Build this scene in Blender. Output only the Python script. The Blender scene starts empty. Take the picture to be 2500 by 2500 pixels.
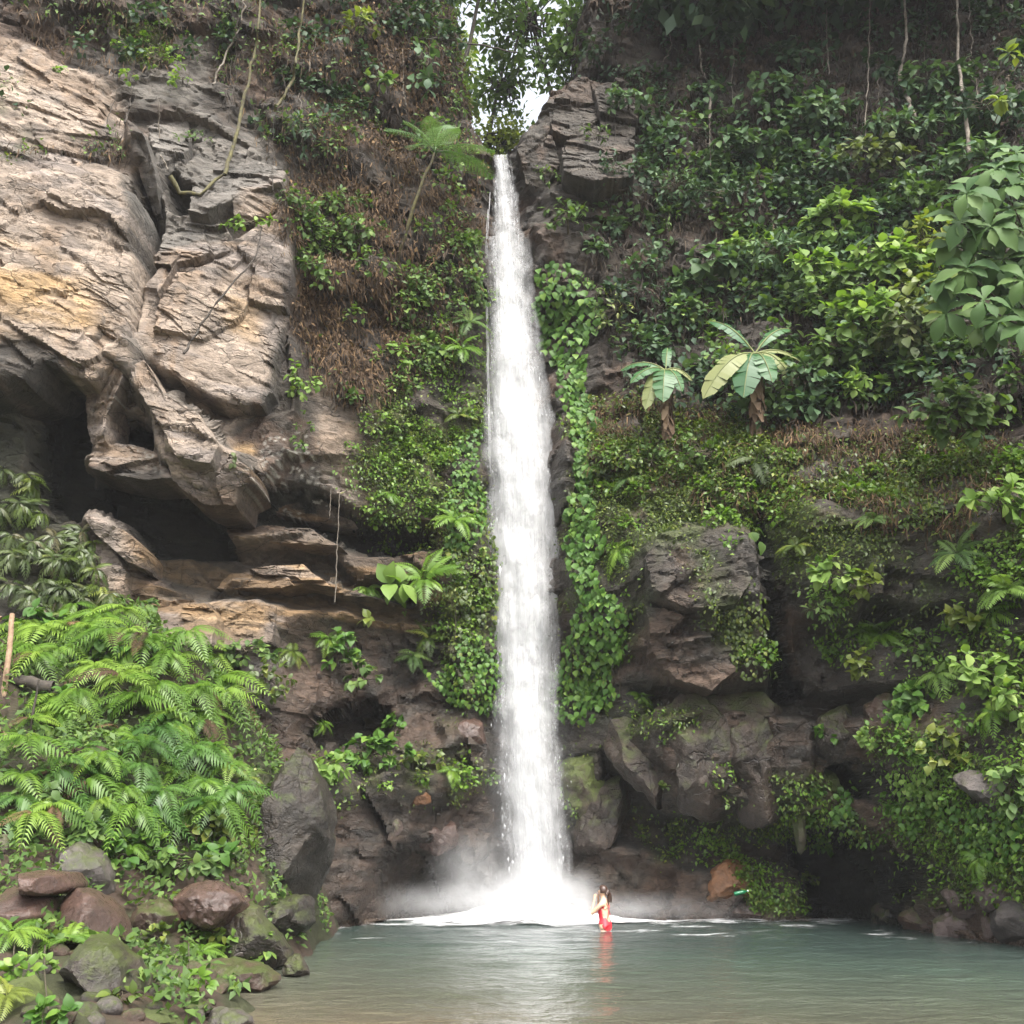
import bpy, math, random
import numpy as np
from mathutils import Vector, Matrix, Euler

rng = np.random.default_rng(11)
random.seed(11)
scene = bpy.context.scene
C = bpy.context.collection
R = math.radians

# ------------------------------------------------------------------ camera, world, sun, exposure
CAM_H, PITCH, FPX = 1.7, R(16.4), 2680.0
cam_d = bpy.data.cameras.new('camera')
cam_d.sensor_width = 36.0
cam_d.lens = FPX / 2500.0 * 36.0
cam_d.clip_start = 0.1
cam_d.clip_end = 600.0
cam = bpy.data.objects.new('camera', cam_d)
C.objects.link(cam)
cam.location = (0, 0, CAM_H)
cam.rotation_euler = (R(90) + PITCH, 0, 0)
scene.camera = cam

SUN_EL, SUN_AZ = R(57), R(158)       # azimuth clockwise from +Y
world = bpy.data.worlds.new('World')
scene.world = world
world.use_nodes = True
wn = world.node_tree
wn.nodes.clear()
w_out = wn.nodes.new('ShaderNodeOutputWorld')
w_bg = wn.nodes.new('ShaderNodeBackground')
w_sky = wn.nodes.new('ShaderNodeTexSky')
w_sky.sky_type = 'NISHITA'
w_sky.sun_disc = False
w_sky.sun_elevation = SUN_EL
w_sky.sun_rotation = SUN_AZ
w_sky.air_density = 1.0
w_sky.dust_density = 4.0
w_hsv = wn.nodes.new('ShaderNodeHueSaturation')
w_hsv.inputs['Saturation'].default_value = 0.25      # an even white overcast
w_bg.inputs['Strength'].default_value = 0.15
wn.links.new(w_sky.outputs[0], w_hsv.inputs['Color'])
wn.links.new(w_hsv.outputs[0], w_bg.inputs['Color'])
wn.links.new(w_bg.outputs[0], w_out.inputs['Surface'])

sun_d = bpy.data.lights.new('sun', 'SUN')
sun_d.energy = 1.6
sun_d.angle = R(30)
sun_d.color = (1.0, 0.95, 0.87)
sun = bpy.data.objects.new('sun', sun_d)
C.objects.link(sun)
to_sun = Vector((math.sin(SUN_AZ) * math.cos(SUN_EL), math.cos(SUN_AZ) * math.cos(SUN_EL), math.sin(SUN_EL)))
sun.rotation_euler = to_sun.to_track_quat('Z', 'Y').to_euler()

scene.view_settings.view_transform = 'Standard'
scene.view_settings.look = 'None'
scene.view_settings.gamma = 1.0
scene.view_settings.use_curve_mapping = False
scene.view_settings.exposure = 1.82
scene.render.engine = 'CYCLES'
scene.cycles.use_denoising = True
scene.cycles.max_bounces = 8
scene.cycles.diffuse_bounces = 3
scene.cycles.glossy_bounces = 3
scene.cycles.transmission_bounces = 4
scene.cycles.transparent_max_bounces = 16
scene.cycles.volume_bounces = 1
scene.cycles.volume_step_rate = 0.6

# ------------------------------------------------------------------ small maths
TH_C, TH_S = math.cos(PITCH), math.sin(PITCH)

def P(px, py, Y):
    """The point at distance Y (along the ground) seen at a place of the 2500 x 2500 photograph."""
    a = (px - 1250) / FPX
    b = (1250 - py) / FPX
    t = Y / (TH_C - b * TH_S)
    return Vector((a * t, Y, CAM_H + (TH_S + b * TH_C) * t))

def Pn(px, py, Y):
    a = (np.asarray(px, float) - 1250) / FPX
    b = (1250 - np.asarray(py, float)) / FPX
    t = Y / (TH_C - b * TH_S)
    return np.stack([a * t, np.broadcast_to(Y, t.shape), CAM_H + (TH_S + b * TH_C) * t], -1)

def proj(X, Y, Z):
    d = Y * TH_C + (Z - CAM_H) * TH_S
    u = -Y * TH_S + (Z - CAM_H) * TH_C
    return 1250 + FPX * X / d, 1250 - FPX * u / d

def sstep(a, b, x):
    t = np.clip((x - a) / (b - a), 0, 1)
    return t * t * (3 - 2 * t)

def _h(*k):
    n = np.zeros(np.broadcast(*k).shape, np.uint32)
    for q, m in zip(k, (374761393, 668265263, 2147483647, 1103515245)):
        n = n + (np.asarray(q).astype(np.int64) & 0xffffffff).astype(np.uint32) * np.uint32(m)
        n = (n ^ (n >> np.uint32(13))) * np.uint32(1274126177)
    n = n ^ (n >> np.uint32(16))
    n = n * np.uint32(2246822519)
    n = n ^ (n >> np.uint32(15))
    return n.astype(np.float64) / 4294967296.0

def noise2(x, y, s=0):
    i, j = np.floor(x), np.floor(y)
    f, g = x - i, y - j
    f = f * f * (3 - 2 * f); g = g * g * (3 - 2 * g)
    a = _h(i, j, s); b = _h(i + 1, j, s); c = _h(i, j + 1, s); d = _h(i + 1, j + 1, s)
    return (a * (1 - f) + b * f) * (1 - g) + (c * (1 - f) + d * f) * g

def fbm2(x, y, o=4, s=0):
    t, a, n = 0, 0.5, 0
    for k in range(o):
        t = t + a * noise2(x * 2 ** k + 17.3 * k, y * 2 ** k - 9.1 * k, s + k)
        n += a
        a *= 0.5
    return t / n

def noise3(x, y, z, s=0):
    i, j, k = np.floor(x), np.floor(y), np.floor(z)
    f, g, h = x - i, y - j, z - k
    f = f * f * (3 - 2 * f); g = g * g * (3 - 2 * g); h = h * h * (3 - 2 * h)
    def L(kk):
        a = _h(i, j, kk, s); b = _h(i + 1, j, kk, s); c = _h(i, j + 1, kk, s); d = _h(i + 1, j + 1, kk, s)
        return (a * (1 - f) + b * f) * (1 - g) + (c * (1 - f) + d * f) * g
    return L(k) * (1 - h) + L(k + 1) * h

def fbm3(p, o=4, s=0):
    t, a, n = 0, 0.5, 0
    for k in range(o):
        t = t + a * noise3(p[..., 0] * 2 ** k, p[..., 1] * 2 ** k, p[..., 2] * 2 ** k, s + k)
        n += a
        a *= 0.5
    return t / n

def facets(x, y, s=0, tilt=0.8):
    """Flat tilted faces with sharp joints, like broken stone: about -0.5 to 0.5."""
    i, j = np.floor(x), np.floor(y)
    best = np.full(x.shape, 9.0); out = np.zeros(x.shape)
    for di in (-1, 0, 1):
        for dj in (-1, 0, 1):
            a, b = i + di, j + dj
            dx = x - a - _h(a, b, s); dy = y - b - _h(a, b, s + 7)
            d = dx * dx + dy * dy
            n = d < best
            best = np.where(n, d, best)
            out = np.where(n, _h(a, b, s + 3) - 0.5 + tilt * ((_h(a, b, s + 4) - 0.5) * dx + (_h(a, b, s + 5) - 0.42) * dy), out)
    return out

def vor2(x, y, s=0):
    i, j = np.floor(x), np.floor(y)
    f1 = np.full(x.shape, 9.0); f2 = np.full(x.shape, 9.0); idd = np.zeros(x.shape)
    for di in (-1, 0, 1):
        for dj in (-1, 0, 1):
            a, b = i + di, j + dj
            d = np.hypot(a + _h(a, b, s) - x, b + _h(a, b, s + 7) - y)
            n = d < f1
            f2 = np.where(n, f1, np.minimum(f2, d))
            idd = np.where(n, _h(a, b, s + 3), idd)
            f1 = np.where(n, d, f1)
    return f1, f2, idd

def sdf(px, py, poly):
    """Distance to a polygon's outline, positive inside."""
    poly = np.asarray(poly, float)
    out = np.full(px.shape, -400.0)
    m = (px > poly[:, 0].min() - 250) & (px < poly[:, 0].max() + 250) & (py > poly[:, 1].min() - 250) & (py < poly[:, 1].max() + 250)
    x, y = px[m], py[m]
    if not x.size:
        return out
    d = np.full(x.shape, 1e9); ins = np.zeros(x.shape, bool)
    for k in range(len(poly)):
        x0, y0 = poly[k]; x1, y1 = poly[(k + 1) % len(poly)]
        ex, ey = x1 - x0, y1 - y0
        t = np.clip(((x - x0) * ex + (y - y0) * ey) / (ex * ex + ey * ey + 1e-9), 0, 1)
        d = np.minimum(d, (x - x0 - t * ex) ** 2 + (y - y0 - t * ey) ** 2)
        c = ((y0 > y) != (y1 > y)) & (x < (x1 - x0) * (y - y0) / (y1 - y0 + 1e-12) + x0)
        ins ^= c
    d = np.sqrt(d)
    out[m] = np.where(ins, d, -d)
    return out

def tps(pts, vals, X, Z, smooth=0.02):
    """Thin-plate surface through control points."""
    pts = np.asarray(pts, float); n = len(pts)
    def k(r2):
        return 0.5 * r2 * np.log(r2 + 1e-9)
    d2 = ((pts[:, None] - pts[None]) ** 2).sum(-1)
    A = np.zeros((n + 3, n + 3))
    A[:n, :n] = k(d2) + smooth * np.eye(n)
    A[:n, n] = 1; A[:n, n + 1:] = pts
    A[n, :n] = 1; A[n + 1:, :n] = pts.T
    w = np.linalg.solve(A, np.concatenate([vals, np.zeros(3)]))
    out = w[n] + w[n + 1] * X + w[n + 2] * Z
    for q in range(n):
        out = out + w[q] * k((X - pts[q, 0]) ** 2 + (Z - pts[q, 1]) ** 2)
    return out

# ------------------------------------------------------------------ object helpers
def tag(o, label=None, cat=None, group=None, kind=None):
    for k, v in (('label', label), ('category', cat), ('group', group), ('kind', kind)):
        if v:
            o[k] = v
    return o

def link(name, me, mat=None, parent=None, smooth=True, crease=None):
    if mat and not me.materials:
        me.materials.append(mat)
    if smooth:
        me.polygons.foreach_set('use_smooth', np.ones(len(me.polygons), bool))
    if crease:
        me.set_sharp_from_angle(angle=R(crease))
    o = bpy.data.objects.new(name, me)
    C.objects.link(o)
    if parent:
        o.parent = parent
    return o

def thing(name, loc, label, cat, group=None):
    o = bpy.data.objects.new(name, None)
    o.empty_display_size = 0.2
    C.objects.link(o)
    o.location = loc
    return tag(o, label, cat, group)

def put(name, me, parent, M):
    """One part: an object that shares its mesh with alike parts."""
    o = bpy.data.objects.new(name, me)
    C.objects.link(o)
    o.parent = parent
    o.matrix_basis = M
    return o

def mesh(name, V, F, mat=None, attrs=None, cols=None, uv=None):
    """F: an (n, 3) or (n, 4) array, or a list of such arrays."""
    me = bpy.data.meshes.new(name)
    V = np.asarray(V, np.float32)
    Fs = [np.asarray(f, np.int32) for f in (F if isinstance(F, list) else [F]) if len(f)]
    nl = sum(f.size for f in Fs); nf = sum(len(f) for f in Fs)
    me.vertices.add(len(V)); me.vertices.foreach_set('co', V.ravel())
    me.loops.add(nl); me.polygons.add(nf)
    me.loops.foreach_set('vertex_index', np.concatenate([f.ravel() for f in Fs]))
    starts, s = [], 0
    for f in Fs:
        k = f.shape[1]
        starts.append(s + k * np.arange(len(f), dtype=np.int32)); s += f.size
    me.polygons.foreach_set('loop_start', np.concatenate(starts).astype(np.int32))
    me.update(calc_edges=True)
    for nm, a in (attrs or {}).items():
        at = me.attributes.new(nm, 'FLOAT', 'POINT')
        at.data.foreach_set('value', np.asarray(a, np.float32).ravel())
    for nm, a in (cols or {}).items():
        at = me.color_attributes.new(nm, 'FLOAT_COLOR', 'POINT')
        at.data.foreach_set('color', np.asarray(a, np.float32).ravel())
    if uv is not None:
        l = me.uv_layers.new(name='uv')
        idx = np.concatenate([f.ravel() for f in Fs])
        l.data.foreach_set('uv', np.asarray(uv, np.float32)[idx].ravel())
    if mat:
        me.materials.append(mat)
    return me

def grid_faces(ny, nx):
    a = np.arange(ny * nx).reshape(ny, nx)
    return np.stack([a[:-1, :-1], a[:-1, 1:], a[1:, 1:], a[1:, :-1]], -1).reshape(-1, 4)

def tube(pts, rad, n=6, V=None, F=None):
    """A bent tapering tube; appends to the lists V, F (numpy chunks)."""
    pts = np.asarray(pts, float); k = len(pts)
    rad = np.broadcast_to(rad, (k,))
    T = np.gradient(pts, axis=0); T /= np.linalg.norm(T, axis=1, keepdims=True) + 1e-9
    up = np.where(np.abs(T[:, 2:3]) > 0.9, np.array([[1.0, 0, 0]]), np.array([[0, 0, 1.0]]))
    A = np.cross(T, up); A /= np.linalg.norm(A, axis=1, keepdims=True) + 1e-9
    B = np.cross(T, A)
    an = np.arange(n) / n * 2 * np.pi
    ring = pts[:, None] + rad[:, None, None] * (np.cos(an)[None, :, None] * A[:, None] + np.sin(an)[None, :, None] * B[:, None])
    v = ring.reshape(-1, 3)
    i = np.arange(k - 1)[:, None] * n; j = np.arange(n)[None]; j2 = (j + 1) % n
    f = np.stack([i + j, i + j2, i + n + j2, i + n + j], -1).reshape(-1, 4)
    if V is not None:
        o = sum(len(q) for q in V)
        V.append(v); F.append(f + o)
    return v, f

def bez(p0, p1, p2, n=8):
    t = np.linspace(0, 1, n)[:, None]
    p0, p1, p2 = (np.asarray(p, float) for p in (p0, p1, p2))
    return (1 - t) ** 2 * p0 + 2 * t * (1 - t) * p1 + t * t * p2

def wob(pts, amp, s=0):
    pts = np.asarray(pts, float)
    n = len(pts)
    r = np.random.default_rng(s)
    d = r.normal(0, amp, (n, 3)); d[0] = 0
    return pts + d

# ------------------------------------------------------------------ materials
def node(nt, t, **kw):
    n = nt.nodes.new(t)
    for k, v in kw.items():
        if k in n.inputs:
            n.inputs[k].default_value = v
        else:
            setattr(n, k, v)
    return n

def mix(nt, fac, a, b, blend='MIX'):
    n = nt.nodes.new('ShaderNodeMix'); n.data_type = 'RGBA'; n.blend_type = blend
    for i, v in ((0, fac), (6, a), (7, b)):
        if hasattr(v, 'links') or hasattr(v, 'is_linked'):
            nt.links.new(v, n.inputs[i])
        else:
            n.inputs[i].default_value = v if i == 0 or len(v) == 4 else (*v, 1)
    return n.outputs[2]

def ramp(nt, src, stops, interp='LINEAR'):
    n = nt.nodes.new('ShaderNodeValToRGB')
    n.color_ramp.interpolation = interp
    e = n.color_ramp.elements
    while len(e) < len(stops):
        e.new(0.5)
    for q, (p, c) in zip(e, stops):
        q.position = p
        q.color = c if hasattr(c, '__len__') and len(c) == 4 else ((*c, 1) if hasattr(c, '__len__') else (c, c, c, 1))
    nt.links.new(src, n.inputs[0])
    return n.outputs[0]

def math_n(nt, op, a, b=None, clamp=False):
    n = nt.nodes.new('ShaderNodeMath'); n.operation = op; n.use_clamp = clamp
    for i, v in enumerate((a, b)):
        if v is None:
            continue
        if hasattr(v, 'is_linked'):
            nt.links.new(v, n.inputs[i])
        else:
            n.inputs[i].default_value = v
    return n.outputs[0]

def new_mat(name):
    m = bpy.data.materials.new(name); m.use_nodes = True
    nt = m.node_tree
    b = nt.nodes['Principled BSDF']
    return m, nt, b

def noise_tex(nt, vec, scale, detail=6, rough=0.6, dist=0.0):
    n = node(nt, 'ShaderNodeTexNoise')
    n.inputs['Scale'].default_value = scale
    n.inputs['Detail'].default_value = detail
    n.inputs['Roughness'].default_value = rough
    n.inputs['Distortion'].default_value = dist
    if vec is not None:
        nt.links.new(vec, n.inputs['Vector'])
    return n.outputs[0]

def rock_mat(name, vertex_col=True, col=(0.1, 0.07, 0.05), col2=None, moss=0.0, rough=0.6, spec=0.4, bump=0.6, mosscol=(0.05, 0.062, 0.016), scale=1.0, dip=20, aniso=(0.45, 0.6, 1.7), joints=0.0):
    m, nt, b = new_mat(name)
    tc = node(nt, 'ShaderNodeTexCoord')
    mp = node(nt, 'ShaderNodeMapping')
    mp.inputs['Rotation'].default_value = (0, R(dip), 0)
    mp.inputs['Scale'].default_value = tuple(q * scale for q in aniso)
    nt.links.new(tc.outputs['Object'], mp.inputs['Vector'])
    strat = noise_tex(nt, mp.outputs[0], 3.2, 8, 0.66, 0.4)
    fine = noise_tex(nt, tc.outputs['Object'], 9.0 * scale, 8, 0.7)
    vfine = noise_tex(nt, tc.outputs['Object'], 34.0 * scale, 4, 0.6)
    if vertex_col:
        at = node(nt, 'ShaderNodeVertexColor', layer_name='Col')
        base = at.outputs['Color']
        roughv = at.outputs['Alpha']
    else:
        big = noise_tex(nt, tc.outputs['Object'], 1.3 * scale, 5, 0.6)
        base = mix(nt, ramp(nt, big, [(0.35, 0.0), (0.65, 1.0)]), col, col2 or tuple(c * 0.6 for c in col))
        if moss > 0:
            ge = node(nt, 'ShaderNodeNewGeometry')
            sx = node(nt, 'ShaderNodeSeparateXYZ')
            nt.links.new(ge.outputs['Normal'], sx.inputs[0])
            u = math_n(nt, 'MULTIPLY', sx.outputs[2], 0.22)
            v = math_n(nt, 'ADD', u, noise_tex(nt, tc.outputs['Object'], 2.3 * scale, 7, 0.7))
            lo = 1.0 - moss
            base = mix(nt, ramp(nt, v, [(lo - 0.12, 0.0), (lo + 0.1, 1.0)]), base, mosscol)
    k1 = ramp(nt, strat, [(0.25, 0.62), (0.5, 1.0), (0.75, 1.28)])
    k2 = ramp(nt, fine, [(0.3, 0.72), (0.7, 1.22)])
    c = mix(nt, 1.0, base, k1, 'MULTIPLY')
    c = mix(nt, 1.0, c, k2, 'MULTIPLY')
    if joints:
        # hairline joints full of dirt, and the slightly different tone of each broken piece between them
        jd = node(nt, 'ShaderNodeMixRGB' if False else 'ShaderNodeVectorMath', operation='ADD')
        ns = node(nt, 'ShaderNodeTexNoise'); ns.inputs['Scale'].default_value = 2.2; ns.inputs['Detail'].default_value = 4
        nt.links.new(mp.outputs[0], ns.inputs['Vector'])
        sc_ = node(nt, 'ShaderNodeVectorMath', operation='SCALE'); sc_.inputs['Scale'].default_value = 0.42
        nt.links.new(ns.outputs['Color'], sc_.inputs[0])
        nt.links.new(mp.outputs[0], jd.inputs[0]); nt.links.new(sc_.outputs[0], jd.inputs[1])
        jh = None
        for vs_, wd_, dk_ in ((1.5, 0.022, 0.5), (4.3, 0.035, 0.62)):
            ve = node(nt, 'ShaderNodeTexVoronoi', feature='DISTANCE_TO_EDGE'); ve.inputs['Scale'].default_value = vs_
            vc = node(nt, 'ShaderNodeTexVoronoi', feature='F1'); vc.inputs['Scale'].default_value = vs_
            nt.links.new(jd.outputs[0], ve.inputs['Vector']); nt.links.new(jd.outputs[0], vc.inputs['Vector'])
            ed = ramp(nt, ve.outputs['Distance'], [(0.0, 0.0), (wd_, 1.0)])
            gate = ramp(nt, noise_tex(nt, tc.outputs['Object'], 1.1 * vs_, 1), [(0.46, 0.0), (0.56, 1.0)])
            ln = math_n(nt, 'MAXIMUM', ed, gate)
            c = mix(nt, 1.0, c, ramp(nt, ln, [(0.0, dk_), (1.0, 1.0)]), 'MULTIPLY')
            sv = node(nt, 'ShaderNodeSeparateColor'); nt.links.new(vc.outputs['Color'], sv.inputs[0])
            c = mix(nt, 1.0, c, ramp(nt, sv.outputs[0], [(0.0, 1 - 0.2 * joints), (1.0, 1 + 0.2 * joints)]), 'MULTIPLY')
            hh = math_n(nt, 'ADD', math_n(nt, 'MULTIPLY', ln, 0.5), math_n(nt, 'MULTIPLY', sv.outputs[1], 0.55))
            hh = math_n(nt, 'MULTIPLY', hh, 0.9 if jh is None else 0.4)
            jh = hh if jh is None else math_n(nt, 'ADD', jh, hh)
    nt.links.new(c, b.inputs['Base Color'])
    if vertex_col:
        nt.links.new(math_n(nt, 'ADD', roughv, math_n(nt, 'MULTIPLY', math_n(nt, 'SUBTRACT', fine, 0.5), 0.35), True), b.inputs['Roughness'])
    else:
        nt.links.new(math_n(nt, 'ADD', math_n(nt, 'MULTIPLY', math_n(nt, 'SUBTRACT', fine, 0.5), 0.5), rough, True), b.inputs['Roughness'])
    b.inputs['Specular IOR Level'].default_value = spec
    h = math_n(nt, 'ADD', math_n(nt, 'MULTIPLY', strat, 1.2), math_n(nt, 'ADD', math_n(nt, 'MULTIPLY', fine, 0.45), math_n(nt, 'MULTIPLY', vfine, 0.12)))
    if joints:
        h = math_n(nt, 'ADD', h, math_n(nt, 'MULTIPLY', jh, joints))
    bp = node(nt, 'ShaderNodeBump')
    bp.inputs['Strength'].default_value = bump
    bp.inputs['Distance'].default_value = 0.16 / scale
    nt.links.new(h, bp.inputs['Height'])
    nt.links.new(bp.outputs[0], b.inputs['Normal'])
    return m

def leaf_mat(name, c1, c2, c3=None, trans=0.3, rough=0.42, spec=0.4):
    """Leaves: each leaf takes its own tone from its random number or its object's."""
    m, nt, b = new_mat(name)
    at = node(nt, 'ShaderNodeAttribute', attribute_name='rnd')
    oi = node(nt, 'ShaderNodeObjectInfo')
    v = math_n(nt, 'FRACT', math_n(nt, 'ADD', at.outputs['Fac'], oi.outputs['Random']))
    c = ramp(nt, v, [(0.0, c1), (0.8, c2), (1.0, c3 or c2)])
    nt.links.new(c, b.inputs['Base Color'])
    b.inputs['Roughness'].default_value = rough
    b.inputs['Specular IOR Level'].default_value = spec
    tr = node(nt, 'ShaderNodeBsdfTranslucent')
    tc = mix(nt, 1.0, c, (1.25, 1.35, 0.55), 'MULTIPLY')
    nt.links.new(tc, tr.inputs['Color'])
    ms = node(nt, 'ShaderNodeMixShader')
    ms.inputs[0].default_value = trans
    nt.links.new(b.outputs[0], ms.inputs[1]); nt.links.new(tr.outputs[0], ms.inputs[2])
    nt.links.new(ms.outputs[0], nt.nodes['Material Output'].inputs['Surface'])
    return m

def bark_mat(name, c1, c2, sc=6.0, rough=0.85):
    m, nt, b = new_mat(name)
    tc = node(nt, 'ShaderNodeTexCoord')
    n = noise_tex(nt, tc.outputs['Object'], sc, 6, 0.7)
    nt.links.new(ramp(nt, n, [(0.35, c1), (0.62, c2)]), b.inputs['Base Color'])
    b.inputs['Roughness'].default_value = rough
    bp = node(nt, 'ShaderNodeBump'); bp.inputs['Strength'].default_value = 0.6; bp.inputs['Distance'].default_value = 0.03
    nt.links.new(n, bp.inputs['Height']); nt.links.new(bp.outputs[0], b.inputs['Normal'])
    return m

# ------------------------------------------------------------------ the cliff
CTRL = [(-300, 2200, 17.5), (-300, 1500, 18), (-300, 900, 18.8), (-300, 0, 20.5),
        (0, 2200, 18.5), (0, 1500, 19.8), (0, 1200, 20.6), (0, 930, 20.3), (0, 500, 20.3), (0, 0, 22),
        (300, 1500, 21.3), (300, 1200, 21.3), (300, 900, 21), (300, 400, 21.8), (300, 0, 23),
        (650, 2100, 21.3), (600, 1700, 22.2), (600, 1250, 22.3), (620, 900, 22.2), (650, 400, 23.2), (700, 0, 24.6),
        (900, 2230, 23.6), (900, 1900, 23.4), (900, 1500, 23.8), (900, 1000, 24), (950, 500, 25), (950, 0, 26.4),
        (1150, 2230, 25), (1150, 1700, 25), (1150, 1100, 25.4), (1150, 500, 26.3), (1090, 0, 28),
        (1300, 2230, 25.5), (1300, 1700, 25.7), (1300, 1100, 26), (1225, 420, 27.2),
        (1420, 2220, 25), (1420, 1700, 24.9), (1400, 1100, 25.3), (1400, 500, 26.6), (1450, 0, 29),
        (1600, 2220, 24.4), (1600, 1700, 23.4), (1600, 1300, 23.3), (1600, 1050, 24.6), (1700, 600, 26.8), (1700, 0, 29.5),
        (1900, 2230, 24), (1900, 1700, 22.4), (1900, 1300, 22.2), (1900, 1080, 23.2), (2000, 600, 26), (2000, 0, 29),
        (2200, 2260, 22.2), (2200, 1700, 20.8), (2200, 1300, 20.9), (2200, 1100, 21.7), (2250, 600, 24.6), (2250, 0, 28),
        (2500, 2330, 18.6), (2500, 2100, 18.6), (2500, 1700, 18.9), (2500, 1300, 19.3), (2500, 1100, 20), (2500, 600, 23), (2500, 0, 27),
        (2800, 2200, 16.5), (2800, 1300, 17.5), (2800, 600, 21), (2800, 0, 25.5)]
cp = np.array([P(*c) for c in CTRL])
STEP = 0.05
gx = np.arange(-18, 18.001, STEP); gz = np.arange(-0.9, 31.0, STEP)
X, Z = np.meshgrid(gx, gz)
Yb = tps(cp[:, [0, 2]], cp[:, 1], X, Z)
Yb = np.clip(Yb, 15, 36)
PX, PY = proj(X, Yb, Z)
wxn = (fbm2(PX / 60, PY / 60, 5, 5) - 0.5) * 36
wyn = (fbm2(PX / 60, PY / 60, 5, 25) - 0.5) * 36
QX, QY = PX + wxn, PY + wyn
SX = PX + (noise2(PX / 150, PY / 150, 5) - 0.5) * 16; SY = PY + (noise2(PX / 150, PY / 150, 25) - 0.5) * 16

def region(poly, w=20, warped=True):
    w = max(w, 8.5)
    return sstep(-w, w, sdf(QX if warped else PX, QY if warped else PY, poly))

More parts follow.
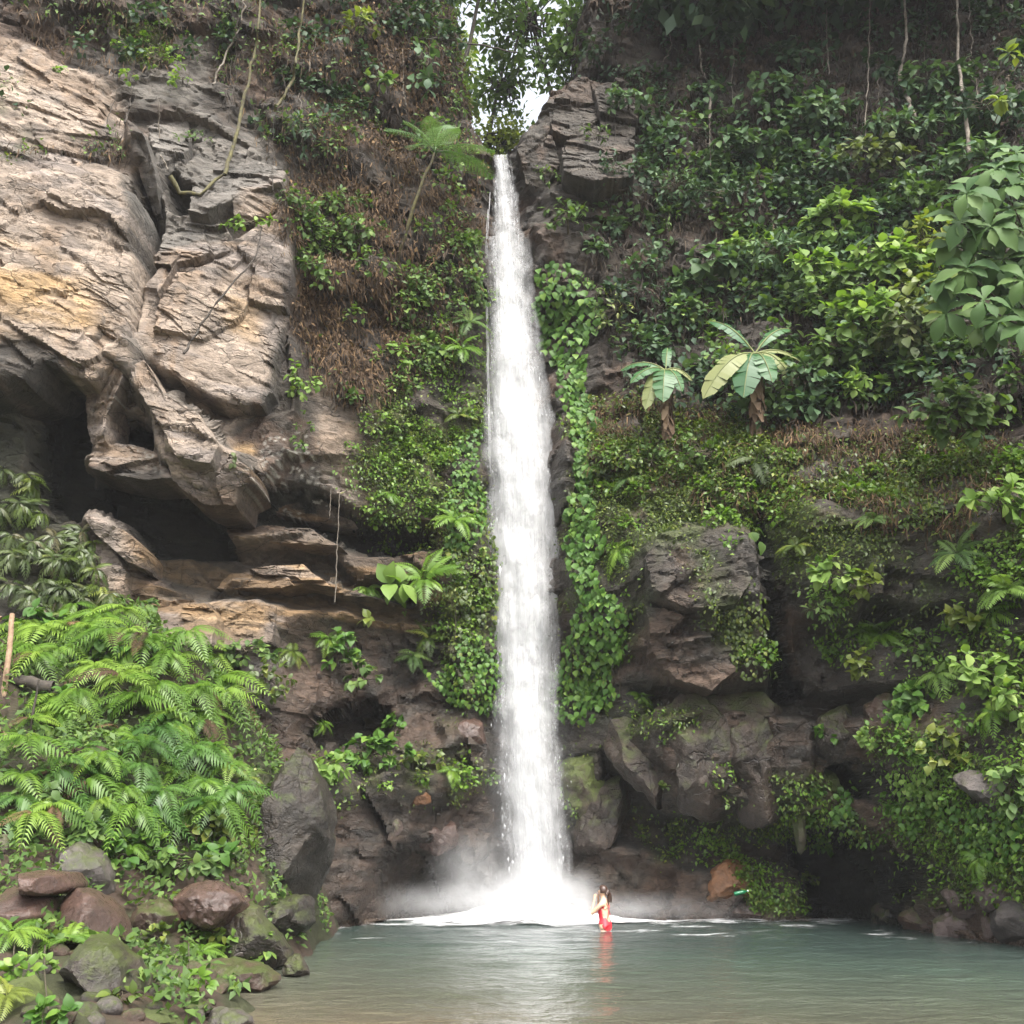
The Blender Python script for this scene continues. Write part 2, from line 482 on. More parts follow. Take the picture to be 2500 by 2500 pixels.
JUT = [  # outline in the photograph, metres (minus towards the viewer), edge softness
    ([(-300, 420), (130, 400), (250, 425), (335, 455), (325, 560), (328, 700), (318, 820), (292, 880), (211, 930), (97, 878), (84, 894), (50, 920), (-300, 960)], -0.55, 8),
    ([(-300, 100), (60, 100), (170, 150), (245, 180), (262, 300), (300, 340), (250, 400), (0, 420), (-300, 400)], -0.25, 14),
    ([(110, 205), (170, 215), (230, 235), (225, 255), (150, 235)], 0.35, 5),
    ([(130, 460), (250, 510), (320, 520), (325, 545), (240, 510), (150, 500)], 0.4, 5),
    ([(150, 600), (230, 620), (320, 650), (310, 665), (220, 640)], 0.25, 5),
    ([(280, 680), (318, 690), (310, 760), (285, 740)], 0.5, 8),
    ([(335, 440), (365, 430), (400, 520), (372, 640), (350, 720), (335, 850), (310, 880), (322, 700), (330, 560)], 1.1, 8),
    ([(315, 310), (350, 320), (382, 430), (390, 525), (374, 525), (340, 430)], -0.6, 7),
    ([(420, 420), (470, 470), (465, 525), (425, 525), (410, 460)], 0.9, 8),
    ([(360, 310), (460, 280), (465, 370), (440, 410), (380, 420)], 0.25, 8),
    ([(355, 740), (420, 650), (560, 610), (640, 560), (715, 520), (715, 700), (690, 790), (672, 870), (665, 960), (640, 998), (560, 1000), (480, 960), (370, 905), (330, 860)], -0.55, 8),
    ([(370, 900), (430, 940), (520, 960), (560, 985), (640, 998), (560, 1020), (460, 1015), (400, 960)], 0.55, 6),
    ([(560, 470), (640, 450), (710, 455), (715, 505), (640, 530), (570, 530)], -0.4, 7),
    ([(380, 655), (500, 630), (560, 640), (480, 668), (400, 672)], 0.5, 6),
    ([(610, 705), (660, 715), (700, 670), (712, 690), (670, 745), (620, 735)], 0.45, 6),
    ([(300, 880), (345, 860), (400, 960), (480, 1000), (540, 1090), (620, 1150), (625, 1178), (590, 1200), (585, 1245), (510, 1240), (470, 1225), (420, 1175), (395, 1110), (390, 1040), (340, 960), (290, 930)], -0.95, 8),
    ([(84, 894), (97, 878), (211, 930), (215, 1050), (196, 1130), (190, 1240), (140, 1265), (70, 1215), (58, 1140), (62, 1040), (76, 960)], 1.9, 4),
    ([(211, 927), (290, 870), (300, 920), (258, 1015), (255, 1085), (225, 1095), (213, 1050)], -0.3, 7),
    ([(258, 1015), (330, 1030), (390, 1075), (392, 1108), (250, 1082)], 1.4, 4),
    ([(205, 1140), (250, 1075), (395, 1108), (420, 1165), (350, 1168), (280, 1158)], -0.35, 6),
    ([(185, 1150), (350, 1166), (430, 1180), (500, 1238), (590, 1247), (640, 1180), (760, 1190), (870, 1250), (1060, 1290), (1060, 1335), (900, 1335), (830, 1330), (760, 1290), (640, 1282), (550, 1290), (540, 1325), (350, 1335), (310, 1275), (180, 1262)], 1.9, 5),
    ([(350, 1335), (560, 1322), (780, 1326), (850, 1400), (1010, 1440), (1000, 1480), (830, 1430), (740, 1378), (554, 1396), (520, 1432), (430, 1440), (360, 1400)], 1.0, 4),
    ([(400, 1447), (520, 1437), (686, 1436), (760, 1420), (900, 1470), (1090, 1480), (1080, 1505), (860, 1495), (640, 1458), (470, 1462)], 0.8, 4),
    ([(205, 1260), (300, 1290), (350, 1340), (350, 1390), (310, 1370), (230, 1300)], -0.7, 7),
    ([(445, 1480), (500, 1470), (530, 1500), (480, 1520), (440, 1505)], -0.25, 5),
    ([(660, 1560), (800, 1500), (1080, 1510), (1100, 1560), (990, 1700), (900, 1830), (740, 1800), (690, 1680)], 0.7, 30),
    ([(720, 1790), (760, 1740), (900, 1700), (960, 1760), (930, 1820), (740, 1830)], 1.2, 14),
    ([(720, 1850), (900, 1830), (1130, 1800), (1180, 1900), (1100, 1960), (760, 1950)], -0.5, 40),
    ([(740, 1900), (830, 1880), (900, 1950), (960, 2060), (930, 2160), (850, 2250), (720, 2260), (770, 2100)], -0.7, 25),
    ([(950, 2080), (1010, 2060), (1090, 2080), (1180, 2150), (1180, 2250), (960, 2250), (930, 2180)], 0.8, 15),
    ([(1070, 1760), (1170, 1730), (1180, 1830), (1090, 1840)], -0.5, 10),
    # right of the fall
    ([(1260, 360), (1340, 260), (1420, 190), (1560, 240), (1560, 480), (1430, 520), (1290, 460)], -0.5, 20),
    ([(1400, 170), (1480, 160), (1500, 210), (1420, 215)], 1.0, 8),
    ([(1330, 900), (1380, 960), (1395, 1150), (1390, 1230), (1350, 1260), (1330, 1100)], -0.45, 10),
    ([(1195, 400), (1245, 400), (1300, 600), (1340, 900), (1370, 1250), (1370, 2230), (1220, 2230), (1190, 1300), (1185, 700)], 0.5, 25),
    ([(1560, 1330), (1640, 1290), (1780, 1290), (1850, 1330), (1880, 1500), (1900, 1640), (1760, 1690), (1640, 1660), (1560, 1560)], -0.8, 45),
    ([(1570, 1480), (1640, 1485), (1720, 1520), (1730, 1560), (1640, 1560), (1580, 1530)], 0.5, 10),
    ([(1830, 1150), (1865, 1150), (1892, 1400), (1930, 1560), (1970, 1700), (1905, 1700), (1878, 1560), (1850, 1400)], 1.5, 12),
    ([(1910, 1250), (2700, 1200), (2800, 1560), (2250, 1560), (2080, 1520), (1970, 1520), (1915, 1400)], -0.8, 40),
    ([(1950, 1520), (2080, 1530), (2080, 1640), (2030, 1680), (1960, 1640)], 0.6, 12),
    ([(2090, 1480), (2250, 1500), (2480, 1470), (2480, 1530), (2250, 1570), (2100, 1550)], 0.9, 10),
    ([(1540, 1680), (1700, 1690), (1900, 1690), (2080, 1700), (2250, 1680), (2240, 1720), (2000, 1765), (1750, 1725), (1600, 1740)], 0.8, 12),
    ([(1490, 1800), (1600, 1740), (1760, 1730), (1960, 1750), (1990, 1780), (1960, 1990), (1850, 2010), (1780, 1970), (1700, 2000), (1600, 1930), (1530, 1880)], -0.5, 15),
    ([(1480, 1840), (1560, 1920), (1640, 1990), (1780, 2000), (1960, 2015), (2010, 2130), (1900, 2120), (1700, 2120), (1560, 2060), (1480, 2060)], 0.9, 12),
    ([(1975, 2020), (2060, 2020), (2150, 2060), (2230, 2120), (2275, 2190), (2270, 2290), (2100, 2280), (1975, 2230)], 2.2, 14),
    ([(2030, 1880), (2100, 1855), (2150, 1900), (2150, 1940), (2060, 1930)], 1.8, 10),
    ([(2150, 1800), (2300, 1720), (2600, 1700), (2800, 2200), (2480, 2200), (2290, 2190), (2230, 2090), (2160, 1980)], -0.9, 35),
    ([(2120, 1900), (2180, 1930), (2180, 1960), (2300, 1970), (2290, 1990), (2150, 1975)], 0.8, 8),
]
Y = Yb.copy()
RECESS_SHADE = np.zeros_like(X)  # mask of the deep hollows whose shade is painted in
for poly, d, w in JUT:
    m_ = region(poly, w) if d < 1.0 else sstep(-max(w, 9), max(w, 9), sdf(SX, SY, poly))
    Y = Y + d * m_
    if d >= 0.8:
        RECESS_SHADE = np.maximum(RECESS_SHADE, sstep(0.02, 0.2, m_) * (1.0 if d >= 1.4 else 0.55))
def blur(a):
    b = a.copy()
    b[1:-1] = (a[:-2] + 2 * a[1:-1] + a[2:]) / 4
    c = b.copy()
    c[:, 1:-1] = (b[:, :-2] + 2 * b[:, 1:-1] + b[:, 2:]) / 4
    return c
Y = blur(blur(blur(Y)))
# the left slabs lean out: their feet stand proud of their heads
leanA = region(JUT[0][0], 10); Y -= leanA * np.clip((PY - 420) / 500, 0, 1) * 0.5

# bedding: layers of uneven thickness broken into blocks
left_rock = region([(-300, 80), (300, 120), (560, 250), (720, 450), (730, 800), (860, 1000), (1060, 1290), (1090, 1500), (700, 1580), (300, 1600), (-300, 1500)], 60)
up_left = region([(-300, -300), (700, -300), (730, 500), (700, 1000), (400, 1050), (-300, 980)], 60)
dip = R(4) + R(17) * up_left
ww = (fbm2(X * 0.4, Z * 0.4, 2, 40) - 0.5) * 0.5
sx = X * np.sin(dip) + Z * np.cos(dip) + ww
tx = X * np.cos(dip) - Z * np.sin(dip)
bed = np.zeros_like(X)
uu, vv = tx + ww * 0.3, sx
wj = (fbm2(X * 1.6, Z * 1.6, 2, 77) - 0.5) * 0.2
bed = 0.50 * facets(uu * 0.33, vv * 0.6, 50, 1.2) + 0.15 * facets(uu * 0.8 + wj, vv * 1.7 + wj, 60, 1.2) + 0.07 * facets(uu * 1.7 + wj, vv * 4.6 + wj, 70, 1.0) + 0.045 * facets(uu * 3.4, vv * 7.5 + wj, 75, 1.2)
cr_ = np.abs(fbm2(uu * 0.55 + 5, vv * 2.4, 3, 78) - 0.5)
bed += 0.16 * (1 - sstep(0.0, 0.03, cr_)) * sstep(0.46, 0.5, fbm2(uu * 0.8, vv * 0.8, 3, 79))
cr2 = np.abs(fbm2(uu * 1.3 + 25, vv * 0.5, 3, 178) - 0.5)
bed += 0.13 * (1 - sstep(0.0, 0.022, cr2)) * sstep(0.52, 0.56, fbm2(uu * 0.9 + 4, vv * 0.9, 3, 179))
f1, f2, ci = vor2(X * 0.75 + ww, Z * 0.75, 80)
fac = 0.75 * facets(X * 0.7 + ww, Z * 0.7 + wj, 81, 1.0) + 0.12 * (1 - sstep(0, 0.06, f2 - f1)) + 0.34 * facets(X * 1.7 + wj, Z * 1.7 + ww, 83, 1.1) + 0.14 * facets(X * 4 + wj, Z * 4.6, 86, 1.2)
lump = (fbm2(X * 0.7, Z * 0.7, 5, 90) - 0.5)
fine = (fbm2(X * 3.0, Z * 3.0, 4, 95) - 0.5)
smooth_face = np.maximum(leanA, region(JUT[10][0], 10))
bw = np.clip(left_rock + 0.4 * (PX > 1400) * (PY > 1250), 0, 1)
Y = Y + bed * (0.2 + 0.8 * bw) * (1 - 0.5 * smooth_face) * (1 - 0.6 * RECESS_SHADE) + fac * (1 - 0.9 * bw) * 0.8 + lump * (1.0 - 0.85 * bw) + fine * (0.12 - 0.07 * bw)

# the notch where the stream comes in
NOTCH = [(1060, -900), (1085, 0), (1100, 80), (1110, 170), (1135, 260), (1170, 340), (1203, 396), (1238, 394), (1262, 352), (1310, 310), (1330, 280), (1360, 210), (1420, 130), (1440, 60), (1440, 0), (1480, -900)]
nd = sdf(PX + wxn * 0.6, PY + wyn * 0.6, NOTCH)
Y = Y + np.clip(nd / 22, 0, 1) ** 0.7 * 5 + np.clip(nd / 10, 0, 1) * 0.4
NOTCH_CUT = nd > 26
Yg = 0.6 * Y + 0.4 * blur(Y)

def cliffY(x, z):
    """Depth of the cliff face at (x, z)."""
    fx = np.clip((np.asarray(x) - gx[0]) / STEP, 0, len(gx) - 1.001); fz = np.clip((np.asarray(z) - gz[0]) / STEP, 0, len(gz) - 1.001)
    i = fx.astype(int); j = fz.astype(int); f = fx - i; g = fz - j
    return (Yg[j, i] * (1 - f) + Yg[j, i + 1] * f) * (1 - g) + (Yg[j + 1, i] * (1 - f) + Yg[j + 1, i + 1] * f) * g

gyz, gyx = np.gradient(Yg, STEP)
NRM = np.stack([gyx, -np.ones_like(Yg), gyz], -1); NRM /= np.linalg.norm(NRM, axis=-1, keepdims=True)
sm = Yg.copy()                       # a smoothed face for the lie of plants
for _ in range(14):
    sm[1:-1, 1:-1] = (sm[1:-1, 1:-1] + sm[2:, 1:-1] + sm[:-2, 1:-1] + sm[1:-1, 2:] + sm[1:-1, :-2]) / 5
a_, b_ = np.gradient(sm, STEP)
NSM = np.stack([b_, -np.ones_like(Yg), a_], -1); NSM /= np.linalg.norm(NSM, axis=-1, keepdims=True)

# colours of the stone, what grows flat on it, and painted recess shade
def field(items, warped=True):
    out = np.zeros_like(X)
    for poly, w, v in items:
        out = np.maximum(out, v * region(poly, w, warped))
    return out
GULLY = region([(1820, 1180), (1875, 1180), (1900, 1400), (1940, 1560), (1985, 1720), (1890, 1720), (1865, 1560), (1835, 1400)], 18)
n1 = fbm2(X * 1.1, Z * 1.1, 5, 100); n2 = fbm2(X * 2.5, Z * 2.5, 5, 110); n3 = fbm2(X * 0.4 + 3, Z * 1.6, 4, 120)
col = np.empty(X.shape + (3,))
def lay(c, m):
    global col
    col = col * (1 - m[..., None]) + np.array(c) * m[..., None]
col[:] = (0.05, 0.041, 0.032)
lay((0.095, 0.062, 0.043), sstep(0.45, 0.6, n1) * 0.8)
lay((0.085, 0.078, 0.07), sstep(0.58, 0.7, n2) * 0.45)
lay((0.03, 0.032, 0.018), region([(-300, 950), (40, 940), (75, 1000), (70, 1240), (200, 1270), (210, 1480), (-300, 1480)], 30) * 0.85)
TAN = field([([(-300, 100), (60, 110), (170, 150), (260, 200), (325, 310), (338, 430), (345, 660), (430, 640), (560, 600), (590, 480), (700, 455), (722, 520), (720, 700), (690, 800), (672, 880), (650, 1010), (560, 1060), (640, 1150), (640, 1190), (600, 1250), (470, 1240), (400, 1170), (190, 1150), (215, 1050), (211, 930), (90, 890), (50, 925), (-300, 965)], 14, 1.0),
             ([(200, 1240), (300, 1270), (365, 1340), (360, 1400), (300, 1480), (220, 1400)], 20, 0.6),
             ([(540, 1280), (760, 1285), (850, 1340), (830, 1400), (740, 1375), (820, 1440), (690, 1445), (510, 1440), (560, 1390), (560, 1330)], 12, 0.75),
             ([(370, 1450), (680, 1450), (690, 1570), (600, 1600), (380, 1590), (330, 1500)], 22, 0.95),
             ([(780, 880), (870, 950), (880, 1050), (860, 1280), (790, 1250), (770, 1000)], 20, 0.5)])
lay((0.27, 0.215, 0.168), TAN)
lay((0.205, 0.15, 0.106), TAN * sstep(0.45, 0.6, n1))
lay((0.20, 0.17, 0.15), TAN * sstep(0.5, 0.62, n3) * 0.8)
lay((0.145, 0.12, 0.10), TAN * sstep(0.6, 0.72, n2) * 0.6)
STK = sstep(0.56, 0.7, fbm2(X * 2.6, Z * 0.28, 4, 140)) * sstep(0.45, 0.6, n1)
lay((0.17, 0.145, 0.125), TAN * STK * 0.7)
OCH = field([([(-300, 640), (80, 660), (220, 720), (290, 800), (270, 880), (120, 880), (-300, 900)], 45, 0.95), ([(560, 740), (640, 730), (650, 860), (560, 860)], 30, 0.55),
             ([(540, 1290), (740, 1285), (820, 1330), (560, 1330)], 15, 0.7), ([(560, 1400), (740, 1375), (760, 1425), (540, 1440)], 12, 0.7), ([(460, 1470), (660, 1480), (640, 1570), (480, 1570)], 20, 0.7), ([(580, 1080), (630, 1080), (625, 1130), (580, 1125)], 10, 0.7)])
lay((0.36, 0.23, 0.10), OCH * sstep(0.33, 0.56, n3) * 0.85)
GREY = field([([(340, 300), (440, 260), (560, 300), (640, 300), (700, 400), (700, 480), (600, 500), (560, 600), (430, 640), (360, 640)], 22, 0.9), ([(230, 40), (330, 90), (470, 100), (520, 200), (440, 260), (340, 250), (260, 160)], 25, 0.8), ([(1290, 280), (1380, 230), (1480, 220), (1560, 300), (1560, 470), (1480, 520), (1330, 460)], 25, 0.22)])
lay((0.13, 0.118, 0.102), GREY)
RED = field([([(690, 1560), (900, 1520), (1180, 1750), (1180, 2240), (720, 2260), (640, 2050), (700, 1800)], 40, 0.8), ([(1380, 2050), (1500, 2080), (1750, 2100), (1800, 2240), (1380, 2240)], 30, 0.95), ([(1480, 1800), (1620, 1740), (1960, 1750), (2000, 1980), (1780, 2000), (1540, 1900)], 25, 0.75), ([(2000, 1700), (2300, 1700), (2250, 1850), (2050, 1850)], 25, 0.8), ([(1160, 700), (1200, 700), (1200, 1500), (1170, 1500)], 12, 0.6), ([(1340, 1300), (1400, 1300), (1390, 1700), (1345, 1700)], 15, 0.9)])
lay((0.066, 0.041, 0.027), RED * sstep(0.3, 0.6, n2))
BAND = region([(330, 1270), (640, 1180), (1090, 1290), (1100, 1500), (900, 1560), (680, 1600), (360, 1580)], 40)
bn = fbm2(uu * 0.3, vv * 3.2, 4, 150)
lay((0.17, 0.105, 0.05), BAND * sstep(0.5, 0.62, bn) * 0.8)
lay((0.075, 0.05, 0.032), BAND * sstep(0.52, 0.42, bn) * 0.6)
BROWN = field([([(690, 560), (880, 420), (1090, 470), (1160, 680), (1060, 920), (860, 1010), (700, 900)], 50, 0.9), ([(740, -300), (1080, -300), (1160, 330), (1170, 520), (950, 560), (790, 330)], 40, 0.8), ([(1420, 500), (1560, 480), (1700, 600), (2500, 560), (2800, 1150), (1900, 1230), (1650, 1100), (1480, 1000), (1400, 760)], 50, 0.85), ([(1400, -300), (2800, -300), (2800, 700), (1500, 620), (1440, 300)], 50, 0.6), ([(80, -300), (460, -300), (460, 160), (300, 170), (220, 90)], 30, 0.6), ([(0, 320), (330, 330), (340, 420), (0, 430)], 22, 0.5)])
lay((0.036, 0.027, 0.02), BROWN * sstep(0.3, 0.55, n2))
MOSS = field([([(860, 1150), (1000, 880), (1130, 720), (1190, 720), (1200, 1650), (1110, 1760), (1070, 1500), (1085, 1310), (940, 1280)], 70, 0.85), ([(1370, 1050), (1500, 1020), (1580, 1300), (1560, 1560), (1400, 1760), (1370, 1750)], 25, 0.8), ([(1500, 1060), (2800, 1120), (2800, 1480), (2150, 1470), (1920, 1420), (1850, 1300), (1720, 1300), (1790, 1480), (1890, 1640), (1740, 1580), (1650, 1350), (1480, 1330)], 40, 0.95), ([(1930, 1420), (2150, 1420), (2500, 1560), (2800, 1560), (2800, 1700), (2300, 1700), (2050, 1600)], 30, 0.6), ([(1480, 1060), (1660, 1060), (1640, 1320), (1560, 1420), (1480, 1420)], 30, 0.9), ([(1180, 1640), (1420, 1740), (1560, 1740), (1520, 1800), (1380, 1840)], 25, 0.6),
              ([(1720, 1880), (1990, 1900), (2150, 2050), (1990, 2060), (1800, 2030)], 30, 0.7), ([(2130, 1800), (2800, 1700), (2800, 2200), (2300, 2200), (2200, 2050)], 40, 0.85), ([(1760, 2100), (1900, 2120), (1990, 2240), (1850, 2230)], 15, 1.0), ([(1650, 2000), (1780, 2000), (1850, 2120), (1700, 2080)], 20, 0.6),
              ([(740, 1880), (900, 1850), (1150, 1820), (1130, 1890), (950, 1960), (780, 1960)], 25, 0.7), ([(270, 60), (420, 60), (400, 130), (300, 140)], 20, 0.7), ([(-300, 150), (60, 220), (90, 420), (-300, 420)], 30, 0.55), ([(1360, 1830), (1470, 1800), (1400, 2020)], 15, 0.7), ([(1360, 1740), (1500, 1730), (1700, 1740), (1700, 1790), (1500, 1820), (1380, 1860)], 25, 0.8), ([(960, 1880), (1130, 1840), (1190, 1890), (1100, 1960), (980, 1960)], 25, 0.8), ([(1550, 1960), (1700, 2010), (1720, 2110), (1600, 2100)], 25, 0.7)])
lay((0.05, 0.064, 0.017), MOSS * sstep(0.36, 0.56, n1 * 0.5 + n2 * 0.5))
lay((0.15, 0.2, 0.03), field([([(1780, 2110), (1870, 2150), (1960, 2220), (1850, 2225), (1830, 2180)], 12, 1.0), ([(1090, 1460), (1150, 1400), (1170, 1480), (1120, 1540)], 20, 0.8)]) * sstep(0.4, 0.55, n2))
LICH = field([([(640, 1080), (760, 1050), (800, 1220), (640, 1230)], 40, 0.8), ([(270, 990), (400, 1050), (420, 1190), (390, 1190)], 20, 0.6)])
lv = vor2(X * 7, Z * 7, 130)[0]
lay((0.42, 0.40, 0.35), LICH * (lv < 0.24) * (n2 > 0.45))
col_plain = col.copy()
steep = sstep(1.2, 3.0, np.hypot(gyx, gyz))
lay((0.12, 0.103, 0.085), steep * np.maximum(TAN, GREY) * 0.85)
lay((0.017, 0.017, 0.012), RECESS_SHADE * 0.95)  # cave shade painted into the stone colour, strongest in the deepest recesses
WET = np.maximum(field([([(1150, 380), (1290, 380), (1420, 900), (1430, 1500), (1430, 2240), (1050, 2240), (1150, 1500)], 50, 0.9), ([(1600, 1350), (1740, 1360), (1720, 1500), (1600, 1480)], 40, 1.0), ([(2080, 1430), (2300, 1420), (2280, 1500), (2080, 1500)], 30, 0.9), ([(740, 1900), (960, 1900), (1200, 2240), (720, 2260)], 40, 0.8), ([(1480, 1760), (2000, 1760), (1960, 2000), (1540, 1900)], 30, 0.7), ([(640, 1560), (1180, 1480), (1200, 2250), (640, 2260)], 50, 0.7), ([(1400, 1300), (1900, 1300), (2500, 1450), (2500, 1800), (1400, 1800)], 50, 0.7)]), sstep(0.9, 0.0, Z))
col *= (1 - 0.3 * WET[..., None])
rough = 0.88 - 0.62 * WET + 0.2 * MOSS * WET
CLIFF_ROCK = rock_mat('cliff_rock', True, spec=0.45, bump=0.75, aniso=(0.7, 0.8, 1.7), dip=14, joints=1.0)
V = np.stack([X, Yg, Z], -1).reshape(-1, 3)
F = grid_faces(*X.shape)
OUT = (PX < -380) | (PX > 2880) | (PY < -420) | (PY > 2420)
F = F[~((NOTCH_CUT | OUT).reshape(-1)[F].any(1))]
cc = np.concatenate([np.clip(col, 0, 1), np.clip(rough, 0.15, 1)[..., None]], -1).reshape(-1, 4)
# steep faces (ceilings, crack walls) get a finer net of their own with broken stone on it
yq = V[F, 1]
fx_ = PX.reshape(-1)[F].mean(1); fy_ = PY.reshape(-1)[F].mean(1)
st = (yq.max(1) - yq.min(1) > 0.30) & (fx_ > -60) & (fx_ < 2560) & (fy_ > -40) & (fy_ < 2330)
FS, F = F[st], F[~st]
inner = np.ones(len(V), bool); inner[F.ravel()] = False
K = 4
g_ = np.linspace(0, 1, K + 1); gu, gv = np.meshgrid(g_, g_); gu, gv = gu.ravel(), gv.ravel()
W4 = np.stack([(1 - gu) * (1 - gv), gu * (1 - gv), gu * gv, (1 - gu) * gv])           # corners in face order
def spread(a):
    return np.einsum('fk...,kn->fn...', a, W4)
pv = spread(V[FS]); nv_ = spread(NRM.reshape(-1, 3)[FS]); wv_ = spread(inner[FS].astype(float)); cv_ = spread(cc[FS])
nv_ /= np.linalg.norm(nv_, axis=-1, keepdims=True) + 1e-9
qa = pv[..., 0] + pv[..., 2] * 0.7; qb = pv[..., 1]
dsp = 0.26 * facets(qa * 1.1, qb * 1.5, 901, 1.1) + 0.16 * facets(qa * 2.6, qb * 3.4, 902, 1.1) + 0.22 * (fbm3(pv * 2.4, 3, 903) - 0.5)
pv = pv + nv_ * (dsp * wv_)[..., None]
tone = 0.55 + 0.9 * fbm3(pv * np.array([2.0, 2.0, 3.0]), 4, 904)
cv_[..., :3] *= (1 + (tone - 1) * wv_)[..., None]
nf = len(FS); m = (K + 1) ** 2
lf = grid_faces(K + 1, K + 1)
F2 = (lf[None] + (np.arange(nf) * m)[:, None, None]).reshape(-1, 4) + len(V)
print('steep faces', nf)
VV = np.vstack([V, pv.reshape(-1, 3)]); CC = np.vstack([cc, cv_.reshape(-1, 4)])
# weld the shared rims of the fine patches
key = np.round(VV[len(V):] * 4000).astype(np.int64)
hsh = key[:, 0] * 1000003 + key[:, 1] * 7919 + key[:, 2] * 104729
_, first, inv = np.unique(hsh, return_index=True, return_inverse=True)
F2 = first[inv][F2 - len(V)] + len(V)
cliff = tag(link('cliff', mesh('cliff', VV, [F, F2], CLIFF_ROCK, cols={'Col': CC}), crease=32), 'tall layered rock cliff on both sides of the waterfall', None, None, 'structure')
del VV, CC, pv, nv_, cv_, F2
del V, F, cc

# ------------------------------------------------------------------ the bank at the left, the pool bed, the plateau
BC = [(0, 2500, 9.0), (-400, 2500, 9.0), (200, 2500, 9.5), (450, 2490, 10.6), (600, 2440, 12.2), (620, 2300, 16), (400, 2350, 13.5), (150, 2400, 11), (0, 2300, 12), (200, 2150, 15), (0, 2050, 14.5), (450, 2180, 16),
      (100, 1950, 15.5), (400, 2050, 16.3), (600, 1980, 17.3), (50, 1750, 16.3), (350, 1800, 17), (580, 1780, 18.2), (100, 1560, 18), (400, 1545, 19), (560, 1640, 19.3), (-300, 1950, 15), (-300, 1600, 17), (300, 1500, 21.5), (0, 1470, 20.5), (600, 1640, 21.5)]
bp_ = np.array([P(*c) for c in BC])
extra = [(-1.6, 10, -0.7), (-2.2, 13, -0.8), (-2.6, 16, -0.9), (-2.8, 19, -0.9), (-3.0, 22, -0.6), (-4.2, 8, 0.15), (-2.5, 7, -0.2), (-8, 7, 0.5), (-13, 9, 1.2), (-13, 14, 2.2), (-13, 19, 5)]
bp_ = np.vstack([bp_, extra])
bxs = np.arange(-13, -1.2, 0.09); bys = np.arange(7, 22.5, 0.09)
BX, BY = np.meshgrid(bxs, bys)
BZ = tps(bp_[:, :2], bp_[:, 2], BX, BY, 0.05)
BZ = BZ - 0.45 * sstep(2.2, 4.5, BZ) + (fbm2(BX * 1.2, BY * 1.2, 5, 200) - 0.5) * 0.35 + (fbm2(BX * 0.7, BY * 0.7, 2, 205) - 0.5) * 1.5 * sstep(1.2, 2.6, BZ)
BZ = np.clip(BZ, -1.0, 6.5)
bk_n = fbm2(BX * 1.5, BY * 1.5, 4, 210)
bcol = np.empty(BX.shape + (4,)); bcol[..., :3] = (0.055, 0.037, 0.026); bcol[..., 3] = 0.7
mm = sstep(0.42, 0.58, bk_n) * 0.85
bcol[..., :3] = bcol[..., :3] * (1 - mm[..., None]) + np.array((0.03, 0.036, 0.014)) * mm[..., None]
BANK_SOIL = rock_mat('bank_soil', True, spec=0.3, bump=0.6, scale=1.6, dip=0)
tag(link('bank', mesh('bank', np.stack([BX, BY, BZ], -1).reshape(-1, 3), grid_faces(*BX.shape), BANK_SOIL, cols={'Col': bcol.reshape(-1, 4)})), kind='structure')

def bankZ(x, y):
    fx = np.clip((np.asarray(x) - bxs[0]) / 0.09, 0, len(bxs) - 1.001); fy = np.clip((np.asarray(y) - bys[0]) / 0.09, 0, len(bys) - 1.001)
    i = fx.astype(int); j = fy.astype(int); f = fx - i; g = fy - j
    z = (BZ[j, i] * (1 - f) + BZ[j, i + 1] * f) * (1 - g) + (BZ[j + 1, i] * (1 - f) + BZ[j + 1, i + 1] * f) * g
    return np.where((np.asarray(x) > bxs[-1]) | (np.asarray(y) < 7), -2.0, z)

def hits(px, py):
    """Where the sight lines at these places meet the bank or the cliff: points, smoothed normals, which."""
    px = np.atleast_1d(np.asarray(px, float)); py = np.atleast_1d(np.asarray(py, float))
    a = (px - 1250) / FPX; b = (1250 - py) / FPX
    dy = TH_C - b * TH_S
    sxx = a / dy; szz = (TH_S + b * TH_C) / dy
    Yh = np.full(px.shape, np.nan); onb = np.zeros(px.shape, bool)
    for yy in np.arange(8, 36, 0.06):
        x, z = sxx * yy, CAM_H + szz * yy
        nb = np.isnan(Yh)
        if not nb.any():
            break
        hb = nb & (z < bankZ(x, np.full_like(x, yy)))
        hc = nb & (yy > cliffY(x, z)) & ~hb
        Yh[hb | hc] = yy; onb |= hb
    Yh = np.where(np.isnan(Yh), 26.0, Yh)
    p = np.stack([sxx * Yh, Yh, CAM_H + szz * Yh], -1)
    i = np.clip(((p[:, 0] - gx[0]) / STEP).astype(int), 0, len(gx) - 1); j = np.clip(((p[:, 2] - gz[0]) / STEP).astype(int), 0, len(gz) - 1)
    n = NSM[j, i].copy()
    n[onb] = (0.1, -0.6, 0.8)
    return p, n, onb

def hit(px, py):
    p, n, o = hits([px], [py])
    return Vector(p[0]), Vector(n[0])

def in_poly(poly, n, r=rng):
    poly = np.asarray(poly, float)
    lo, hi = poly.min(0), poly.max(0)
    out = np.zeros((0, 2))
    while len(out) < n:
        q = lo + (hi - lo) * r.random((n * 2, 2))
        out = np.vstack([out, q[sdf(q[:, 0], q[:, 1], poly) > 0]])
    return out[:n]

bedm = rock_mat('pool_bed_stone', False, (0.12, 0.09, 0.06), rough=0.8, scale=1.0)
tag(link('ground', mesh('ground', [(-90, -90, -1.2), (90, -90, -1.2), (90, 90, -1.2), (-90, 90, -1.2)], np.array([[0, 1, 2, 3]]), bedm)), kind='structure')
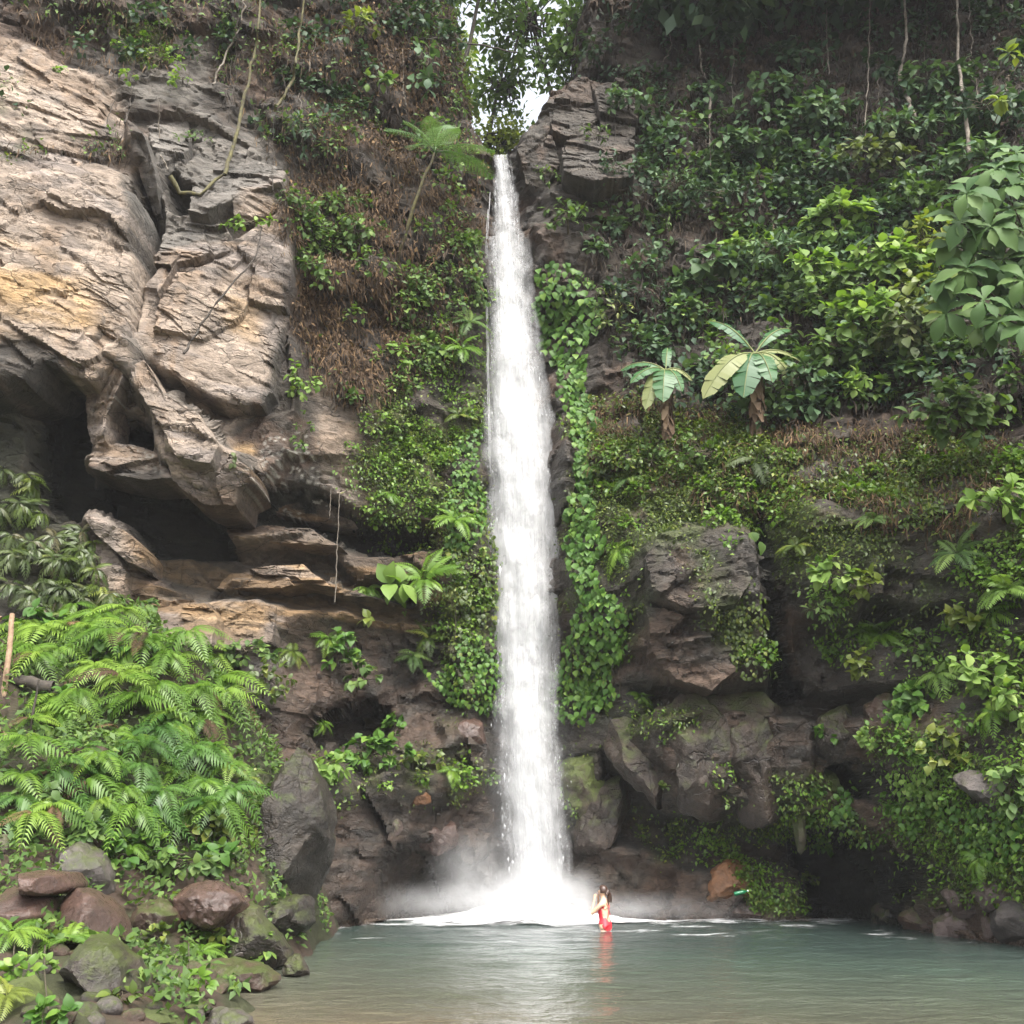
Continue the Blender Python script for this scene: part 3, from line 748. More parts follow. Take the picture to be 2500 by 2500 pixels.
# the plateau the stream crosses before it falls
pxs = np.linspace(-40, 40, 121); pys = np.linspace(29, 70, 61)
PXX, PYY = np.meshgrid(pxs, pys)
PZ = 17.2 + np.minimum(np.abs(PXX + 0.3) * 1.0, 10) * sstep(0.8, 4, np.abs(PXX + 0.3)) + (PYY - 29) * 0.05 + (fbm2(PXX * 0.3, PYY * 0.3, 4, 300) - 0.5) * 1.2
plm = rock_mat('plateau_soil', False, (0.06, 0.06, 0.03), rough=0.9)
tag(link('plateau', mesh('plateau', np.stack([PXX, PYY, PZ], -1).reshape(-1, 3), grid_faces(*PXX.shape), plm)), kind='structure')

# ------------------------------------------------------------------ pool and waterfall
def water_mat():
    m, nt, b = new_mat('pool_water')
    tc = node(nt, 'ShaderNodeTexCoord')
    sp = node(nt, 'ShaderNodeSeparateXYZ'); nt.links.new(tc.outputs['Object'], sp.inputs[0])
    n = noise_tex(nt, tc.outputs['Object'], 0.7, 4, 0.6)
    # the silt: brown in the shallows at the left shore, grey-green further out, clear teal in the deep by the fall
    d = math_n(nt, 'ADD', sp.outputs[1], math_n(nt, 'MULTIPLY', sp.outputs[0], 0.45))
    d = math_n(nt, 'ADD', d, math_n(nt, 'MULTIPLY', math_n(nt, 'SUBTRACT', n, 0.5), 2.5))
    t = math_n(nt, 'DIVIDE', math_n(nt, 'SUBTRACT', d, 8.0), 16.0, True)
    c = ramp(nt, t, [(0.0, (0.15, 0.112, 0.07)), (0.14, (0.115, 0.095, 0.063)), (0.24, (0.082, 0.08, 0.057)), (0.42, (0.066, 0.077, 0.058)), (0.64, (0.05, 0.07, 0.056)), (0.75, (0.036, 0.052, 0.045)), (1.0, (0.03, 0.045, 0.04))])
    nt.links.new(c, b.inputs['Base Color'])
    b.inputs['Roughness'].default_value = 0.15
    b.inputs['IOR'].default_value = 1.33
    mp = node(nt, 'ShaderNodeMapping'); mp.inputs['Scale'].default_value = (0.8, 1.0, 1.0)
    nt.links.new(tc.outputs['Object'], mp.inputs[0])
    r1 = noise_tex(nt, mp.outputs[0], 2.4, 4, 0.55, 0.6)
    r2 = noise_tex(nt, mp.outputs[0], 8.0, 3, 0.5)
    h = math_n(nt, 'ADD', r1, math_n(nt, 'MULTIPLY', r2, 0.3))
    bp = node(nt, 'ShaderNodeBump'); bp.inputs['Strength'].default_value = 0.6; bp.inputs['Distance'].default_value = 0.12
    nt.links.new(h, bp.inputs['Height']); nt.links.new(bp.outputs[0], b.inputs['Normal'])
    return m
wx_ = np.arange(-14, 14.01, 0.11); wy_ = np.arange(3, 29.01, 0.11)
WX, WY = np.meshgrid(wx_, wy_)
dist = np.hypot(WX - 0.5, (WY - 25) * 1.2)
WZ = (fbm2(WX * 0.9, WY * 1.7, 4, 400) - 0.5) * (0.05 + 0.12 * np.exp(-dist / 3))
tag(link('pool', mesh('pool', np.stack([WX, WY, WZ], -1).reshape(-1, 3), grid_faces(*WX.shape), water_mat())), 'murky green plunge pool under the waterfall', None, None, 'structure')

def fall_mat(name, lo, hi, edge, sc, dens=1.0, alb=0.82):
    """White falling water: strands and clots that thin out towards the sides."""
    m, nt, b = new_mat(name)
    uvn = node(nt, 'ShaderNodeUVMap', uv_map='uv')
    sp = node(nt, 'ShaderNodeSeparateXYZ'); nt.links.new(uvn.outputs[0], sp.inputs[0])
    def nz(su, sv, det, ro, off, dist=0.3):
        mp = node(nt, 'ShaderNodeMapping'); mp.inputs['Scale'].default_value = (su, sv, 1); mp.inputs['Location'].default_value = (off, off * 1.7, 0)
        nt.links.new(uvn.outputs[0], mp.inputs[0])
        return noise_tex(nt, mp.outputs[0], 1.0, det, ro, dist)
    strand = nz(9 * sc, 0.42 * sc, 7, 0.66, lo * 37, 0.5)
    clot = nz(3.0 * sc, 1.7 * sc, 6, 0.68, hi * 53, 0.9)
    v = math_n(nt, 'ADD', math_n(nt, 'MULTIPLY', strand, 0.5), math_n(nt, 'MULTIPLY', clot, 0.5))
    e = node(nt, 'ShaderNodeAttribute', attribute_name='edge')
    v = math_n(nt, 'ADD', v, math_n(nt, 'MULTIPLY', math_n(nt, 'SUBTRACT', e.outputs['Fac'], 0.5), edge))
    al = math_n(nt, 'MULTIPLY', ramp(nt, v, [(lo, 0.0), (hi, 1.0)]), dens)
    b.inputs['Base Color'].default_value = (alb, alb * 1.005, alb * 1.01, 1)
    b.inputs['Roughness'].default_value = 0.6
    b.inputs['Specular IOR Level'].default_value = 0.2
    bp = node(nt, 'ShaderNodeBump'); bp.inputs['Strength'].default_value = 1.0; bp.inputs['Distance'].default_value = 0.2
    nt.links.new(v, bp.inputs['Height']); nt.links.new(bp.outputs[0], b.inputs['Normal'])
    tl = node(nt, 'ShaderNodeBsdfTranslucent'); tl.inputs[0].default_value = (alb, alb, alb, 1)
    m1 = node(nt, 'ShaderNodeMixShader'); m1.inputs[0].default_value = 0.25
    nt.links.new(b.outputs[0], m1.inputs[1]); nt.links.new(tl.outputs[0], m1.inputs[2])
    tp = node(nt, 'ShaderNodeBsdfTransparent')
    m2 = node(nt, 'ShaderNodeMixShader')
    nt.links.new(al, m2.inputs[0]); nt.links.new(tp.outputs[0], m2.inputs[1]); nt.links.new(m1.outputs[0], m2.inputs[2])
    nt.links.new(m2.outputs[0], nt.nodes['Material Output'].inputs['Surface'])
    return m

FALL = [(392, 1199, 1247), (430, 1199, 1257), (500, 1196, 1272), (600, 1190, 1286), (700, 1190, 1292), (800, 1192, 1300), (900, 1194, 1312), (1000, 1196, 1326), (1100, 1198, 1336), (1250, 1200, 1350), (1400, 1205, 1352), (1550, 1212, 1348), (1700, 1222, 1340), (1850, 1232, 1350), (1950, 1236, 1362), (2050, 1240, 1368), (2215, 1244, 1372)]
fpy = np.array([f[0] for f in FALL], float); fl = np.array([f[1] for f in FALL], float); fr = np.array([f[2] for f in FALL], float)
wf = thing('waterfall', P(1308, 2228, 24.9), 'tall white waterfall dropping from the notch into the pool', 'waterfall')
wf['kind'] = 'structure'
def fall_layer(name, widen, shift, push, bulge, mat, nr=260, nc=26, top=392, bot=2222, seed=0, thin=0.3):
    py = np.linspace(top, bot, nr)
    l = np.interp(py, fpy, fl); r = np.interp(py, fpy, fr)
    c = (l + r) / 2 + shift * (r - l) / 2; w = (r - l) / 2 * widen
    tt = (py - 392) / (2215 - 392)
    Yd = 26.75 - 1.75 * np.clip(tt, 0, 1) ** 0.6 + push
    u = np.linspace(-1, 1, nc)
    wv = (noise2(py / 45, py * 0 + seed, 410 + seed) - 0.5) * 0.14
    wv2 = (noise2(py / 60, py * 0 + seed + 9, 420 + seed) - 0.5) * 0.14
    uu = u[None] + np.where(u[None] > 0, wv[:, None] * u[None], wv2[:, None] * -u[None])
    pp = Pn(c[:, None] + w[:, None] * uu, np.broadcast_to(py[:, None], uu.shape), 1.0 * Yd[:, None])
    hw = (pp[:, -1, 0] - pp[:, 0, 0])[:, None] / 2
    pp[..., 1] -= bulge * hw * np.sqrt(np.clip(1 - u[None] ** 2, 0, 1))
    lump_ = fbm2(pp[..., 0] * 4 + seed, pp[..., 2] * 0.9, 4, 430 + seed) - 0.5
    pp[..., 1] += lump_ * 0.6
    edge = (1 - np.abs(u) ** 2.6)[None] - thin * (1 - sstep(420, 1150, py))[:, None] - 0.08 * sstep(1500, 2000, py)[:, None]
    uv = np.stack([u[None] * hw, np.broadcast_to(pp[:, :1, 2], uu.shape)], -1).reshape(-1, 2)
    me = mesh(name, pp.reshape(-1, 3) - np.array(wf.location), grid_faces(nr, nc), mat, attrs={'edge': edge.reshape(-1)}, uv=uv)
    return link(name, me, parent=wf)
fall_layer('water_core', 0.6, -0.14, 0.1, 0.8, fall_mat('fall_core', 0.42, 0.70, 0.6, 1.0, 1.0, 0.84), seed=1, thin=0.5)
fall_layer('water_sheet', 0.9, 0.0, 0.0, 0.8, fall_mat('fall_sheet', 0.43, 0.76, 0.5, 1.3, 0.85, 0.76), seed=2, thin=0.34)
fall_layer('water_veil', 1.18, 0.02, -0.1, 0.8, fall_mat('fall_veil', 0.43, 0.84, 0.45, 1.7, 0.6), seed=3, thin=0.22)
fall_layer('water_spray', 1.5, 0.05, 0.15, 0.7, fall_mat('fall_spray', 0.26, 0.95, 0.6, 0.8, 0.6), top=600, seed=4, thin=0.45)
# loose clots and drops flung out along both edges
nd_ = 2400
dpy = 392 + (2190 - 392) * rng.random(nd_) ** 0.8
dl, dr_ = np.interp(dpy, fpy, fl), np.interp(dpy, fpy, fr)
du = np.where(rng.random(nd_) < 0.5, -1, 1) * (0.62 + np.abs(rng.normal(0, 0.36, nd_)) * sstep(300, 1300, dpy))
dtt = np.clip((dpy - 392) / 1823, 0, 1)
dp = Pn((dl + dr_) / 2 + (dr_ - dl) / 2 * du, dpy, 26.75 - 1.75 * dtt ** 0.6 - 0.35 + rng.normal(0, 0.18, nd_))
octa = np.array([[1, 0, 0], [-1, 0, 0], [0, 1, 0], [0, -1, 0], [0, 0, 1.6], [0, 0, -3.2]], float)
octf = np.array([[0, 2, 4], [2, 1, 4], [1, 3, 4], [3, 0, 4], [2, 0, 5], [1, 2, 5], [3, 1, 5], [0, 3, 5]])
ds = 0.004 * np.exp(rng.normal(0, 0.6, nd_))
dv = octa[None] * ds[:, None, None] * np.array([1, 1, 2.2]) + (dp - np.array(wf.location))[:, None]
dm, _n, b_d = new_mat('water_drop'); b_d.inputs['Base Color'].default_value = (0.85, 0.86, 0.87, 1); b_d.inputs['Roughness'].default_value = 0.3; b_d.inputs['Alpha'].default_value = 0.4
do_ = link('water_drops', mesh('water_drops', dv.reshape(-1, 3), (octf[None] + np.arange(nd_)[:, None, None] * 6).reshape(-1, 3), dm), parent=wf)
do_['kind'] = 'stuff'
# a thin side thread at the left of the fall
vt, ft = [], []
for q, (xo, sd) in enumerate(((1203, 1), (1189, 2))):
    ys = np.linspace(470 + 40 * q, 1150, 40)
    xs = np.interp(ys, fpy, fl) - (1 if q == 0 else 4) + np.random.default_rng(sd).normal(0, 0.25, 40)
    tube(Pn(xs, ys, 26.3 - 1.1 * np.clip((ys - 392) / 1823, 0, 1) ** 0.6) - np.array(wf.location), 0.009, 5, vt, ft)
wm, nt_, b_w = new_mat('thread_water'); b_w.inputs['Base Color'].default_value = (0.8, 0.8, 0.82, 1); b_w.inputs['Roughness'].default_value = 0.4; b_w.inputs['Alpha'].default_value = 0.35
link('water_thread', mesh('water_thread', np.vstack(vt), np.vstack(ft), wm), parent=wf)

# foam boiling where the fall lands and drifting over the pool
def foam_mat():
    m, nt, b = new_mat('foam')
    tc = node(nt, 'ShaderNodeTexCoord')
    at = node(nt, 'ShaderNodeAttribute', attribute_name='edge')
    mp = node(nt, 'ShaderNodeMapping'); mp.inputs['Scale'].default_value = (0.6, 1.3, 1)
    nt.links.new(tc.outputs['Object'], mp.inputs[0])
    n = noise_tex(nt, mp.outputs[0], 3.0, 7, 0.72, 0.8)
    v = math_n(nt, 'ADD', n, at.outputs['Fac'])
    al = ramp(nt, v, [(0.58, 0.0), (1.0, 0.95)])
    b.inputs['Base Color'].default_value = (0.88, 0.89, 0.9, 1); b.inputs['Roughness'].default_value = 0.7
    nt.links.new(al, b.inputs['Alpha'])
    return m
fxs = np.arange(-7, 8, 0.08); fys = np.arange(19.0, 26.2, 0.08)
FX, FY = np.meshgrid(fxs, fys)
cen = P(1308, 2228, 24.7)
rr = np.hypot((FX - cen.x) / 1.0, (FY - cen.y) / 0.9)
FZ = 0.02 + 0.24 * np.exp(-(rr / 1.2) ** 2) + (fbm2(FX * 2, FY * 2, 4, 440) - 0.3) * (0.42 * np.exp(-(rr / 1.6) ** 2) + 0.02)
FZ += (fbm2(FX * 0.9, FY * 1.7, 4, 400) - 0.5) * (0.05 + 0.12 * np.exp(-np.hypot(FX - 0.5, (FY - 25) * 1.2) / 3))
edge = 0.65 * np.exp(-(rr / 1.6) ** 2) + 0.34 * np.exp(-((FX - cen.x) / 5.5) ** 2) * sstep(21.4, 24.3, FY) - 0.05 * sstep(22, 20, FY) + (fbm2(FX * 0.9, FY * 1.4, 5, 445) - 0.56) * 0.7 * (1 - np.exp(-(rr / 1.8) ** 2))
tag(link('foam', mesh('foam', np.stack([FX, FY, FZ], -1).reshape(-1, 3), grid_faces(*FX.shape), foam_mat(), attrs={'edge': edge.reshape(-1)})), 'white foam where the falling water hits the pool', 'foam', None, 'stuff')

# spray drifting up from the landing
def mist_mat(blobs):
    m = bpy.data.materials.new('mist_air'); m.use_nodes = True
    nt = m.node_tree; nt.nodes.clear()
    out = node(nt, 'ShaderNodeOutputMaterial')
    tc = node(nt, 'ShaderNodeTexCoord')
    tot = None
    for (c, r, a) in blobs:
        mp = node(nt, 'ShaderNodeMapping'); mp.vector_type = 'TEXTURE'
        mp.inputs['Location'].default_value = c; mp.inputs['Scale'].default_value = r
        nt.links.new(tc.outputs['Object'], mp.inputs[0])
        ln = node(nt, 'ShaderNodeVectorMath', operation='LENGTH'); nt.links.new(mp.outputs[0], ln.inputs[0])
        g = math_n(nt, 'SUBTRACT', 1.0, ln.outputs['Value'], True)
        g = math_n(nt, 'MULTIPLY', math_n(nt, 'POWER', g, 1.6), a)
        tot = g if tot is None else math_n(nt, 'ADD', tot, g)
    n = noise_tex(nt, tc.outputs['Object'], 1.3, 6, 0.66, 0.8)
    d = math_n(nt, 'MULTIPLY', tot, ramp(nt, n, [(0.32, 0.1), (0.7, 1.8)]))
    pv = node(nt, 'ShaderNodeVolumePrincipled'); pv.inputs['Color'].default_value = (0.97, 0.97, 0.98, 1)
    pv.inputs['Anisotropy'].default_value = 0.1
    nt.links.new(d, pv.inputs['Density']); nt.links.new(pv.outputs[0], out.inputs['Volume'])
    return m
bl = [(P(1150, 2130, 24.2), (1.1, 1.3, 1.2), 0.5), (P(1290, 2190, 24.2), (1.9, 1.5, 0.85), 2.0), (P(1090, 2205, 24.0), (3.0, 1.4, 0.5), 0.5), (P(1560, 2218, 23.8), (3.0, 1.2, 0.4), 0.4), (P(1290, 1950, 24.6), (1.3, 1.5, 3.4), 0.32)]
mo = P(1280, 2220, 24.2)
bl = [((tuple(c - mo)), r, a) for c, r, a in bl]
mb = np.array([(-4.6, -1.7, -0.15), (4.6, -1.7, -0.15), (4.6, 1.9, -0.15), (-4.6, 1.9, -0.15), (-4.6, -1.7, 5.2), (4.6, -1.7, 5.2), (4.6, 1.9, 5.2), (-4.6, 1.9, 5.2)])
mf = np.array([[0, 3, 2, 1], [4, 5, 6, 7], [0, 1, 5, 4], [1, 2, 6, 5], [2, 3, 7, 6], [3, 0, 4, 7]])
mist = link('mist', mesh('mist', mb, mf, mist_mat(bl)), smooth=False)
mist.location = mo
tag(mist, 'white mist of spray hanging over the foot of the waterfall', 'mist', None, 'stuff')

# ------------------------------------------------------------------ rocks and boulders
def rock_mesh(name, poly, Yc, T, seed, mat, ang=72, rings=13, rough=0.10, cuts=9, anchor=None, boxy=2.6):
    w = np.array([P(x, y, Yc) for x, y in poly])
    c = w.mean(0)
    q = w[:, [0, 2]] - c[[0, 2]]
    th = np.linspace(0, 2 * np.pi, ang, endpoint=False)
    rad = np.zeros(ang)
    for k in range(len(q)):
        a, b = q[k], q[(k + 1) % len(q)]
        e = b - a
        den = np.cos(th) * e[1] - np.sin(th) * e[0]
        t = (a[0] * e[1] - a[1] * e[0]) / np.where(np.abs(den) < 1e-9, 1e-9, den)
        s = (a[0] * np.sin(th) - a[1] * np.cos(th)) / np.where(np.abs(den) < 1e-9, 1e-9, den)
        ok = (t > 0) & (s >= -1e-6) & (s <= 1 + 1e-6)
        rad = np.where(ok, np.maximum(rad, t), rad)
    rad = np.where(rad <= 0, rad[rad > 0].mean(), rad)
    rad = (np.roll(rad, 1) + rad * 2 + np.roll(rad, -1)) / 4
    r = np.sin(np.linspace(0, np.pi / 2, rings)); r[0] = 0
    V, F = [], []
    prof = (1 - r ** boxy) ** (1 / boxy)
    seq = [(r[k], -prof[k]) for k in range(rings)] + [(r[k], prof[k]) for k in range(rings - 2, -1, -1)]
    vs = np.array([[[rr * rad[k] * np.cos(th[k]), yy * T, rr * rad[k] * np.sin(th[k])] for k in range(ang)] for rr, yy in seq])
    g = np.random.default_rng(seed)
    ext = np.array([np.abs(vs[..., 0]).max(), T, np.abs(vs[..., 2]).max()])
    for _ in range(cuts):
        nrm = g.normal(0, 1, 3); nrm[1] = -abs(nrm[1]) - 0.25; nrm /= np.linalg.norm(nrm)
        u = vs / ext
        d = u @ nrm - g.uniform(0.58, 0.88)
        vs = vs - np.where(d > 0, d, 0)[..., None] * nrm * ext * 0.92
    dirn = vs / (np.linalg.norm(vs, axis=-1, keepdims=True) + 1e-6)
    sz = ext.mean()
    vs = vs + dirn * ((fbm3(vs / sz * 1.6 + seed * 3.1, 5, seed) - 0.5) * 2.6 * rough * sz + (fbm3(vs / sz * 5 + seed, 4, seed + 9) - 0.5) * 1.1 * rough * sz)[..., None]
    vs = vs + (c - (np.array(anchor) if anchor is not None else c))
    n = len(seq)
    i = np.arange(n - 1)[:, None] * ang; j = np.arange(ang)[None]; j2 = (j + 1) % ang
    F = np.stack([i + j, i + j2, i + ang + j2, i + ang + j], -1).reshape(-1, 4)
    return mesh(name, vs.reshape(-1, 3), F, mat), Vector(c)

SLABS = [  # flat-faced slabs of the broken cliff: outline, half thickness, how far proud
    ([(-260, 430), (130, 405), (250, 430), (328, 460), (318, 560), (322, 700), (312, 815), (290, 878), (211, 928), (97, 876), (84, 892), (50, 918), (-260, 955)], 1.0, 0.45),
    ([(-260, 985), (40, 975), (64, 1040), (52, 1140), (68, 1215), (125, 1262), (100, 1300), (-260, 1300)], 0.6, 0.3),
    ([(-260, 110), (60, 110), (170, 155), (245, 185), (262, 300), (305, 345), (255, 395), (0, 412), (-260, 395)], 0.8, 0.28),
    ([(214, 926), (292, 872), (304, 918), (264, 1012), (258, 1082), (226, 1094), (214, 1050)], 0.5, 0.3),
    ([(318, 318), (350, 325), (382, 430), (392, 524), (374, 524), (342, 432)], 0.4, 0.3),
    ([(376, 745), (430, 660), (560, 612), (640, 562), (712, 525), (716, 700), (690, 790), (672, 868), (664, 955), (640, 994), (560, 985), (480, 950), (390, 895), (360, 862)], 0.9, 0.26),
    ([(560, 475), (640, 450), (710, 456), (715, 505), (640, 532), (568, 532)], 0.5, 0.3),
    ([(302, 885), (345, 865), (400, 960), (480, 1002), (540, 1090), (520, 1140), (430, 1120), (392, 1040), (340, 960)], 0.6, 0.3),
    ([(400, 1020), (480, 1010), (545, 1090), (620, 1150), (626, 1180), (590, 1200), (585, 1245), (510, 1240), (470, 1224), (420, 1174), (394, 1110)], 0.7, 0.3),
    ([(205, 1140), (250, 1076), (320, 1083), (395, 1108), (420, 1165), (350, 1168), (280, 1159)], 0.6, 0.3),
    ([(546, 1292), (640, 1279), (764, 1289), (834, 1332), (762, 1328), (620, 1323), (564, 1324)], 0.6, 0.5),
    ([(516, 1436), (556, 1396), (650, 1385), (740, 1377), (814, 1432), (750, 1422), (686, 1436)], 0.6, 0.5),
    ([(640, 1190), (760, 1200), (860, 1260), (880, 1290), (760, 1275), (650, 1250)], 0.6, 0.2),
    ([(385, 1480), (440, 1463), (500, 1468), (535, 1500), (525, 1580), (400, 1592), (370, 1540)], 0.5, 0.25),
    ([(537, 1470), (620, 1460), (674, 1470), (668, 1572), (600, 1594), (530, 1582)], 0.5, 0.3),
    ([(442, 1478), (500, 1470), (528, 1500), (482, 1524), (438, 1510)], 0.4, 0.42),
    ([(203, 1260), (300, 1290), (354, 1340), (352, 1392), (312, 1374), (230, 1304)], 0.5, 0.35),
    ([(203, 1340), (260, 1298), (312, 1400), (308, 1474), (250, 1484), (213, 1410)], 0.5, 0.25),
    ([(360, 310), (460, 280), (464, 370), (442, 410), (383, 420)], 0.5, 0.3),
    ([(470, 430), (560, 400), (630, 380), (702, 410), (692, 446), (600, 470), (500, 522), (453, 520)], 0.5, 0.25),
    ([(378, 650), (410, 570), (470, 540), (560, 560), (560, 606), (430, 652), (384, 725)], 0.5, 0.22),
    ([(1260, 364), (1300, 308), (1350, 330), (1372, 400), (1330, 462), (1283, 452)], 0.5, 0.3),
    ([(1338, 266), (1398, 200), (1440, 196), (1462, 290), (1400, 342), (1348, 322)], 0.5, 0.32),
    ([(1440, 192), (1520, 196), (1564, 250), (1552, 332), (1468, 312)], 0.5, 0.26),
    ([(1370, 352), (1460, 302), (1552, 340), (1552, 432), (1450, 462), (1373, 422)], 0.5, 0.3),
    ([(1338, 462), (1450, 470), (1544, 450), (1522, 524), (1420, 532)], 0.4, 0.22),
    ([(1600, 1300), (1700, 1278), (1800, 1300), (1840, 1420), (1800, 1480), (1680, 1490), (1590, 1450), (1570, 1370)], 0.5, 0.16),
    ([(1570, 1470), (1700, 1500), (1790, 1510), (1800, 1640), (1740, 1690), (1650, 1660), (1590, 1590)], 0.5, 0.2),
]
def slab(poly, T, proud, seed, ang=132, rings=30):
    pl = np.array(poly, float)
    sp_ = in_poly(pl, 160)
    p, _, _ = hits(sp_[:, 0], sp_[:, 1])
    A = np.stack([np.ones(160), p[:, 0], p[:, 2]], 1)
    k = np.linalg.lstsq(A, p[:, 1], rcond=None)[0]
    ym = p[:, 1].mean()
    if np.abs(k[1:]).max() > 0.8:
        k[1:] *= 0.8 / np.abs(k[1:]).max()
        k[0] = ym - k[1] * p[:, 0].mean() - k[2] * p[:, 2].mean()
    w = []
    for px_, py_ in poly:
        Yv = ym
        for _ in range(6):
            v = P(px_, py_, Yv)
            Yv = 0.5 * Yv + 0.5 * (k[0] + k[1] * v.x + k[2] * v.z - proud)
        w.append(P(px_, py_, Yv))
    w = np.array(w)
    c = w.mean(0)
    q = w[:, [0, 2]] - c[[0, 2]]
    th = np.sort(np.concatenate([np.linspace(-np.pi, np.pi, ang - len(q), endpoint=False), np.arctan2(q[:, 1], q[:, 0])]))
    rad = np.zeros(ang)
    for m in range(len(q)):
        a, b = q[m], q[(m + 1) % len(q)]
        e = b - a
        den = np.cos(th) * e[1] - np.sin(th) * e[0]; den = np.where(np.abs(den) < 1e-9, 1e-9, den)
        t = (a[0] * e[1] - a[1] * e[0]) / den
        u = (a[0] * np.sin(th) - a[1] * np.cos(th)) / den
        rad = np.where((t > 0) & (u >= -1e-4) & (u <= 1 + 1e-4), np.maximum(rad, t), rad)
    rad = np.where(rad <= 0, rad[rad > 0].mean(), rad)
    rad = rad * (1 + 0.05 * (noise2(th * 9, th * 0 + seed, seed) - 0.5) + 0.03 * (noise2(th * 26, th * 0 + seed, seed + 1) - 0.5))
    span = np.ptp(q, axis=0).max()
    m_ = int(np.clip(span / 0.045 / 2, 16, 62)); n = 2 * m_ + 1
    g1 = np.linspace(-1, 1, n); a_, b_ = np.meshgrid(g1, g1)
    wide = np.abs(a_) >= np.abs(b_)
    sa = np.where(a_ == 0, 1e-9, a_); sb = np.where(b_ == 0, 1e-9, b_)
    rr_ = np.maximum(np.abs(a_), np.abs(b_))
    ph = np.where(wide, np.pi / 4 * b_ / sa + np.where(a_ < 0, np.pi, 0), np.pi / 2 - np.pi / 4 * a_ / sb + np.where(b_ < 0, np.pi, 0))
    ph = (ph + np.pi) % (2 * np.pi) - np.pi
    rd = np.interp(ph, np.concatenate([th - 2 * np.pi, th, th + 2 * np.pi]), np.tile(rad, 3))
    x = c[0] + rr_ * rd * np.cos(ph); z = c[2] + rr_ * rd * np.sin(ph)
    dep = -(1 - np.clip(rr_, 0, 1) ** 26) ** (1 / 8)
    # the rim of the face, and three more rings that carry the sides back into the cliff
    idx = np.arange(n * n).reshape(n, n)
    loop = np.concatenate([idx[0, :-1], idx[:-1, -1], idx[-1, :0:-1], idx[:0:-1, 0]])
    xl, zl = x.ravel()[loop], z.ravel()[loop]
    xs_, zs_, ds_, fs_ = [x.ravel()], [z.ravel()], [dep.ravel()], [np.ones(n * n)]
    for sh, dd, ff in ((1.0, 0.35, 0.5), (0.97, 1.0, 0.0), (0.9, 1.6, 0.0)):
        xs_.append(c[0] + (xl - c[0]) * sh); zs_.append(c[2] + (zl - c[2]) * sh); ds_.append(np.full(len(loop), dd)); fs_.append(np.full(len(loop), ff))
    x, z, dep, fr = (np.concatenate(v) for v in (xs_, zs_, ds_, fs_))
    y = k[0] + k[1] * x + k[2] * z - proud + T + dep * T
    dp = R(14) if pl[:, 1].mean() < 1050 and pl[:, 0].mean() < 1000 else R(3)
    sx_ = x * np.sin(dp) + z * np.cos(dp); tx_ = x * np.cos(dp) - z * np.sin(dp)
    wj_ = (noise2(x * 1.3, z * 1.3, 40) - 0.5) * 0.3
    big = min(1.0, np.sqrt(np.prod(np.ptp(q, axis=0))) / 2.0)
    d = 0.26 * big * facets(tx_ * 0.42 + wj_, sx_ * 0.7 + wj_, 960 + seed, 1.5) + 0.12 * facets(tx_ * 0.95 + wj_, sx_ * 1.9 + wj_, 961, 1.4) + 0.06 * facets(tx_ * 2.2, sx_ * 5.2 + wj_, 962, 1.3) + 0.035 * facets(tx_ * 5, sx_ * 11, 963, 1.3) + 0.04 * (fbm2(x * 3, z * 3, 4, 964) - 0.5)
    y = y + d * fr
    i = np.clip(((x - gx[0]) / STEP).astype(int), 0, len(gx) - 1); j = np.clip(((z - gz[0]) / STEP).astype(int), 0, len(gz) - 1)
    cv = np.concatenate([np.clip(col_plain[j, i], 0, 1), np.full(x.shape + (1,), 0.8)], -1)
    nl = len(loop); rings_ = [loop] + [n * n + q_ * nl + np.arange(nl) for q_ in range(3)]
    Fs = [grid_faces(n, n)]
    for p0, p1 in zip(rings_[:-1], rings_[1:]):
        Fs.append(np.stack([p0, p1, np.roll(p1, -1), np.roll(p0, -1)], -1))
    return mesh('rock_slab', np.stack([x, y, z], -1), Fs, CLIFF_ROCK, cols={'Col': cv})
for k, (poly, T, pr) in enumerate(SLABS):
    sl = link('rock_slab', slab(poly, T, pr, k), parent=cliff, crease=24)
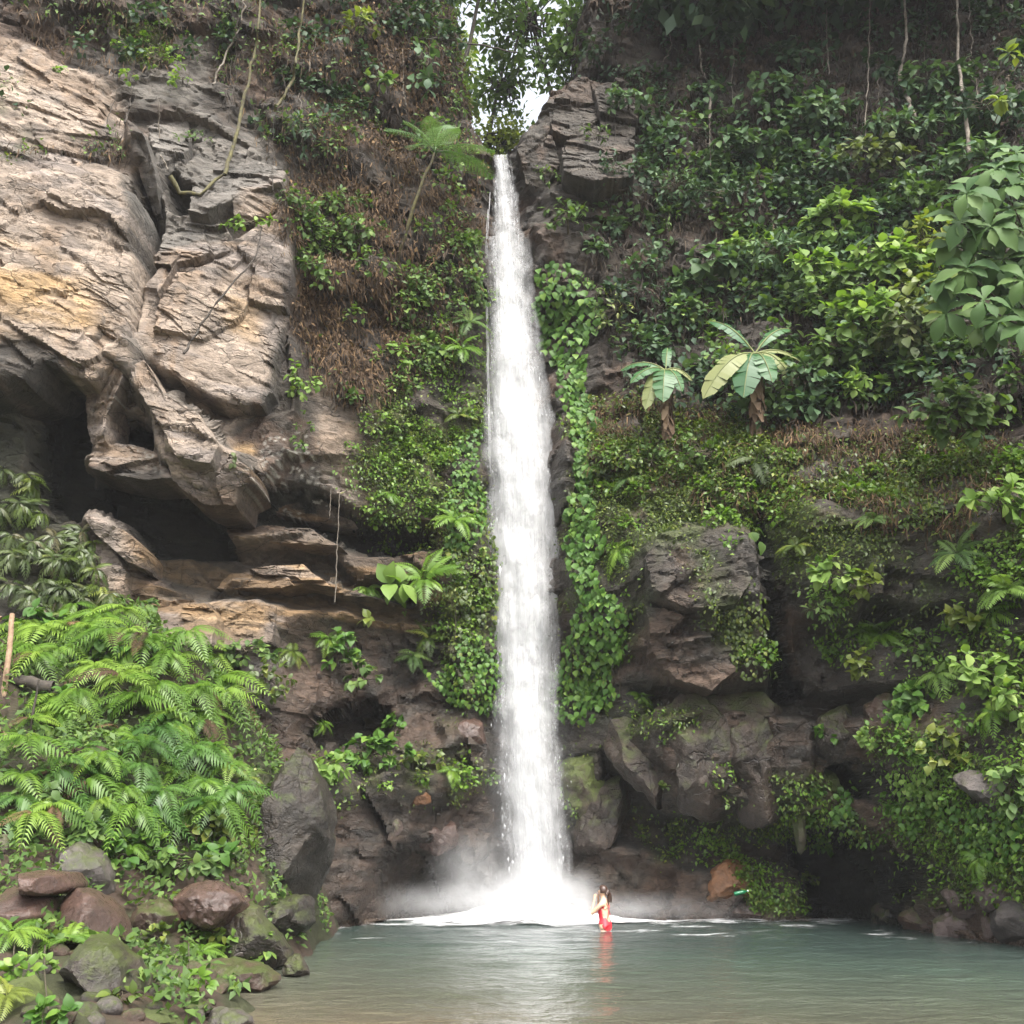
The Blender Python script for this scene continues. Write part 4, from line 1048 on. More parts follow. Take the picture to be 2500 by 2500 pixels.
RM = {
    'wall': rock_mat('dark_brown_wall_stone', False, (0.036, 0.028, 0.021), (0.024, 0.02, 0.016), moss=0.28, rough=0.4, bump=0.6, scale=1.4, aniso=(1, 1, 1.2), joints=0.6),
    'wallmoss': rock_mat('dark_mossy_wall_stone', False, (0.046, 0.038, 0.026), (0.03, 0.028, 0.018), moss=0.42, rough=0.6, bump=0.6, scale=1.4, aniso=(1, 1, 1.2)),
    'red': rock_mat('red_brown_stone', False, (0.09, 0.053, 0.04), (0.055, 0.036, 0.029), rough=0.3, spec=0.5, bump=0.45, scale=1.3, aniso=(1, 1, 1.2)),
    'redmoss': rock_mat('red_brown_mossy_stone', False, (0.085, 0.053, 0.038), (0.055, 0.038, 0.029), moss=0.34, rough=0.45, bump=0.5, scale=1.3, aniso=(1, 1, 1.2)),
    'grey': rock_mat('grey_stone', False, (0.11, 0.092, 0.083), (0.065, 0.057, 0.052), moss=0.30, rough=0.5, bump=0.5, scale=1.2, aniso=(1, 1, 1.2)),
    'dark': rock_mat('dark_wet_stone', False, (0.06, 0.045, 0.036), (0.04, 0.034, 0.03), moss=0.37, rough=0.42, bump=0.5, scale=1.0, aniso=(1, 1, 1.2)),
    'brown': rock_mat('brown_wet_stone', False, (0.06, 0.043, 0.032), (0.036, 0.029, 0.024), moss=0.36, rough=0.4, bump=0.6, scale=0.9, aniso=(1, 1, 1.2), joints=0.8),
    'moss': rock_mat('mossy_stone', False, (0.085, 0.07, 0.05), (0.06, 0.05, 0.035), moss=0.55, rough=0.75, bump=0.5, scale=1.0, aniso=(1, 1, 1.2)),
    'bright': rock_mat('bright_moss_stone', False, (0.085, 0.062, 0.045), (0.06, 0.05, 0.035), moss=0.56, rough=0.7, bump=0.5, scale=1.0, mosscol=(0.066, 0.082, 0.02), aniso=(1, 1, 1.2)),
    'orange': rock_mat('orange_brown_stone', False, (0.19, 0.085, 0.035), (0.12, 0.06, 0.03), rough=0.5, bump=0.5, scale=1.2, aniso=(1, 1, 1.2)),
    'pink': rock_mat('pinkish_grey_stone', False, (0.15, 0.108, 0.095), (0.09, 0.068, 0.06), moss=0.34, rough=0.45, bump=0.5, scale=1.1, aniso=(1, 1, 1.2)),
}
ROCKS = [  # outline, depth (None: where it leans on the cliff), half thickness, stone, name, label, group
    ([(-25, 2040), (20, 2034), (45, 2062), (50, 2090), (10, 2102), (-25, 2096)], 15.2, 0.3, 'pink', 'boulder', 'small pinkish boulder above the cracked red boulder'),
    ([(100, 2145), (125, 2095), (160, 2050), (188, 2046), (232, 2075), (256, 2112), (268, 2180), (235, 2200), (170, 2185), (115, 2165)], 15.6, 0.6, 'grey', 'boulder', 'grey boulder with a pointed top behind the cracked red boulder'),
    ([(312, 2250), (342, 2202), (400, 2188), (432, 2228), (428, 2305), (350, 2310)], 15.2, 0.5, 'redmoss', 'boulder', 'brown moss-tinged boulder between the cracked and the knobbly red boulders'),
    ([(418, 2195), (442, 2162), (480, 2146), (540, 2158), (582, 2184), (604, 2212), (606, 2265), (560, 2290), (500, 2272), (470, 2255), (428, 2248)], 14.8, 0.6, 'red', 'boulder', 'knobbly wet red-brown boulder above the leafy shore plant'),
    ([(560, 2230), (610, 2195), (645, 2250), (705, 2322), (722, 2356), (640, 2362), (560, 2352), (500, 2340)], 15.0, 0.6, 'brown', 'boulder', 'sloping brown boulder running down into the pool'),
    ([(150, 2290), (210, 2274), (282, 2300), (322, 2345), (346, 2400), (340, 2432), (290, 2452), (220, 2432), (168, 2400), (140, 2340)], 11.8, 0.6, 'dark', 'boulder', 'large dark mossy boulder behind the fern clump at lower left'),
    ([(255, 2500), (280, 2470), (322, 2452), (382, 2465), (432, 2490), (464, 2540), (240, 2540)], 10.0, 0.4, 'moss', 'boulder', 'flat moss-covered boulder at the bottom edge of the shore'),
    ([(500, 2490), (520, 2464), (572, 2464), (612, 2490), (618, 2540), (500, 2540)], 10.4, 0.3, 'grey', 'boulder', 'grey boulder half in the water at the bottom edge'),
    ([(690, 2365), (705, 2336), (728, 2330), (746, 2356), (765, 2392), (700, 2392)], 14.4, 0.25, 'brown', 'boulder', 'small round brown boulder standing in the shallow water'),
    ([(165, 2445), (200, 2448), (242, 2470), (240, 2510), (170, 2510)], 10.2, 0.22, 'dark', 'stone', 'dark stone left of the flat mossy boulder'),
    ([(430, 2455), (470, 2430), (512, 2460), (492, 2500), (440, 2500)], 10.7, 0.22, 'dark', 'stone', 'dark stone between the flat mossy boulder and the grey one'),
    ([(388, 2345), (410, 2328), (428, 2348), (400, 2362)], 13.4, 0.16, 'brown', 'stone', 'small brown stone left of the leafy shore plant'),
    ([(410, 2395), (470, 2350), (560, 2345), (650, 2365), (690, 2395), (640, 2425), (520, 2425)], 13.0, 0.6, 'redmoss', 'boulder', 'brown earthy boulder that carries the leafy shore plant'),
    ([(-40, 2420), (40, 2385), (95, 2430), (115, 2520), (-40, 2530)], 9.8, 0.5, 'bright', 'boulder', 'bright mossy boulder in the lower left corner'),
    ([(590, 2060), (606, 1935), (660, 1838), (706, 1802), (757, 1862), (804, 1945), (816, 2040), (804, 2130), (772, 2215), (700, 2242), (630, 2215), (594, 2140)], 17.9, 1.1, 'wall', 'boulder', 'tall dark boulder with mossy flank beside the fern bank'),
    ([(590, 2190), (690, 2195), (770, 2185), (760, 2300), (660, 2310), (600, 2280)], 18.4, 0.9, 'wall', 'boulder', 'dark boulder at the water under the tall dark boulder'),
    # right of the waterfall
    ([(1375, 1850), (1440, 1812), (1490, 1812), (1478, 1900), (1462, 1960), (1432, 2035), (1400, 2030), (1378, 1960)], None, 0.6, 'bright', 'boulder', 'bright mossy slanting boulder beside the foot of the waterfall'),
    ([(1398, 2045), (1440, 1955), (1490, 1895), (1540, 1905), (1548, 1960), (1512, 2005), (1482, 2062), (1440, 2105), (1408, 2095)], None, 0.6, 'brown', 'boulder', 'brown slanting boulder under the bright mossy one'),
    ([(1478, 1832), (1500, 1770), (1592, 1750), (1645, 1850), (1655, 1950), (1640, 1990), (1600, 1968), (1560, 1914), (1518, 1872)], None, 0.7, 'brown', 'rock_block', 'leftmost hanging block of the brown overhang right of the waterfall'),
    ([(1585, 1720), (1700, 1700), (1772, 1770), (1805, 1850), (1802, 1965), (1740, 1998), (1660, 1968), (1648, 1860)], None, 0.8, 'brown', 'rock_block', 'broad middle block of the brown overhang right of the waterfall'),
    ([(1715, 1710), (1850, 1690), (1925, 1760), (1918, 1860), (1902, 1995), (1812, 2012), (1800, 1900), (1762, 1800)], None, 0.8, 'brown', 'rock_block', 'rightmost block of the brown overhang with a mossy lower lip'),
    ([(1940, 1890), (1970, 1866), (2022, 1880), (2066, 1960), (2052, 2000), (1968, 1998), (1948, 1960)], None, 0.6, 'bright', 'rock_block', 'moss-dusted block right of the hanging stone tooth'),
    ([(1928, 1850), (1948, 1860), (1966, 1990), (1974, 2060), (1958, 2090), (1944, 2060), (1934, 1960)], None, 0.25, 'moss', 'stone_tooth', 'narrow stone tooth hanging over the dark cave'),
    ([(2005, 1755), (2090, 1715), (2116, 1790), (2095, 1858), (2030, 1858), (1988, 1820)], None, 0.5, 'brown', 'rock_block', 'brown block above the upper small cave'),
    ([(2118, 1722), (2158, 1688), (2194, 1700), (2196, 1772), (2128, 1796)], None, 0.5, 'redmoss', 'rock_block', 'rounded red-brown block under the bright shrubs'),
    ([(1708, 2172), (1730, 2130), (1790, 2103), (1842, 2118), (1856, 2172), (1800, 2196), (1730, 2194)], None, 0.5, 'orange', 'boulder', 'orange-brown boulder behind the green bottle'),
    ([(1640, 2225), (1740, 2185), (1850, 2200), (1930, 2232), (1905, 2258), (1680, 2254)], None, 0.6, 'red', 'boulder', 'low red-brown boulder at the waterline in front of the orange one'),
    ([(2303, 2182), (2342, 2158), (2402, 2192), (2414, 2232), (2350, 2240)], None, 0.35, 'pink', 'boulder', 'pinkish grey block under the mossy bulge at the right shore'),
    ([(2384, 2182), (2430, 2136), (2484, 2158), (2464, 2226), (2412, 2222)], None, 0.4, 'pink', 'boulder', 'larger pinkish grey block right of its twin at the right shore'),
    ([(2288, 2248), (2330, 2218), (2410, 2232), (2418, 2305), (2298, 2302)], None, 0.4, 'pink', 'boulder', 'wide pink block standing in the water at the right shore'),
    ([(2402, 2236), (2444, 2236), (2460, 2306), (2412, 2308)], None, 0.3, 'pink', 'boulder', 'narrow pink block standing in the water at the right shore'),
    ([(2452, 2200), (2500, 2134), (2590, 2150), (2590, 2340), (2480, 2330), (2448, 2262)], None, 0.6, 'grey', 'boulder', 'large grey boulder at the right edge of the photo by the water'),
    ([(2128, 2212), (2180, 2205), (2215, 2262), (2150, 2285)], None, 0.4, 'dark', 'boulder', 'dark mossy boulder at the mouth of the cave'),
    ([(2200, 2240), (2260, 2205), (2300, 2240), (2290, 2290), (2220, 2290)], None, 0.4, 'redmoss', 'boulder', 'reddish boulder between the cave and the pink blocks'),
    ([(2326, 1890), (2420, 1876), (2494, 1900), (2482, 1962), (2450, 1998), (2388, 1944)], None, 0.4, 'grey', 'rock_block', 'smooth pale block set in the mossy bulge'),
    ([(2290, 1790), (2330, 1760), (2400, 1775), (2420, 1810), (2340, 1830)], None, 0.3, 'redmoss', 'rock_block', 'small orange-tinged block high on the mossy bulge'),
    # left of the waterfall
    ([(998, 2045), (1050, 1998), (1102, 2008), (1116, 2062), (1060, 2085)], None, 0.35, 'red', 'boulder', 'wet reddish rock left of the foot of the waterfall'),
    ([(944, 2000), (966, 1983), (984, 2010), (978, 2054), (950, 2054)], None, 0.25, 'pink', 'stone', 'pale squarish stone in the dark wall left of the waterfall'),
    ([(1094, 1795), (1120, 1748), (1174, 1758), (1188, 1820), (1110, 1836)], None, 0.45, 'red', 'boulder', 'shiny red rock under the creeper left of the waterfall'),
    ([(1066, 1856), (1110, 1806), (1166, 1832), (1136, 1880)], None, 0.4, 'brown', 'boulder', 'brown rock with mossy top below the shiny red rock'),
    ([(1000, 1945), (1020, 1918), (1048, 1930), (1050, 1960), (1010, 1966)], None, 0.2, 'orange', 'stone', 'small orange stone in the dark wall left of the waterfall'),
]
for k, (poly, Yd, T, ms, nm, lab) in enumerate(ROCKS):
    pc = np.array(poly, float).mean(0)
    if Yd is None:
        Yd = hit(*pc)[0].y + T * 0.35
        poly = [tuple(pc + (np.array(q) - pc) * 1.1) for q in poly]
    else:
        Yd = min(hit(pc[0], min(np.array(poly)[:, 1].max() - 8, 2480))[0].y + T * 0.7, Yd + 0.5)
    me, c = rock_mesh(nm, poly, Yd, T, 500 + k, RM[ms], cuts=20, rough=0.16)
    o = link(nm, me, crease=26); o.location = c
    tag(o, lab, 'boulder' if nm == 'boulder' else ('stone' if nm == 'stone' else 'rock'))
CR = [[(28, 2152), (90, 2126), (166, 2131), (190, 2165), (165, 2179), (138, 2186), (96, 2181), (78, 2166)],
      [(-10, 2160), (74, 2168), (92, 2186), (134, 2190), (150, 2230), (120, 2274), (60, 2275), (-10, 2250)],
      [(146, 2190), (192, 2168), (242, 2190), (277, 2225), (292, 2260), (306, 2320), (270, 2335), (188, 2312), (180, 2262), (157, 2225)],
      [(124, 2276), (153, 2237), (175, 2266), (186, 2312), (150, 2318)]]
CY = hit(150, 2300)[0].y + 0.45
base = P(150, 2300, CY)
cr = thing('cracked_boulder', base, 'big red-brown boulder split by deep cracks on the left shore', 'boulder')
for k, poly in enumerate(CR):
    me, c = rock_mesh('rock_chunk', poly, CY, 0.7, 600 + k, RM['red'], cuts=5, rough=0.06, anchor=base, boxy=3.0)
    link('rock_chunk', me, parent=cr, crease=40)
# pebbles of the stony shore
PEB = [(in_p[0], in_p[1]) for in_p in in_poly([(120, 2330), (420, 2300), (560, 2410), (470, 2500), (60, 2500), (60, 2400)], 46)]
pp, _, ob = hits([q[0] for q in PEB], [q[1] for q in PEB])
pm = [rock_mesh('pebble', [(1250 + 100 * math.cos(t), 1250 + 80 * math.sin(t)) for t in np.linspace(0, 6.28, 10)[:-1]], 26, 0.8, 700 + k, RM[m], ang=20, rings=6)[0] for k, m in enumerate(('redmoss', 'dark', 'grey'))]
for k in range(46):
    o = bpy.data.objects.new('pebble', pm[k % 3]); C.objects.link(o)
    s = random.uniform(0.05, 0.15)
    o.location = pp[k] + np.array([0, 0, s * 0.1]); o.scale = (s, s, s * 0.8); o.rotation_euler = (random.uniform(-.4, .4), random.uniform(-.4, .4), random.uniform(0, 6.3))
    tag(o, 'small brown or grey pebble lying between the boulders of the left shore', 'pebble', 'pebbles on the left shore')

# ------------------------------------------------------------------ leaf shapes (axis +Y, face +Z, length 1)
PROF = {'ovate': [0, .30, .46, .42, .26, 0], 'lance': [0, .16, .24, .22, .13, 0], 'obov': [0.03, .13, .27, .42, .36, 0.0], 'heart': [.2, .56, .56, .42, .22, 0], 'round': [.1, .5, .62, .58, .38, .02]}
def leaf_arr(kind='ovate', fold=0.18, droop=0.25, ribs=0.0, n=5, wid=1.0, seed=0):
    t = np.linspace(0, 1, n + 1)
    w = np.interp(t, np.linspace(0, 1, 6), PROF[kind]) * 0.5 * 1.6 * wid
    g = np.random.default_rng(seed)
    y = t - 0.1 * droop * t * t
    z = 0.12 * droop - droop * t * t + 0.25 * droop * t
    zz = ribs * np.where(np.arange(n + 1) % 2, 1, -1) if ribs else 0
    L = np.stack([-w, y + 0.03, z + fold * w + zz], -1); M = np.stack([0 * w, y, z], -1); Rr = np.stack([w, y + 0.03, z + fold * w + zz], -1)
    V = np.stack([L, M, Rr], 1).reshape(-1, 3)
    return V, grid_faces(n + 1, 3)

def leaf_small():
    return np.array([[0, 0, 0], [-.27, .42, .06], [0, .45, 0], [.27, .42, .06], [0, 1, -.18]], float), np.array([[0, 2, 4, 1], [0, 3, 4, 2]])

def frond_arr(pairs=18, droop=0.55, rise=0.35, plen=0.3, pw=0.055, fwd=0.35, seed=0, pdroop=0.35, taper=0.1):
    g = np.random.default_rng(seed)
    t = np.linspace(0, 1, 12)
    rc = np.stack([g.normal(0, 0.1) * t * t, t * (1 - 0.25 * droop * t), rise * t - (rise + droop) * t * t * 0.9], -1)
    v, f = tube(rc, np.linspace(0.012, 0.003, 12), 3)
    V, F = [v], [f]
    n = len(v)
    for k in range(pairs):
        tk = 0.1 + 0.9 * (k + 0.5) / pairs
        b = np.array([np.interp(tk, t, rc[:, q]) for q in range(3)])
        b2 = np.array([np.interp(min(1, tk + 0.03), t, rc[:, q]) for q in range(3)])
        ax = (b2 - b) / (np.linalg.norm(b2 - b) + 1e-9)
        L = plen * (np.sin(np.pi * np.clip(tk * (1 - taper) + taper * 1.2, 0, 1)) ** 0.75) * g.uniform(0.88, 1.08) + 0.01
        for s in (-1, 1):
            d = np.array([s, 0, 0]) + ax * fwd * g.uniform(0.8, 1.3); d /= np.linalg.norm(d)
            up = np.cross(np.array([1.0, 0, 0]), ax); up /= np.linalg.norm(up) + 1e-9
            tip = b + d * L - up * 0 + np.array([0, 0, -pdroop * L * g.uniform(0.6, 1.3)])
            mid = b + d * L * 0.45 + up * 0.012
            V.append(np.array([b - ax * pw * 0.3, mid - ax * pw * 0.6, tip, mid + ax * pw * 0.6])); F.append(np.array([[0, 1, 2, 3]]) + n if s > 0 else np.array([[3, 2, 1, 0]]) + n)
            n += 4
    return np.vstack(V), np.vstack(F)

def bifrond_arr(pairs=15, seed=0):
    """A twice-divided tree-fern frond."""
    g = np.random.default_rng(seed)
    t = np.linspace(0, 1, 12)
    rc = np.stack([0 * t, t * 0.95, 0.30 * t - 0.5 * t * t], -1)
    v, f = tube(rc, np.linspace(0.012, 0.003, 12), 3)
    V, F = [v], [f]; n = len(v)
    for k in range(pairs):
        tk = 0.14 + 0.86 * (k + 0.5) / pairs
        b = np.array([np.interp(tk, t, rc[:, q]) for q in range(3)])
        L = 0.33 * np.sin(np.pi * (0.12 + 0.85 * tk)) ** 0.8
        for s in (-1, 1):
            d = np.array([s * 0.86, 0.5, -0.25 + g.normal(0, 0.05)]); d /= np.linalg.norm(d)
            sd = np.array([-d[1], d[0], 0]); sd /= np.linalg.norm(sd)
            for q in range(8):
                u = (q + 0.6) / 8
                c = b + d * L * u - np.array([0, 0, 0.12 * L * u * u])
                l2 = 0.052 * (1 - u) ** 0.6 + 0.012
                for s2 in (-1, 1):
                    e = sd * s2 * l2 + d * l2 * 0.4
                    V.append(np.array([c - d * 0.007, c + e * 0.5 - d * 0.009, c + e, c + e * 0.5 + d * 0.009])); F.append(np.array([[0, 1, 2, 3]]) + n); n += 4
    return np.vstack(V), np.vstack(F)

def frames(ax, nr):
    """Rotation matrices whose Y is ax and whose Z leans to nr."""
    ax = np.atleast_2d(np.asarray(ax, float)); nr = np.atleast_2d(np.asarray(nr, float))
    ax = ax / (np.linalg.norm(ax, axis=1, keepdims=True) + 1e-9)
    x = np.cross(ax, nr); x /= np.linalg.norm(x, axis=1, keepdims=True) + 1e-9
    z = np.cross(x, ax)
    return np.stack([x, ax, z], -1)

def mat4(Rm, loc, s):
    m = Matrix(((Rm[0, 0] * s, Rm[0, 1] * s, Rm[0, 2] * s, loc[0]), (Rm[1, 0] * s, Rm[1, 1] * s, Rm[1, 2] * s, loc[1]), (Rm[2, 0] * s, Rm[2, 1] * s, Rm[2, 2] * s, loc[2]), (0, 0, 0, 1)))
    return m

def swarm(name, proto, pts, Rm, sc, mat, parent=None, r=None):
    """Very many small pieces of one kind as one mesh."""
    V, F = proto
    n = len(pts)
    vv = np.einsum('nij,kj->nki', Rm, V) * np.asarray(sc)[:, None, None] + np.asarray(pts)[:, None]
    ff = F[None] + (np.arange(n) * len(V))[:, None, None]
    rnd = np.repeat(rng.random(n) if r is None else r, len(V))
    return link(name, mesh(name, vv.reshape(-1, 3), ff.reshape(-1, F.shape[1]), mat, attrs={'rnd': rnd}), parent=parent, smooth=False)

G = {
    'fern': leaf_mat('fern_green', (0.07, 0.145, 0.016), (0.12, 0.215, 0.026), (0.17, 0.26, 0.035), 0.35),
    'frondlight': leaf_mat('light_fern_green', (0.13, 0.215, 0.03), (0.19, 0.295, 0.045), None, 0.38),
    'frondmid': leaf_mat('mid_fern_green', (0.035, 0.09, 0.016), (0.07, 0.15, 0.024), None, 0.3),
    'ferndull': leaf_mat('dull_fern_green', (0.045, 0.07, 0.02), (0.075, 0.10, 0.03), (0.10, 0.085, 0.045), 0.25),
    'mid': leaf_mat('mid_green_leaf', (0.05, 0.098, 0.024), (0.095, 0.158, 0.036), (0.15, 0.22, 0.052), 0.3, 0.55, 0.3),
    'bright': leaf_mat('bright_green_leaf', (0.10, 0.18, 0.034), (0.165, 0.26, 0.055), (0.27, 0.36, 0.10), 0.38, 0.55, 0.3),
    'blue': leaf_mat('blue_green_leaf', (0.045, 0.092, 0.042), (0.085, 0.145, 0.06), (0.125, 0.195, 0.075), 0.25, 0.55, 0.3),
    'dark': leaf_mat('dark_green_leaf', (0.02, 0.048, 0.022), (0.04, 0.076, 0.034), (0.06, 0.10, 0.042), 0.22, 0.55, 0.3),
    'yellow': leaf_mat('yellow_green_leaf', (0.10, 0.14, 0.025), (0.16, 0.2, 0.035), (0.24, 0.26, 0.05), 0.38),
    'olive': leaf_mat('olive_leaf', (0.06, 0.085, 0.03), (0.11, 0.14, 0.05), (0.16, 0.17, 0.07), 0.28, 0.55, 0.3),
    'big': leaf_mat('large_leaf_green', (0.035, 0.08, 0.022), (0.07, 0.125, 0.034), (0.105, 0.165, 0.045), 0.2, 0.6, 0.22),
    'ivy': leaf_mat('ivy_green', (0.04, 0.10, 0.016), (0.08, 0.165, 0.024), (0.135, 0.22, 0.035), 0.25, 0.5, 0.3),
    'banana': leaf_mat('banana_green', (0.03, 0.095, 0.032), (0.05, 0.125, 0.042), None, 0.25, 0.42, 0.4),
    'bananapale': leaf_mat('banana_pale', (0.19, 0.22, 0.085), (0.22, 0.24, 0.10), None, 0.3, 0.45),
    'tfern': leaf_mat('tree_fern_green', (0.07, 0.135, 0.045), (0.11, 0.19, 0.06), None, 0.35),
    'dry': leaf_mat('dry_leaf', (0.035, 0.022, 0.013), (0.085, 0.052, 0.027), (0.19, 0.12, 0.06), 0.15, 0.7, 0.2),
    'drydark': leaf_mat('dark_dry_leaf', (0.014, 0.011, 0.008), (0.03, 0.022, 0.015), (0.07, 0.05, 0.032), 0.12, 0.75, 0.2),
    'cover': leaf_mat('cover_leaf', (0.038, 0.064, 0.012), (0.09, 0.13, 0.02), (0.19, 0.215, 0.038), 0.3),
}
STEM = bark_mat('green_brown_stem', (0.035, 0.03, 0.015), (0.075, 0.06, 0.035), 14)
BARK = bark_mat('pale_bark', (0.07, 0.055, 0.04), (0.2, 0.175, 0.14), 9)
BARKD = bark_mat('dark_bark', (0.022, 0.018, 0.014), (0.06, 0.048, 0.036), 9)
MOSSBARK = bark_mat('mossy_bark', (0.04, 0.033, 0.02), (0.10, 0.09, 0.028), 7)
WOOD = bark_mat('weathered_wood', (0.16, 0.10, 0.06), (0.28, 0.19, 0.12), 8)

_cache = {}
def lm(kind, mat, **kw):
    key = (kind, mat, tuple(sorted(kw.items())))
    if key not in _cache:
        V, F = leaf_arr(kind, **kw)
        _cache[key] = mesh('leaf', V, F, G[mat])
        _cache[key].polygons.foreach_set('use_smooth', np.ones(len(F), bool))
    return _cache[key]
def fm(mat, v=0, kind='frond'):
    key = ('frond', mat, v, kind)
    if key not in _cache:
        if kind == 'frond':
            V, F = frond_arr(pairs=17 + v, droop=0.35 + 0.18 * v, rise=0.3, plen=0.24 + 0.02 * v, seed=v)
        elif kind == 'hang':
            V, F = frond_arr(pairs=(20, 16, 23, 18, 22, 15)[v], droop=(1.0, 1.5, 1.2, 0.8, 1.7, 1.2)[v], rise=(0.35, 0.5, 0.25, 0.3, 0.55, 0.2)[v], plen=(0.29, 0.34, 0.25, 0.31, 0.28, 0.36)[v], pw=(0.045, 0.06, 0.04, 0.05, 0.045, 0.07)[v], seed=v + 3, pdroop=(0.25, 0.5, 0.3, 0.15, 0.45, 0.4)[v])
        elif kind == 'maiden':
            V, F = frond_arr(pairs=9, droop=0.9 + 0.2 * v, rise=0.1, plen=0.36, pw=0.12, fwd=0.6, seed=v, pdroop=0.7)
        elif kind == 'broad':
            V, F = frond_arr(pairs=16, droop=0.8 + 0.2 * v, rise=0.3, plen=0.34, pw=0.065, fwd=0.45, seed=v, pdroop=0.45, taper=0.15)
        else:
            V, F = bifrond_arr(seed=v)
        _cache[key] = mesh('frond', V, F, G[mat])
    return _cache[key]

def rnd_unit(n):
    v = rng.normal(0, 1, (n, 3))
    return v / np.linalg.norm(v, axis=1, keepdims=True)

# ------------------------------------------------------------------ plant builders
def fern(px, py, size, n, mat, label, group=None, kind='frond', lean=0.0, name='fern', out=0.12, el=0.45, cat='fern', hang=False):
    p, nr = hit(px, py)
    p = p + nr * out
    t = thing(name, p, label, cat, group)
    U = (nr * 0.7 + Vector((lean, -0.1, 0.9))).normalized()
    e1 = U.orthogonal().normalized(); e2 = U.cross(e1)
    ph = random.uniform(0, 6.28)
    k = 0; tries = 0
    while k < n and tries < n * 5:
        a = ph + k * 2.399 + random.uniform(-.3, .3); tries += 1
        d = (e1 * math.cos(a) + e2 * math.sin(a)) + U * random.uniform(el - 0.3, el + 0.35)
        d.normalize()
        if hang:
            h = (k / max(1, n - 1) - 0.5) * 2.5 + random.uniform(-.25, .25)
            d = Vector((math.sin(h), -math.cos(h) * 0.8, random.uniform(-0.1, 0.75))).normalized()
        if d.dot(nr) < -0.1:
            d = d - nr * (2 * d.dot(nr))
        k += 1
        Rm = frames(d, (U + Vector((0, 0, 0.3))) if not hang else Vector((random.uniform(-.3, .3), -0.5, 1)))[0]
        put('frond', fm(mat if not (hang and random.random() < 0.04) else 'dry', k % 3 if kind != 'hang' else random.randrange(6), kind), t, mat4(Rm, (0, 0, 0), size * random.uniform(0.7, 1.1)))
    return t

def shrub(cx, cy, rx, ry, n, leaf, mat, llen, label, group=None, off=0.5, per=6, name='shrub', cat='shrub', stem=True, droop=0.3, ribs=0.0, nn=4, deep=0.75, Yd=None, wid=1.0):
    """Leaves in tufts at the ends of twigs through a crown of the given outline."""
    p, nr = hit(cx, cy)
    if Yd is not None:
        c = P(cx, cy, Yd)
    else:
        dist_ = (p - cam.location).length
        c = p - (p - cam.location).normalized() * (off + 0.35 * rx / FPX * dist_)
    sc = (c - cam.location).length / FPX
    ax, az = rx * sc, ry * sc
    ay = min(ax, az) * deep
    foot = hit(cx + random.uniform(-.2, .2) * rx, min(cy + ry * 0.75, 2300))[0] if Yd is None else c + Vector((0, 0.6, -az))
    t = thing(name, foot, label, cat, group)
    loc = np.array(foot)
    K = max(3, n // per)
    dirs = rnd_unit(K); dirs[:, 1] -= 0.25; dirs[:, 2] += 0.15
    dirs /= np.linalg.norm(dirs, axis=1, keepdims=True)
    rad = 0.45 + 0.55 * rng.random(K) ** 0.6
    tips = np.array(c) + dirs * rad[:, None] * np.array([ax, ay, az])
    V, F = [], []
    kr_ = min(1.0, max(ax, az) / 0.8)
    tube(bez(loc, (loc + np.array(c)) / 2 + np.array([0, -0.15, 0.1]), np.array(c), 6), np.linspace(0.035, 0.02, 6) * kr_, 5, V, F)
    for q in range(0, K):
        tube(bez(np.array(c) + rng.normal(0, 0.05, 3), (np.array(c) + tips[q]) / 2 + np.array([0, 0, 0.08]), tips[q], 4), np.linspace(0.013, 0.005, 4) * kr_, 3, V, F)
    link('branches', mesh('branches', np.vstack(V) - loc, np.vstack(F), STEM), parent=t)
    meshes = [lm(leaf, mat, droop=droop, n=nn, ribs=ribs, wid=wid), lm(leaf, mat, droop=droop + 0.2, n=nn, ribs=ribs, wid=wid)]
    m = 0
    for q in range(K):
        td = dirs[q]
        for j in range(per):
            if m >= n:
                break
            a = td * 0.45 + rnd_unit(1)[0] * 0.85 + np.array([0, -0.1, -0.1])
            nz = np.array([0, -0.55, 1.0]) + td * 0.35 + rng.normal(0, 0.32, 3)
            Rm = frames(a, nz)[0]
            pos = tips[q] - td * rng.random() * min(ax, az) * 0.35 + a * 0.01
            put('leaf', meshes[m % 2], t, mat4(Rm, pos - loc, llen * random.uniform(0.65, 1.15)))
            m += 1
    return t

